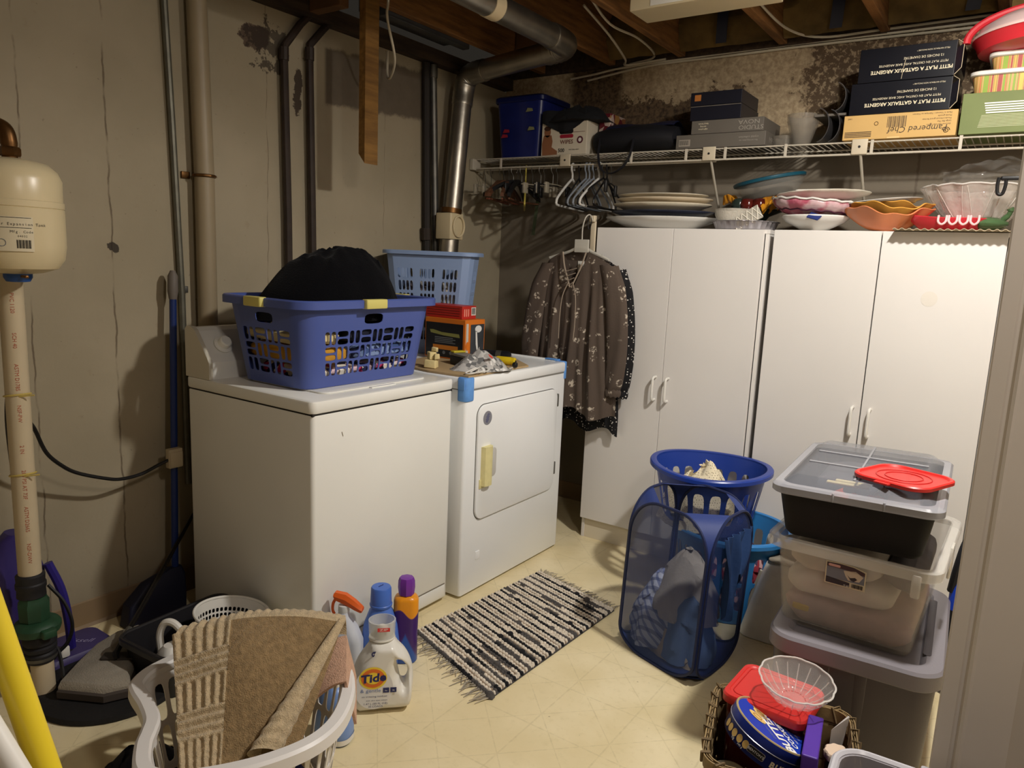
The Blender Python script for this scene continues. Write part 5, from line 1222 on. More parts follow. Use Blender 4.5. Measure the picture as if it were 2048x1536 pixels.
inbox('silver_bow', 'silver ribbon bow under the translucent lid beside the red lid', 'bow', heap(.055, -.12, .02, .05, .04, .115, seed=5, fold=.02, fs=26, p=2), mat('silver_foil', (170, 172, 170), .35, .5))
inbox('cream_strips', 'cream paper strips under the translucent lid at left', 'paper', MB().rbox((-.09, -.14, .128), (.02, -.12, .134), .002).rbox((-.07, -.118, .13), (.02, -.10, .136), .002), mat('cream_paper', (226, 210, 160), .7))
inbox('grey_fabric', 'dark grey fabric at the rear under the translucent lid', 'fabric', slab(-.14, .14, -.05, .24, .01, .12, .04, 9, .01), mat('dark_grey_cloth', (70, 70, 78), .95, var=.2))
t = thing('container_lid', 'red square plastic container lid lying on the translucent tote lid', 'lid', M=MG3 @ Matrix.Translation((.10, -.155, .176)) @ Matrix.Rotation(R(-24), 4, 'Z'))
part('lid', MB().loft([at_z(rr(.10+e, .10+e, .05, 9), z) for e, z in ((-.004, 0), (0, .002), (0, .010), (-.003, .013), (-.008, .013), (-.011, .008))], True, True), RED, t, w=False)
for q in (.045, .066): part('ring', MB().tube([(q*cos(a), q*sin(a), .0085) for a in [2*pi*i/40 for i in range(40)]], .0016, 6, closed=True), mat('red_ring', (180, 34, 32), .4), t, w=False)
part('tab', MB().rbox((-.02, -.112, .003), (.02, -.098, .009), .002), RED, t, w=False)
t = thing('blue_bag', 'bright blue and black bag behind the stack at the door trim', 'bag', (2.60, -.86, 0))
part('body', MB().loft([at_z(rr(.05-e, .09-e, .03, 5, 2.61, -.86), z) for e, z in ((.01, .005), (0, .03), (0, .40), (.012, .46), (.03, .49))]), mat('bright_blue_nylon', (24, 66, 190), .5, bump=.2), t)
part('lower_panel', MB().loft([at_z(rr(.052, .092, .03, 5, 2.61, -.86), z) for z in (.02, .30)]), mat('black_nylon', (16, 16, 22), .7), t)
part('strap', MB().tube(smooth_path([(2.565, -.93, .36), (2.575, -.95, .46), (2.59, -.93, .54), (2.62, -.87, .55), (2.63, -.80, .48)], 5), .013, 8), mat('black_nylon', (16, 16, 22), .7), t)

# ================================================================ woven basket with tin, bowl and containers
BC = V((2.30, -1.965, 0)); BR = 14.
t = thing('woven_basket', 'brown woven splint basket holding tin and red container, bottom right', 'basket', (BC.x, BC.y, 0), BR)
SPL = mat('wood_splint', (150, 126, 86), .7, var=.35, vs=16, bump=.3, bs=60); SPL2 = mat('wood_splint_dark', (112, 92, 62), .75, var=.3, vs=16, bump=.3, bs=60)
bw, bd_, bh = .165, .175, .285
def ring_pt(s_, z, off=0.):
    k = .88+.12*min(1, z/bh); L = RPER; q = (s_ % 1.)*len(RR); i = int(q); f = q-i
    a, b = V(RR[i % len(RR)]), V(RR[(i+1) % len(RR)]); p = a.lerp(b, f); n = V((p.x/bw, p.y/bd_)).normalized()
    return V(((p.x+n.x*off)*k, (p.y+n.y*off)*k, z))
def even(ring, n):
    q = [V((a, b, 0)) for a, b in ring]; q.append(q[0]); c = [0.]
    for i in range(len(q)-1): c.append(c[-1]+(q[i+1]-q[i]).length)
    out = []; j = 0
    for i in range(n):
        s_ = c[-1]*i/n
        while c[j+1] < s_: j += 1
        p = q[j].lerp(q[j+1], (s_-c[j])/(c[j+1]-c[j])); out.append((p.x, p.y))
    return out
RR = even(rr(bw, bd_, .05, 8), 96); RPER = 1; NS = 24; NR = 6
for i in range(NS):                                    # upright splints
    mb = MB(); s0, s1 = (i+.10)/NS, (i+.90)/NS
    mb.grid(lambda u, v: ring_pt(s0+(s1-s0)*u, .004+bh*v, .0045*sin(pi*NR*v+(pi if i % 2 else 0))), 2, 18).solid(.002)
    part('upright_splint', mb, SPL, t, w=False)
for j in range(NR):                                    # weavers going round
    z0_, z1_ = .006+bh*(j+.08)/NR, .006+bh*(j+.90)/NR; pts = []
    mb = MB().grid(lambda u, v: ring_pt(u, z0_+(z1_-z0_)*v, .0045*sin(pi*NS*u+(0 if j % 2 else pi))), 192, 1, wrap=True).solid(.002)
    part('weaver', mb, SPL2 if j % 2 else SPL, t, w=False)
for off in (.006, -.006):
    part('rim_band', MB().grid(lambda u, v: ring_pt(u, bh-.03+.034*v, off), 96, 1, wrap=True).solid(.003), SPL, t, w=False)
for i in range(26):
    s_ = i/26; a = ring_pt(s_, bh-.028, .009); b = ring_pt(s_+.012, bh+.007, .010); c = ring_pt(s_+.016, bh+.007, -.009); d = ring_pt(s_+.004, bh-.028, -.009)
    part('rim_lashing', MB().tube([a, b, c, d], .0035, 5), SPL2, t, w=False)
part('bottom', MB().loft([[ring_pt(i/48, .004) for i in range(48)], [ring_pt(i/48, .010, -.002) for i in range(48)]]), SPL2, t, w=False)
part('handle_slot', MB().rbox((-.05, -bd_-.012, .17), (.04, -bd_-.004, .235), .003, .012), mat('dark_slot', (60, 48, 40), .8), t, w=False)
MBk = MW[t.name]
t = thing('food_container', 'red-lidded square container standing in the woven basket', 'container', M=Matrix.Translation((2.247, -1.852, .018)) @ Matrix.Rotation(R(-3), 4, 'Z'))
part('body', MB().loft([at_z(rr(.085, .075, .02, 5), 0), at_z(rr(.095, .085, .022, 5), .30)]), mat('smoky_red_plastic', (116, 40, 38), .3), t, w=False)
part('lid', MB().loft([at_z(rr(.104+e, .096+e, .028, 7), z) for e, z in ((-.002, .285), (0, .287), (0, .304), (-.003, .309), (-.012, .310), (-.014, .308))], False, True), RED, t, w=False)
part('lid_line', MB().tube([V((p[0], p[1], .3085)) for p in rr(.082, .074, .018, 5)], .0012, 5, closed=True), mat('red_ring', (180, 34, 32), .4), t, w=False)
GLASS = mat('cut_glass', (232, 226, 220), .06, alpha=.15, spec=.9)
t = thing('glass_bowl', 'scalloped clear cut glass bowl on the red-lidded container', 'bowl', M=Matrix.Translation((2.298, -1.868, .33)) @ Euler((R(6), R(4), 0)).to_matrix().to_4x4())
def gb(u, v):
    a = 2*pi*u; r_ = .030+.056*(v**.75); sc = 1+.035*abs(sin(a*6))*v
    return V((r_*sc*cos(a), r_*sc*sin(a), .003+.058*v**1.4+.0015*noise.noise(V((a*6, v*12, 0)))))
mb = MB().grid(gb, 96, 14, wrap=True); k = len(mb.v); mb.add([gb(i/24, 0) for i in range(24)], [tuple(range(24))]); part('bowl', mb.solid(.003, 2e-4), GLASS, t, w=False)
part('rim', MB().tube([gb(i/96, 1.)+V((0, 0, .001)) for i in range(96)], .0024, 6, closed=True), mat('glass_rim', (236, 232, 226), .08, alpha=.6, spec=.9), t, w=False)
for i in range(18):
    q = i/18; part('cut_rib', MB().tube([gb(q, .1+.8*k_/6)+V((0, 0, -.002)) for k_ in range(7)], .0015, 5), mat('glass_rib', (236, 232, 226), .06, alpha=.32, spec=.9), t, w=False)
nz = V((.33, .23, .915)).normalized(); xa = V((-.75, .60, 0)); xa = (xa-nz*xa.dot(nz)).normalized()
MT = fr((2.262, -1.985, .252), xa, nz.cross(xa))
t = thing('cookie_tin', 'round blue butter cookie tin lying tilted in the woven basket', 'tin', M=MT)
TINB = mat('tin_blue', (22, 40, 120), .3, .3, var=.1); TING = mat('tin_gold', (206, 184, 130), .35, .4)
part('body', MB().lathe([(.096, 0), (.0975, .003), (.0975, .05), (.096, .052)], 48), TINB, t, w=False)
part('lid', MB().lathe([(.098, .038), (.0995, .040), (.0995, .061), (.0975, .064), (.094, .064), (.0925, .061)], 48), TINB, t, w=False)
part('rim_ring', MB().lathe([(.0985, .0625), (.0975, .0648), (.094, .0650), (.0925, .0615), (.090, .0612)], 48, None, False, False), TING, t, w=False)
part('lid_bead', MB().tube([(.0997*cos(a), .0997*sin(a), .0395) for a in [2*pi*i/48 for i in range(48)]], .0012, 5, closed=True), mat('tin_silver', (180, 180, 190), .3, .6), t, w=False)
part('lid_face', MB().lathe([(.0925, .0612), (.0925, .0616)], 48), mat('tin_face_blue', (26, 60, 176), .35), t, w=False)
def tin_up(x, y, z=.0622, rot=0): return MT @ Matrix.Translation((x, y, z)) @ Matrix.Rotation(R(rot), 4, 'Z')
CK = mat('cookie_tan', (222, 186, 112), .6, var=.12, vs=60); CKD = mat('cookie_shade', (166, 120, 60), .6)
# which way the writing reads: along +x of the tin, upside down for the viewer
for i, (x, y, a, b) in enumerate(((.048, -.016, .022, .014), (.036, .018, .02, .013), (.052, .012, .017, .011), (.018, .040, .024, .013), (.062, -.046, .016, .018))):
    decal(ell(a, b, 24), tin_up(x, y, .0618+.0002*i, 20), CK, t, 'cookie_picture', .0004); 
    if i in (0, 1, 3): part('cookie_ring', MB().tube([(a*.5*cos(q), b*.5*sin(q), 0) for q in [2*pi*k/16 for k in range(16)]], .0012, 4, closed=True, m=tin_up(x, y, .0628, 20)), CKD, t)
text('BUTTER', .036, tin_up(-.026, .010, .0624), WHITE_INK, t, bold=.0014)
text('COOKIES', .022, tin_up(-.024, -.018, .0624), WHITE_INK, t, bold=.0006)
text('DANISH STYLE', .011, tin_up(-.018, .037, .0624), mat('pale_blue_ink', (112, 130, 172), .5), t)
text('NET WT 12 OZ', .008, tin_up(-.022, -.037, .0624), WHITE_INK, t); text('1 LB 340 g', .010, tin_up(-.012, -.054, .0624), WHITE_INK, t)
def tin_side(ang, z): 
    a = R(ang); return MT @ fr((.0979*cos(a), .0979*sin(a), z), (-sin(a), cos(a), 0), (0, 0, 1))
# side facing the camera
cam_dir = (MT.inverted().to_3x3() @ V((2.643-2.262, -3.666+1.985, 1.379-.25))); A0 = math.degrees(atan2(cam_dir.y, cam_dir.x))
for i in range(5): decal(ell(.008, .010, 18), tin_side(A0-62+i*11, .019), CK, t, 'cookie_picture', .0006)
decal(rr(.021, .009, .004, 4), tin_side(A0-2, .020), mat('tin_silver', (180, 180, 190), .3, .6), t, 'badge'); 
decal(rr(.0195, .0078, .0034, 4), tin_side(A0-2, .020) @ Matrix.Translation((0, 0, .0007)), INK, t, 'badge')
text("BENTON'S", .0085, tin_side(A0-2, .020) @ Matrix.Translation((0, 0, .0015)), WHITE_INK, t)
for i, ch in enumerate('BUTTER'): text(ch, .019, tin_side(A0+22+i*8.2, .016) @ Matrix.Translation((0, 0, .0008)), CREAM_INK, t, bold=.0008)
text('0g', .010, tin_side(A0-38, .008) @ Matrix.Translation((0, 0, .0008)), WHITE_INK, t); text('340 g', .007, tin_side(A0-24, .007) @ Matrix.Translation((0, 0, .0008)), WHITE_INK, t)
PB = mat('purple_card', (84, 48, 160), .5, var=.1)
solo('purple_box', 'flat purple box standing upright beside the cookie tin', 'box', MB().rbox((-.017, -.085, 0), (.017, .085, .315), .003, m=Matrix.Translation((2.372, -1.985, .016)) @ Matrix.Rotation(R(8), 4, 'Z')), PB, smooth=0)
solo('glass_dish', 'frosted glass dish lying at the left inside the woven basket', 'dish', MB().lathe([(.02, 0), (.05, .012), (.062, .05), (.06, .05), (.046, .016), (.018, .006)], 32, Matrix.Translation((2.215, -2.06, .14)) @ Euler((R(20), R(-12), 0)).to_matrix().to_4x4()), mat('frosted_glass', (206, 200, 182), .25, alpha=.6))
solo('brown_carton', 'brown carton filling the bottom of the woven basket', 'box', MB().rbox((-.09, -.075, 0), (.075, .075, .12), .003, m=Matrix.Translation((2.275, -2.045, .016)) @ Matrix.Rotation(R(14), 4, 'Z')), mat('brown_card', (120, 98, 62), .8, var=.15), smooth=0)
t = thing('jar', 'dark brown jar with a scalloped cream lid beside the purple box', 'jar', (2.412, -1.868, .016))
part('glass', MB().lathe([(.024, 0), (.027, .006), (.027, .19), (.022, .205)], 28, Matrix.Translation((2.412, -1.868, .016))), mat('brown_glass', (40, 22, 18), .1), t)
def scal(z, r_): return [V((2.412+r_*(1+.05*cos(9*a))*cos(a), -1.868+r_*(1+.05*cos(9*a))*sin(a), z)) for a in [2*pi*i/54 for i in range(54)]]
part('lid', MB().loft([scal(.222, .029), scal(.226, .031), scal(.238, .031), scal(.242, .028)]), mat('cream_lid', (220, 196, 172), .5), t)
solo('paper_cone', 'white folded paper sticking up behind the brown jar', 'paper', MB().loft([[V((2.385, -1.83, .10)), V((2.40, -1.825, .10)), V((2.395, -1.815, .10))], [V((2.385, -1.82, .26)), V((2.42, -1.80, .30)), V((2.415, -1.795, .298))]]), mat('white_paper', (214, 210, 204), .7), smooth=0)
t = thing('storage_bin', 'translucent grey plastic bin cut off by the bottom right corner', 'storage bin', (2.66, -2.50, 0), 3)
BINM = mat('bin_grey', (176, 172, 178), .28, alpha=.72, spec=.6)
tote(t, .15, .20, .178, .232, .51, BINM, .004, .045)
part('rim', rim(rr(.178, .232, .045, 8), .51, .012, .016), mat('bin_rim', (196, 194, 200), .25, alpha=.9), t, w=False)
part('handle_tab', MB().rbox((-.05, .236, .49), (.05, .262, .514), .004), mat('bin_rim', (196, 194, 200), .25, alpha=.9), t, w=False)

# ================================================================ on top of the wardrobes
ZT = 1.5475
def platter(name, lab, c, rx, ry, h, m, z, rot=0, foot=.55, scal=0, group=None, tilt=None, cat='platter', lip=.012, th=.005):
    M = Matrix.Translation((c[0], c[1], z)) @ (Euler(tilt).to_matrix().to_4x4() if tilt else Matrix()) @ Matrix.Rotation(R(rot), 4, 'Z')
    def ring(k, zz, n=64): return [V((rx*k*(1+scal*cos(12*2*pi*i/n)*(k > .9))*cos(2*pi*i/n), ry*k*(1+scal*cos(12*2*pi*i/n)*(k > .9))*sin(2*pi*i/n), zz)) for i in range(n)]
    mb = MB().loft([ring(foot, 0), ring(foot+.12, h*.18), ring(.85, h*.62), ring(1-lip*.3, h*.93), ring(1, h), ring(.985, h+.002), ring(.82, h*.72), ring(foot+.08, h*.22+th*.7), ring(foot*.5, th)], True, True, M)
    return solo(name, lab, cat, mb, m, group, smooth=60)
POR = mat('cream_china', (222, 212, 190), .25); PORW = mat('white_china', (222, 220, 214), .22); NAVC = mat('dark_blue_china', (44, 48, 66), .25, var=.3)
g = 'platters stacked on the left wardrobe'
platter('platter', 'large white platter at the bottom of the left wardrobe plate stack', (1.165, -.305), .285, .185, .052, PORW, ZT+.0015, foot=.5, scal=.012, group=g)
platter('platter', 'dark blue and white platter second in the left wardrobe stack', (1.16, -.30), .255, .17, .036, NAVC, ZT+.047, group=g)
platter('platter', 'cream oval platter third in the left wardrobe plate stack', (1.155, -.30), .245, .17, .04, POR, ZT+.077, group=g, scal=.008)
platter('platter', 'pale cream oval platter fourth in the left wardrobe plate stack', (1.165, -.30), .238, .165, .036, mat('pale_china', (214, 198, 172), .25), ZT+.105, group=g)
platter('platter', 'small cream oval platter on top of the left wardrobe stack', (1.155, -.295), .222, .155, .022, POR, ZT+.138, group=g)
# foil tray
t = thing('foil_tray', 'fluted aluminium foil pie tray on the right end of left wardrobe', 'tray', (1.585, -.36, ZT+.001))
def ftray(k, z, n=96): return [V((1.585+.14*k*(1+.014*cos(32*2*pi*i/n))*cos(2*pi*i/n), -.36+.13*k*(1+.014*cos(32*2*pi*i/n))*sin(2*pi*i/n), z)) for i in range(n)]
FOIL = mat('foil', (176, 172, 176), .3, .85, bump=.2, bs=90)
part('tray', MB().loft([ftray(.86, ZT+.001), ftray(.90, ZT+.004), ftray(.98, ZT+.034), ftray(1.03, ZT+.036), ftray(1.03, ZT+.038), ftray(.97, ZT+.036), ftray(.88, ZT+.006)]), FOIL, t)
t = thing('crystal_dish', 'cut crystal dish sitting in the foil pie tray', 'dish', (1.545, -.40, ZT+.008))
CRY = mat('crystal', (210, 204, 190), .1, alpha=.5, spec=.9, bump=.8, bs=150)
part('bowl', MB().lathe([(.03, ZT+.008), (.06, ZT+.02), (.078, ZT+.06), (.082, ZT+.088), (.078, ZT+.088), (.055, ZT+.025), (.02, ZT+.012)], 36, Matrix.Translation((1.545, -.41, 0))), CRY, t)
Mq = fr((1.615, -.465, ZT+.042), (.85, .1, .52), (-.5, .05, .8))
mb = MB().rbox((-.05, -.03, -.006), (.07, .03, .006), .002, m=Mq)
t = thing('crystal_tray', 'crystal tray cut in a diamond lattice leaning on the foil tray', 'tray', (1.615, -.465, ZT+.02))
part('plate', mb, CRY, t)
for i in range(5):
    for s_ in (-1, 1): part('lattice_rib', MB().tube([Mq @ V((-.05+i*.024, -s_*.028, .007)), Mq @ V((-.05+i*.024+.024, s_*.028, .007))], .0022, 4), mat('crystal_white', (216, 210, 196), .3), t)
# ceramic fruit
t = thing('ceramic_fruit_dish', 'glazed ceramic dish of dark red apples and golden leaves', 'ornament', (1.59, -.25, ZT+.09))
part('dish', MB().lathe([(.05, ZT+.002), (.06, ZT+.01), (.035, ZT+.05), (.05, ZT+.07), (.11, ZT+.095), (.105, ZT+.10), (.03, ZT+.08)], 32, Matrix.Translation((1.59, -.22, 0)), sx=1.1, sy=.6), mat('green_black_glaze', (40, 50, 44), .15), t)
for i, (x, y, r_, m) in enumerate(((1.512, -.25, .036, mat('green_black_glaze', (40, 50, 44), .15)), (1.555, -.26, .035, mat('dark_red_glaze', (84, 26, 20), .12)), (1.607, -.255, .036, mat('dark_red_glaze', (84, 26, 20), .12)))):
    part('apple', MB().lathe([(.004, -r_*.75), (r_*.55, -r_*.85), (r_*.95, -r_*.25), (r_, r_*.15), (r_*.75, r_*.75), (r_*.3, r_*.88), (.002, r_*.7)], 20, Matrix.Translation((x, y, ZT+.118))), m, t)
GLZ = mat('amber_glaze', (196, 132, 36), .2, var=.3, vs=18)
def leaf(c, L, wd, ang, up, curl=.02):
    ca_, sa_ = cos(R(ang)), sin(R(ang))
    def fn(u, v):
        s_ = 2*v-1; w_ = wd*sin(pi*min(1, u*.92+.08))**.7*(1+.22*sin(u*19)); x = L*u; y = w_*s_
        z = up*u+curl*s_*s_-.006*cos(s_*pi)+.012*sin(u*4)
        return V((c[0]+x*ca_-y*sa_, c[1]+x*sa_+y*ca_, c[2]+z))
    return sheet(fn, 18, 8, .005)
for c, L, w_, a, up in (((1.655, -.265, ZT+.085), .085, .035, 20, .045), ((1.64, -.30, ZT+.08), .05, .04, 60, .06), ((1.50, -.25, ZT+.12), .065, .028, 170, .02), ((1.69, -.26, ZT+.10), .055, .026, 0, .02)):
    part('leaf', leaf(c, L, w_, a, up), GLZ, t, smooth=60)
t = thing('lidded_bowl', 'clear glass bowl with a teal lid edge tilted on the ceramic fruit', 'bowl', M=Matrix.Translation((1.645, -.21, ZT+.145)) @ Euler((R(5), R(-11), 0)).to_matrix().to_4x4())
CG = mat('thin_glass', (200, 196, 188), .08, alpha=.12, spec=.8)
part('bowl', MB().lathe([(.06, .002), (.11, .012), (.138, .05), (.148, .082), (.144, .082), (.134, .05), (.105, .016), (.05, .006)], 44), CG, t, w=False)
part('lid', MB().lathe([(.148, .078), (.154, .080), (.156, .084), (.156, .092), (.150, .095), (.02, .096)], 44), mat('teal_plastic', (16, 72, 90), .35), t, w=False)
# right wardrobe
platter('serving_bowl', 'white serving bowl at the left end of the right wardrobe', (1.875, -.36), .135, .13, .06, PORW, ZT+.001, foot=.35, cat='bowl')
t = thing('wrapped_plates', 'plastic wrapped pink patterned plates resting on white bowl', 'plates', (1.86, -.36, ZT+.058))
PKW = mat('pink_wrapped', (200, 120, 140), .2, f=lambda N, v: N.mix(N.step(N.noise(v, 14, 4), .42, .6), rgb(176, 86, 106), rgb(206, 176, 180)), bump=.8, bs=30)
MPk = Matrix.Translation((1.865, -.36, ZT+.062)) @ Euler((0, R(4), 0)).to_matrix().to_4x4()
def ov(k, kx, z, n=48): return [V((.172*k*kx*cos(2*pi*i/n)*(1+.02*sin(i*2.3)), .15*k*sin(2*pi*i/n)*(1+.02*sin(i*1.7)), z+.003*sin(i*1.9))) for i in range(n)]
part('plates', MB().loft([ov(.5, 1, 0), ov(.7, 1, .008), ov(.93, 1, .034), ov(1, 1, .052), ov(.98, 1, .058), ov(.85, 1, .06)], True, True, MPk), PKW, t, smooth=70)
part('dark_trim', MB().tube([MPk @ p for p in ov(.80, 1, .020)], .004, 6, closed=True), mat('maroon_print', (70, 24, 48), .5), t)
part('top_rim', MB().tube([MPk @ p for p in ov(1.01, 1, .062)], .004, 6, closed=True), PORW, t)
solo('blue_packet', 'small blue packet corner poking out over the white bowl', 'packet', MB().rbox((-.024, -.02, 0), (.024, .02, .006), .002, m=fr((1.90, -.485, ZT+.052), (.9, -.1, -.25), (.2, .8, .5))), mat('packet_blue', (34, 52, 112), .4), smooth=0)
platter('platter', 'white scalloped platter lying on top of the pink wrapped plates', (1.89, -.335), .185, .15, .026, mat('ivory_china', (222, 216, 200), .45), ZT+.128, foot=.5, scal=.012, tilt=(R(-2), R(-2), 0))
solo('white_lid', 'small white flat lid on the scalloped platter', 'lid', MB().loft([at_z(rr(.072, .06, .02, 5, 1.855, -.32), z) for z in (ZT+.16, ZT+.172)]), WPLAST)
# leaf dishes
def leafdish(name, lab, c, L, W_, h, m, z, rot=0, foot=None):
    t = thing(name, lab, 'dish', (c[0], c[1], z)); cr2, sr2 = cos(R(rot)), sin(R(rot))
    def fn(u, v):
        a = 2*pi*u; lob = 1+.10*cos(3*a+.4)+.05*cos(7*a); r_ = (.30+.70*v)*lob
        x, y = L*r_*cos(a), W_*r_*sin(a); zz = h*(v**1.5)*(1+.22*cos(3*a+.4)+.08*sin(9*a))+.002
        return V((c[0]+x*cr2-y*sr2, c[1]+x*sr2+y*cr2, z+zz))
    mb = MB().grid(fn, 90, 12, wrap=True); mb.add([fn(i/30, 0) for i in range(30)], [tuple(range(30))])
    part('dish', mb.solid(.005, 2e-4), m, t, smooth=60)
    if foot: part('foot', MB().lathe([(.035, z+.0), (.04, z+.004)], 20, Matrix.Translation((c[0], c[1], 0))), m, t)
    for i in range(5):
        a = i*1.25+.3; part('vein', MB().tube([fn(a/(2*pi), .05+.18*k)+V((0, 0, .004)) for k in range(6)], .0018, 5), mat('vein_brown', (120, 80, 36), .4), t)
    return t
leafdish('leaf_dish', 'orange ceramic leaf-shaped dish lowest beside the red dish', (2.145, -.37), .15, .13, .07, mat('salmon_glaze', (206, 128, 84), .25, var=.1), ZT+.004, 0, True)
leafdish('leaf_dish', 'golden ceramic leaf dish stacked inside the orange leaf dish', (2.15, -.365), .142, .12, .06, mat('golden_glaze', (206, 152, 70), .25, var=.2, vs=14), ZT+.036, 10)
leafdish('leaf_dish', 'second golden leaf dish tipped up at the right of stack', (2.18, -.33), .125, .11, .048, mat('golden_glaze', (206, 152, 70), .25, var=.2, vs=14), ZT+.055, 40)
platter('platter', 'flat white tray tilted on top of the golden leaf dishes', (2.115, -.335), .15, .14, .014, PORW, ZT+.105, foot=.7, tilt=(0, R(-6), 0))
# cardboard strip with a ruffled lower edge overhanging the right door
mb = MB()
def ruf(u, v): 
    y = -.06-.50*v; return V((2.20+.372*u, y, ZT+.0012+(.0035*sin(u*2*pi*15) if v > .98 else 0)+(.002*noise.noise(V((u*7, v*5, 0)))+.002 if v > .9 else 0)))
solo('shelf_liner', 'torn cardboard sheet overhanging the top of the right wardrobe door', 'cardboard', MB().grid(ruf, 90, 16).solid(.002), mat('liner_card', (176, 160, 132), .8, var=.2, vs=20), smooth=40)
t = thing('pepper_dish', 'red pepper-shaped dish with green end at the wardrobe right corner', 'dish', (2.40, -.40, ZT+.004))
def pep(v, k): return v
PR_ = mat('red_glaze', (214, 52, 66), .2, var=.06); GN = mat('green_glaze', (70, 96, 62), .25, var=.15)
def pepring(k, z, n=56, x0=2.385):
    r_ = []
    for i in range(n):
        a = 2*pi*i/n; x = .13*k*cos(a); x += -.035*max(0, -cos(a))**3*k; y = .10*k*sin(a)*(1-.25*max(0, -cos(a)))
        r_.append(V((x0+x, -.40+y, z+.014*max(0, -cos(a))**2*(z-ZT)/.05)))
    return r_
part('dish', MB().loft([pepring(.60, ZT+.004), pepring(.68, ZT+.008), pepring(.92, ZT+.035), pepring(1, ZT+.05), pepring(.97, ZT+.052), pepring(.86, ZT+.035), pepring(.6, ZT+.012)]), PR_, t)
for i in range(4):
    x = 2.352+i*.034; y0 = -.40-.103
    part('flute', MB().tube(smooth_path([(x-.013, y0+.008, ZT+.058), (x-.012, y0-.002, ZT+.036), (x, y0-.004+.001*i, ZT+.026), (x+.012, y0-.002, ZT+.036), (x+.013, y0+.008, ZT+.058)], 5), .0042, 8), mat('pale_pink_glaze', (236, 190, 190), .2), t)
gr = []
for k, x in ((.55, 2.455), (.8, 2.465), (.9, 2.49), (.72, 2.525), (.3, 2.552), (.12, 2.556)):
    gr.append([V((x, -.40+.085*k*cos(a), ZT+.034+.030*k*sin(a))) for a in [2*pi*i/20 for i in range(20)]])
part('green_end', MB().loft(gr), GN, t)
part('stem', MB().tube(smooth_path([(2.535, -.40, ZT+.05), (2.55, -.405, ZT+.065), (2.556, -.41, ZT+.082), (2.553, -.412, ZT+.09)], 5), [.010]*5+[.0085]*5+[.011]*6, 10), GN, t)
t = thing('crystal_bowl', 'large flared crystal bowl in crinkled clear plastic above the red dish', 'bowl', (2.44, -.22, ZT+.002))
def cb(u, v):
    a = 2*pi*u; r_ = .075+.125*v**.8; sc = 1+.03*cos(14*a)*v
    return V((2.44+r_*sc*cos(a), -.22+r_*sc*sin(a)*.95, ZT+.03+.148*v+.006*abs(sin(a*7))*v+.003*noise.noise(V((a*9, v*14, 1)))))
CRB = mat('crinkled_plastic', (226, 216, 206), .10, alpha=.36, spec=.9, bump=1., bs=34)
mb = MB().grid(cb, 112, 20, wrap=True); mb.add([cb(i/28, 0) for i in range(28)], [tuple(range(28))]); part('bowl', mb.solid(.003, 2e-4), CRB, t, smooth=40)
part('foot', MB().lathe([(.07, ZT+.003), (.072, ZT+.008), (.05, ZT+.02), (.07, ZT+.031)], 32, Matrix.Translation((2.44, -.22, 0))), CRB, t)
part('rim', MB().tube([cb(i/112, 1.) for i in range(112)], .003, 6, closed=True), mat('glass_rim', (236, 232, 226), .08, alpha=.6), t)
for i in range(22):
    q = (i+.3)/22; part('crease', MB().tube([cb(q+.02*sin(i*3)*k/5, .1+.85*k/5)*1.0 for k in range(6)], .0016, 4), mat('plastic_crease', (240, 234, 226), .1, alpha=.75), t)
def film(u, v):
    return V((2.30+.36*u, -.12-.05*sin(u*5), ZT+.17+.13*v*(1-.5*abs(u-.6))))+noise.noise_vector(V((u*6, v*6, 2)))*.028
part('plastic_wrap', MB().grid(film, 40, 16).solid(.0008), mat('film', (224, 220, 214), .1, alpha=.05, spec=.9), t, smooth=20)
t = thing('shelf_clip', 'black plastic clip bracket beside the crystal bowl at right edge', 'bracket', (2.54, -.46, ZT+.14))
CB_ = BLACK
part('arm', MB().rbox((2.513, -.478, ZT+.182), (2.70, -.462, ZT+.196), .004), CB_, t)
part('clip_loop', MB().tube(smooth_path([(2.508, -.47, ZT+.192), (2.506, -.47, ZT+.165), (2.51, -.47, ZT+.137), (2.524, -.47, ZT+.136), (2.530, -.47, ZT+.165), (2.529, -.47, ZT+.192)], 5), .006, 8), CB_, t)
part('stand', MB().rbox((2.68, -.478, ZT+.002), (2.70, -.462, ZT+.19), .003), CB_, t)

# ================================================================ wire shelf, rod and everything on it
SH = mat('shelf_white', (190, 182, 166), .4)
t = thing('wire_shelf', 'white wire closet shelf running along the back wall above the wardrobes', 'shelf', (1.4, -.15, 1.86))
X1 = 2.78
part('front_wire', MB().tube([(.02, -.30, 1.918), (X1, -.30, 1.908)], .0035, 8), SH, t)
part('front_lower_wire', MB().tube([(.02, -.302, 1.868), (X1, -.302, 1.862)], .0045, 8), SH, t)
part('back_wire', MB().tube([(.02, -.012, 1.915), (X1, -.012, 1.908)], .0035, 8), SH, t)
part('middle_wire', MB().tube([(.02, -.155, 1.909), (X1, -.155, 1.901)], .0035, 8), SH, t)
wm = MB().tube([(0, -.305, 0), (0, -.010, 0)], .0022, 5); wire0 = None
for i in range(109):
    x = .04+i*.0253; z = 1.9165-.010*x/2.78
    if wire0 is None:
        wire0 = part('deck_wire', wm.xf(Matrix.Translation((x, 0, z))), SH, t)
    else:
        w_ = wire0.copy(); COL.objects.link(w_); w_.location = (x-.04, 0, z-(1.9165-.010*.04/2.78)); w_.parent = t
for x in (.20, .595, .98, 1.26, 1.445, 1.71, 2.05, 2.36): part('lip_clip', MB().rbox((x-.006, -.307, 1.862), (x+.006, -.299, 1.918), .001), SH, t, smooth=0)
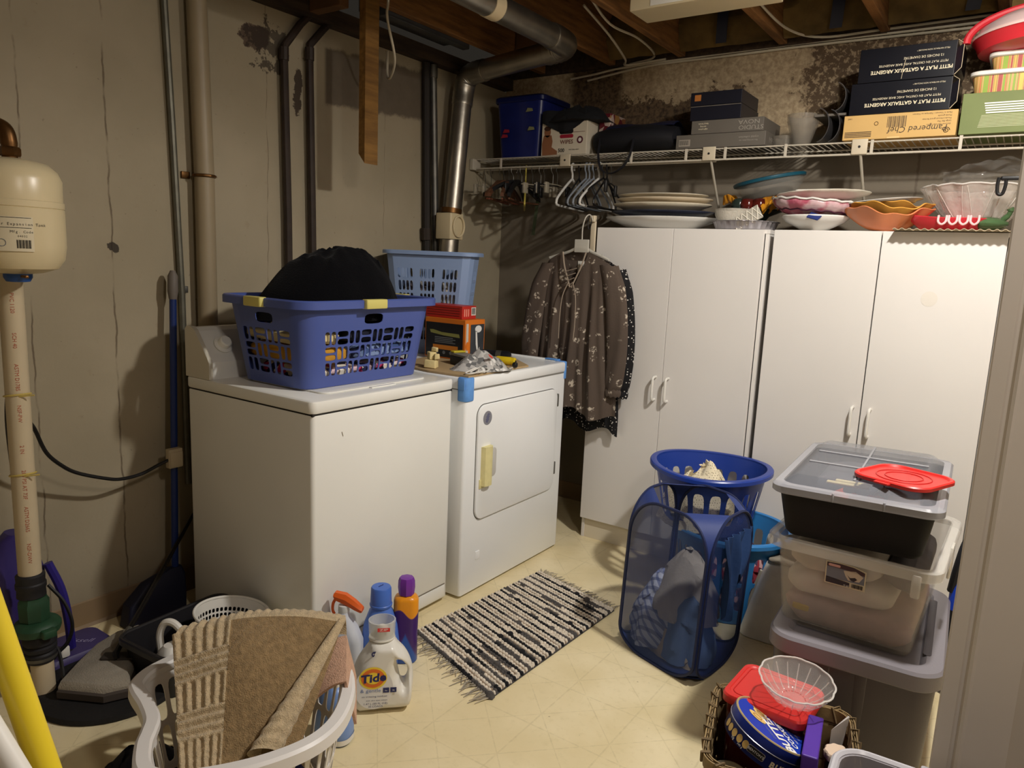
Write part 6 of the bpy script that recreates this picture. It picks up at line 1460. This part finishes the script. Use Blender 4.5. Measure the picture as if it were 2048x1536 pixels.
for x in (.61, 1.372, 2.005): 
    part('support_plate', MB().rbox((x-.030, -.312, 1.862), (x+.030, -.304, 1.922), .002), mat('plate_cream', (200, 188, 164), .5), t)
    part('plate_screw', MB().lathe([(.005, 0), (.005, .002)], 10, fr((x, -.312, 1.892), (1, 0, 0), (0, 0, 1))), INK, t)
for x, xe in ((1.38, 1.35), (2.01, 2.01)): part('brace', MB().tube([(x, -.30, 1.865), (xe, -.006, 1.60)], .006, 8), SH, t)
part('end_bracket', MB().rbox((.002, -.33, 1.86), (.03, -.26, 1.92), .003), SH, t)
part('hanging_rod', MB().tube([(.02, -.285, 1.862), (1.4, -.285, 1.862)], .006, 8), SH, t)

def carton(name, lab, cat, a, b, m, group=None, rz=0):
    """a box built from its size, standing on a; returns the thing"""
    c = V(((a[0]+b[0])/2, (a[1]+b[1])/2, a[2])); t = thing(name, lab, cat, tuple(c), rz, group)
    part('carton', MB().rbox((a[0]-c.x, a[1]-c.y, 0), (b[0]-c.x, b[1]-c.y, b[2]-a[2]), .0015), m, t, w=False, smooth=0)
    return t
def front(x, z, y): return fr((x, y, z), (1, 0, 0), (0, 0, 1))
def flip(x, z, y): return fr((x, y, z), (-1, 0, 0), (0, 0, -1))
ZS = 1.9195
t = thing('storage_tote', 'dark blue plastic tote at the left end of the wire shelf', 'storage tote', (.30, -.155, ZS))
part('body', MB().loft([at_z(rr(.128, .12, .03, 5, .295, -.155), ZS+.001), at_z(rr(.15, .14, .03, 5, .295, -.155), ZS+.30)]), mat('tote_blue', (18, 30, 96), .3, var=.12, vs=20), t)
part('lid', MB().loft([at_z(rr(.158+e, .145+e, .035, 5, .295, -.155), z) for e, z in ((0, ZS+.285), (.004, ZS+.29), (.004, ZS+.31), (-.006, ZS+.318), (-.02, ZS+.322))]), mat('tote_blue_lid', (14, 24, 78), .3), t)
for x, z, m in ((.345, 2.15, mat('print_olive', (130, 130, 90), .5)), (.36, 2.055, mat('print_olive', (130, 130, 90), .5)), (.19, 2.025, mat('print_red', (150, 30, 50), .5)), (.20, 2.05, mat('print_red', (150, 30, 50), .5))):
    decal([(0, 0), (.045, .002), (.04, .016), (.01, .020)], front(x, z, -.2965+.0), m, t)
t = carton('wipes_box', 'white baby wipes carton with a picture of a baby, on the shelf', 'box', (.452, -.295, ZS+.001), (.722, -.08, ZS+.165), mat('white_carton', (206, 196, 176), .6), None)
yb = -.2956
decal(rr(.042, .014, .013, 5), front(.60, 2.038, yb), mat('slot_black', (20, 18, 18), .8), t, 'hand_slot')
BABY = mat('print_skin', (140, 92, 62), .6); 
decal(ell(.020, .026, 20), front(.487, 2.038, yb), BABY, t, 'baby_picture'); decal([(-.024, .05), (.022, .05), (.030, .02), (.026, -.01), (.06, -.03), (.06, -.048), (-.03, -.05), (-.034, .01)], front(.49, 1.972, yb), BABY, t, 'baby_picture')
decal(ell(.021, .012, 16, 0, .018), front(.487, 2.038, yb-.0005), mat('print_hair', (60, 36, 24), .6), t, 'baby_picture')
decal(rr(.04, .009, .008, 4), front(.603, 2.013, yb), mat('print_red', (150, 30, 50), .5), t)
text('WIPES', .028, front(.605, 1.984, yb-.0005), mat('print_brown', (110, 70, 60), .6), t, bold=.0006)
text('500', .026, front(.575, 1.943, yb-.0005), INK, t, bold=.0006); text('thick baby wipes', .009, front(.65, 1.946, yb-.0005), INK, t)
decal(ell(.018, .018, 20), front(.683, 1.992, yb), mat('print_plum', (90, 40, 50), .6), t); decal(ell(.009, .010, 16), front(.683, 1.992, yb-.0005), WPLAST, t)
decal(rect(-.04, 0, .04, .002), front(.67, 2.03, yb), mat('print_brown', (110, 70, 60), .6), t)
solo('black_jacket', 'black cloth draped over the wipes carton on the shelf', 'cloth', heap(.62, -.20, 2.0855, .19, .145, .075, seed=9, fold=.03, fs=12, n=60, m=18, p=3, flat=.2), mat('black_cloth', (20, 21, 24), .95, bump=.3))
def ov_(u, v):
    x = .455+.26*u; s_ = sin(pi*u); return V((x, -.303-.006*sin(u*14), 2.14-v*(.055+.05*s_)+.004*sin(u*9)))
solo('black_scarf', 'black cloth fold hanging down in front of the wipes carton', 'cloth', sheet(ov_, 30, 8, .004), mat('black_cloth', (20, 21, 24), .95, bump=.3))
solo('gift_bag', 'dark red printed bag squeezed behind the black cloth on the shelf', 'bag', MB().rbox((.735, -.20, ZS+.001), (.80, -.03, ZS+.21), .004), mat('gift_print', (90, 24, 34), .5, f=motley(((96, 22, 34), (60, 20, 30), (150, 110, 60), (180, 160, 150)), 22)))
t = thing('duffel_bag', 'black and navy soft bag with hanging strap lying on the shelf', 'bag', (.98, -.16, ZS))
NB = mat('navy_nylon_dark', (18, 22, 52), .6, bump=.2); BB = mat('black_nylon', (16, 16, 22), .7)
mb = MB().loft([[V((x, -.16+.135*k*cos(a), ZS+.002+.075*kk+.075*kk*sin(a))) for a in [2*pi*i/28 for i in range(28)]] for x, k, kk in ((.735, .55, .6), (.75, .85, .85), (.80, 1, .9), (.95, 1, .97), (1.10, 1, .92), (1.17, .85, .8), (1.185, .5, .55))]); mb.noise(.006, 12, 4)
part('body', mb, BB, t)
part('blue_panel', MB().grid(lambda u, v: V((.80+.36*u, -.24+.12*v, ZS+.128+.022*sin(pi*v)+.004*sin(u*9))), 20, 6).solid(.006), NB, t)
part('strap', MB().loft([[p+V((0, s_, 0)) for s_ in (-.012, .012)]+[p+V((0, s_, .004)) for s_ in (.012, -.012)] for p in smooth_path([(.80, -.295, 1.985), (.805, -.315, 1.90), (.83, -.32, 1.835), (.88, -.32, 1.815), (.94, -.32, 1.84), (.98, -.318, 1.90), (.985, -.30, 1.975)], 5)]), BB, t)
GB = mat('grey_carton', (98, 92, 84), .6, var=.05); DKB = mat('dark_carton', (24, 25, 36), .4, var=.1)
t = carton('gift_box', 'long flat grey carton lowest in the shelf stack of dark boxes', 'box', (1.20, -.29, ZS+.0015), (1.615, -.03, ZS+.063), GB)
decal(rect(0, 0, .055, .03), front(1.215, ZS+.012, -.2906), mat('grey_label', (150, 142, 130), .6), t)
for i in range(9): decal(rect(.004+i*.005, .006, .006+i*.005, .026), front(1.215, ZS+.012, -.2911), INK, t, 'barcode')
text('crystal collection', .013, flip(1.54, ZS+.040, -.2907), mat('pale_grey_ink', (150, 144, 134), .6), t); text('fine serving plate set', .010, flip(1.54, ZS+.026, -.2907), mat('pale_grey_ink', (150, 144, 134), .6), t)
text('IMPERIAL', .035, fr((1.6157, -.17, ZS+.03), (0, 1, 0), (0, 0, 1)), mat('pale_grey_ink', (150, 144, 134), .6), t)
t = carton('gift_box', 'grey carton lettered upside down, second in the shelf stack', 'box', (1.268, -.285, ZS+.065), (1.60, -.03, ZS+.124), GB)
text('STUDIO', .026, flip(1.545, ZS+.083, -.2857), mat('pale_grey_ink', (150, 144, 134), .6), t, sx=1.2); text('NOVA', .026, flip(1.535, ZS+.107, -.2857), mat('pale_grey_ink', (150, 144, 134), .6), t, sx=1.3)
for i, s_ in enumerate(('eight piece', 'serving', 'fancy bowls')): text(s_, .010, flip(1.325, ZS+.085+.012*i, -.2857), CREAM_INK, t)
t = carton('gift_box', 'black carton with worn edges, third in the shelf stack', 'box', (1.255, -.28, ZS+.126), (1.492, -.03, ZS+.19), DKB)
decal(rect(0, 0, .235, .003), front(1.256, ZS+.186, -.2807), mat('worn_edge', (110, 104, 96), .8), t)
t = carton('gift_box', 'black carton with small orange sticker on top of the stack', 'box', (1.252, -.28, ZS+.192), (1.49, -.04, ZS+.25), DKB)
decal(rect(0, 0, .03, .027), front(1.272, ZS+.212, -.2807), mat('orange_sticker', (180, 112, 50), .6), t)
t = thing('glass_tumblers', 'clear glass tumbler on its side on the wire shelf', 'glass', (1.73, -.15, ZS))
part('glass', MB().lathe([(.03, 0), (.036, .004), (.066, .10), (.068, .13), (.064, .13), (.032, .01)], 32, Matrix.Translation((1.745, -.20, ZS+.002))), mat('smoky_glass', (150, 142, 130), .08, alpha=.35, spec=.9), t)
part('glass_base', MB().lathe([(.04, 0), (.05, .006), (.055, .05), (.05, .05), (.02, .01)], 32, Matrix.Translation((1.66, -.16, ZS+.002))), mat('smoky_glass', (150, 142, 130), .08, alpha=.35, spec=.9), t)
SIL = mat('silver_tin', (140, 138, 140), .28, .85)
for i, (x, z, r_, lab) in enumerate(((1.84, ZS+.075, .072, 'curved silver tin trough on edge, left of the two on shelf'), (1.885, ZS+.070, .068, 'second curved silver tin trough nested against the cake boxes'), (1.90, ZS+.185, .058, 'curved silver tin trough higher up leaning on the cake boxes'))):
    mb = MB().grid(lambda u, v: V((x-.35*r_+r_*cos(R(-78+156*u))*.75, -.27+.24*v, z+r_*sin(R(-78+156*u)))), 20, 2).solid(.0025)
    solo('tin_trough', lab, 'tin', mb, SIL, 'silver tin troughs on the shelf')
solo('trough_rest', 'grey flat carton beneath the silver tin troughs', 'box', MB().rbox((1.80, -.25, ZS+.112), (1.93, -.03, ZS+.122), .001), GB, smooth=0)
t = carton('baking_box', 'tan bar pan carton printed upside down on the wire shelf', 'box', (1.932, -.295, ZS+.0015), (2.338, -.03, ZS+.098), mat('tan_carton', (206, 168, 104), .7, var=.06))
y_ = -.2957
text('Pampered Chef', .033, flip(2.205, ZS+.034, y_), mat('brown_ink', (62, 44, 30), .6), t, shear=.15)
part('logo_swirl', MB().tube([V((2.305+.012*cos(q)*(1-q/14), y_, ZS+.022+.012*sin(q)*(1-q/14))) for q in [.5*k for k in range(24)]], .0012, 4), mat('brown_ink', (62, 44, 30), .6), t)
for i, s_ in enumerate(('discover the chef in you', 'Large Bar Pan', 'Moule a biscuit grand format', 'Molde grande', 'Made in Vietnam / Fabrique au Vietnam')): text(s_, .0085, fr((2.318, y_, ZS+.046+.0105*i), (-1, 0, 0), (0, 0, -1)), mat('brown_ink', (62, 44, 30), .6), t, ax='LEFT')
for i in range(14): decal(rect(i*.005, 0, i*.005+.0018+(i % 3)*.0007, .042), front(2.095, ZS+.044, -.2954), mat('brown_ink', (62, 44, 30), .6), t, 'barcode')
part('recycle_mark', MB().tube([V((2.055+.007*cos(q), y_, ZS+.062+.007*sin(q))) for q in [2*pi*k/14 for k in range(14)]], .001, 4, closed=True), mat('brown_ink', (62, 44, 30), .6), t)
text('1445', .009, flip(1.955, ZS+.085, y_), mat('brown_ink', (62, 44, 30), .6), t)
for i in range(4): decal(rect(0, 0, .10, .0028), front(1.94, ZS+.012+i*.006, -.2954), mat('brown_ink', (62, 44, 30), .6), t, 'small_print')
decal(rect(0, 0, .045, .006), front(2.10, ZS-.0+.002, -.2958), mat('tan_tab', (222, 190, 130), .6), t)
CAKE = mat('black_gloss_carton', (20, 21, 28), .25, var=.1)
for i, (x0, z0, z1, lab) in enumerate(((1.945, ZS+.100, ZS+.222, 'black cake stand carton printed upside down, lower of the two'), (1.965, ZS+.2235, ZS+.352, 'black cake stand carton printed upside down, upper of the two'))):
    t = carton('cake_stand_box', lab, 'box', (x0, -.29, z0), (2.305, -.03, z1), CAKE, 'black cake stand cartons'); y_ = -.2907; xc = (x0+2.305)/2+.02
    text('PETIT PLAT A GATEAUX ARGENTE', .0185, flip(xc, z0+.036, y_), CREAM_INK, t, bold=.0005)
    text('PETIT PLAT EN CRISTAL AVEC BASE ARGENTEE', .0115, flip(xc+.005, z0+.058, y_), CREAM_INK, t)
    text('12 INCHES DE DIAMETRE', .0125, flip(xc+.04, z0+.080, y_), CREAM_INK, t)
    text('PELLE GATEAUX NON INCLUSE *', .0075, flip(2.225, z0+.104, y_), CREAM_INK, t)
    part('end_flap', MB().loft([[V((2.3055, -.29, z)), V((2.325, -.275, z+.02)), V((2.325, -.10, z+.02)), V((2.3055, -.05, z))] for z in (z0+.004, z1-.03)]), CAKE, t, smooth=0)
    part('flap_edge', MB().tube([(2.306, -.2915, z0+.002), (2.326, -.277, z0+.03), (2.326, -.277, z1-.012), (2.306, -.2915, z1)], .0013, 4), mat('card_edge', (206, 190, 160), .8), t)
    if i: part('tape_crease', MB().tube([(2.125, -.2912, z0+.004), (2.128, -.2912, z0+.04), (2.133, -.2912, z0+.075)], .001, 4), mat('card_edge', (206, 190, 160), .8), t)
t = carton('green_box', 'olive green carton with white small print at right end of shelf', 'box', (2.347, -.298, ZS+.0015), (2.70, -.03, ZS+.15), mat('olive_carton', (116, 128, 76), .65, var=.08))
for i in range(5): decal(rect(0, 0, .22-.02*(i % 2), .0045), front(2.42+.002*i, ZS+.108-i*.0085, -.2986), WHITE_INK, t, 'small_print')
for i in range(9): decal(rect(0, 0, .24-.015*(i % 3), .0022), front(2.415-.001*i, ZS+.066-i*.0052, -.2986), mat('pale_green_ink', (186, 190, 150), .6), t, 'small_print')
def stripes(N, vec):
    s = N.xyz(vec); cols = ((222, 196, 96), (214, 130, 96), (150, 176, 76), (228, 170, 120), (176, 88, 84)); n = N.n('ShaderNodeTexNoise', {'W': N.m('MULTIPLY', s[0], 48.), 'Scale': 1., 'Detail': 1.}, noise_dimensions='1D'); c = rgb(*cols[0])
    for i, q in enumerate(cols[1:]): c = N.mix(N.step(n, .40+.055*i, .405+.055*i), c, rgb(*q))
    return c
STR = mat('striped_plastic', (222, 196, 96), .4, f=stripes)
for lab, x0, z0, z1, ex in (('striped plastic container with white lid, lower of the two', 2.362, ZS+.1525, ZS+.228, .006), ('striped plastic container with white lid under red carrier', 2.415, ZS+.235, ZS+.292, .006)):
    t = thing('food_container', lab, 'container', (x0+.17, -.17, z0), 0, 'striped containers')
    part('body', MB().loft([at_z(rr(.155, .10, .03, 6, x0+.17, -.17), z0), at_z(rr(.165, .11, .03, 6, x0+.17, -.17), z1-.012)]), STR, t)
    part('lid', MB().loft([at_z(rr(.170+e, .116+e, .034, 6, x0+.17, -.17), z) for e, z in ((0, z1-.014), (.004, z1-.011), (.004, z1+.001), (-.004, z1+.005))]), WPLAST, t)
t = thing('cake_carrier', 'red and white round cake carrier on top of the striped containers', 'cake carrier', (2.56, -.21, ZS+.299))
Mc_ = Matrix.Translation((2.57, -.21, ZS+.2985)) @ Euler((0, R(-3), 0)).to_matrix().to_4x4()
part('base', MB().lathe([(.13, 0), (.20, .012), (.215, .05), (.222, .056), (.215, .06)], 48, Mc_), mat('coral_red', (204, 44, 54), .35), t)
part('seal', MB().lathe([(.224, .055), (.226, .060), (.222, .066), (.20, .066)], 48, Mc_, False, False), mat('pale_pink_plastic', (226, 196, 190), .4), t)
part('dome', MB().lathe([(.218, .064), (.20, .095), (.15, .125), (.07, .142), (.01, .145)], 48, Mc_, False, True), mat('frosted_pink', (206, 180, 178), .3), t)
part('carry_band', MB().tube([Mc_ @ V((.236*cos(a), -.06, .05+.115*sin(a)*(1-.12*sin(a)))) for a in [pi*k/24 for k in range(25)]], .014, 10), mat('coral_red', (204, 44, 54), .35), t)

# ---------------------------------------------------------------- hangers on the rod
RODZ = 1.868
def hook(r=.02, drop=.05, rad=.0018):
    return MB().tube(smooth_path([(0, .019, -.012), (0, .021, .002), (0, .012, .018), (0, -.004, .020), (0, -.017, .008), (0, -.016, -.012), (0, -.004, -.026), (0, 0, -.036), (0, 0, -drop-.01)], 4), rad, 6)
HM = [mat('hanger_white', (206, 204, 198), .4), mat('hanger_grey', (128, 134, 142), .4), BLACK, mat('hanger_yellow', (176, 160, 70), .4), mat('hanger_brown', (96, 62, 42), .5), mat('hanger_clear', (170, 160, 140), .2, alpha=.6), STEEL]
def hanger_plastic(lab, m, M, rad=.0048):
    t = thing('clothes_hanger', lab, 'hanger', M=M, group='hangers on the rod')
    part('hook', hook(rad=rad*.85), m, t, w=False)
    part('frame', MB().tube(smooth_path([(0, 0, -.055), (0, .06, -.085), (0, .13, -.125), (0, .192, -.165), (0, .205, -.185), (0, .195, -.20), (0, .10, -.203), (0, -.10, -.203), (0, -.195, -.20), (0, -.205, -.185), (0, -.192, -.165), (0, -.13, -.125), (0, -.06, -.085), (0, 0, -.055)], 4)[:-1], rad, 8, closed=True), m, t, w=False)
    return t
def hanger_clip(lab, m, M):
    t = thing('clip_hanger', lab, 'hanger', M=M, group='hangers on the rod')
    part('hook', hook(drop=.075), STEEL, t, w=False)
    part('bar', MB().tube([(0, -.15, -.09), (0, 0, -.083), (0, .15, -.09)], .0035, 6), m, t, w=False)
    for y in (-.12, .12): part('clip', MB().rbox((-.007, y-.018, -.135), (.007, y+.018, -.08), .003), m, t, w=False)
    return t
def hanger_wood(lab, m, m2, M):
    t = thing('wooden_hanger', lab, 'hanger', M=M, group='hangers on the rod')
    part('hook', hook(drop=.06), STEEL, t, w=False)
    sh = smooth_path([(0, -.20, -.155), (0, -.12, -.11), (0, 0, -.07), (0, .12, -.11), (0, .20, -.155)], 5)
    part('shoulder', MB().loft([[p+V((s_, 0, z)) for s_, z in ((-.010, 0), (.010, 0), (.008, .020), (-.008, .020))] for p in sh]), m, t, w=False)
    part('trouser_bar', MB().tube([(0, -.19, -.165), (0, .19, -.165)], .0055, 8), m2, t, w=False)
    return t
def HMx(x, rz=0, tl=0, dz=0): return Matrix.Translation((x, -.285, RODZ-.013+dz)) @ Matrix.Rotation(R(rz), 4, 'Z') @ Matrix.Rotation(R(tl), 4, 'X')
k0 = hanger_clip('clear skirt hanger with wire hook, first from the duct', HM[5], HMx(.085, 12)); kb = hanger_clip('black clip hanger hanging fourth along the rod', HM[2], HMx(.33, -6))
for x, rz, s_, lab in ((.125, 18, k0, 'clear skirt hanger second from the duct'), (.40, 10, kb, 'black clip hanger sixth along the rod'), (.452, -8, k0, 'clear skirt hanger just left of the shelf plate'), (.475, 14, k0, 'clear skirt hanger behind the shelf plate'), (.528, -10, kb, 'black clip hanger beside the first white hanger'), (.555, 6, k0, 'clear clip hanger against the first white hanger'), (.87, 16, kb, 'black clip hanger last on the rod beside the plates')):
    copy_thing(s_, HMx(x, rz), lab, 'hangers on the rod')
w0 = hanger_wood('brown wooden trouser hanger nearest the duct', HM[4], mat('bar_red_brown', (112, 62, 44), .5), HMx(.185, 20)); 
for x, rz, lab in ((.215, 8, 'brown wooden trouser hanger second in its row'), (.245, 26, 'brown wooden trouser hanger third in its row')): copy_thing(w0, HMx(x, rz), lab, 'hangers on the rod')
wb_ = hanger_wood('black wooden suit hanger left of the yellow hanger', HM[2], HM[4], HMx(.275, -14)); copy_thing(wb_, HMx(.305, 22), 'second black suit hanger left of the yellow hanger', 'hangers on the rod')
hanger_plastic('yellow plastic hanger among dark ones at the rod centre', HM[3], HMx(.355, 34))
p0 = hanger_plastic('thick white plastic hanger leftmost of the white ones', HM[0], HMx(.645, 10), .0062); copy_thing(p0, HMx(.80, 4), 'thick white plastic hanger near the hanging bag strap', 'hangers on the rod')
pg = hanger_plastic('grey plastic hanger between the two thick white ones', HM[1], HMx(.725, 6)); copy_thing(pg, HMx(.745, 9), 'second grey plastic hanger between the white ones', 'hangers on the rod'); copy_thing(pg, HMx(.77, 2), 'third grey plastic hanger beside the right white one', 'hangers on the rod')
pb = hanger_plastic('black plastic hanger right of the leftmost white one', HM[2], HMx(.685, 14)); copy_thing(pb, HMx(.825, -6), 'black plastic hanger right of the strap', 'hangers on the rod'); copy_thing(pb, HMx(.845, 12), 'black plastic hanger hanging next to the plates', 'hangers on the rod')
solo('green_strap', 'faded green strap hanging below the hangers on the back wall', 'strap', MB().loft([[V((x-.01, y, z)), V((x+.01, y, z)), V((x+.01, y+.003, z)), V((x-.01, y+.003, z))] for x, y, z in ((.325, -.10, 1.80), (.316, -.10, 1.71), (.296, -.10, 1.52))]), mat('faded_green', (70, 80, 56), .8), smooth=0)
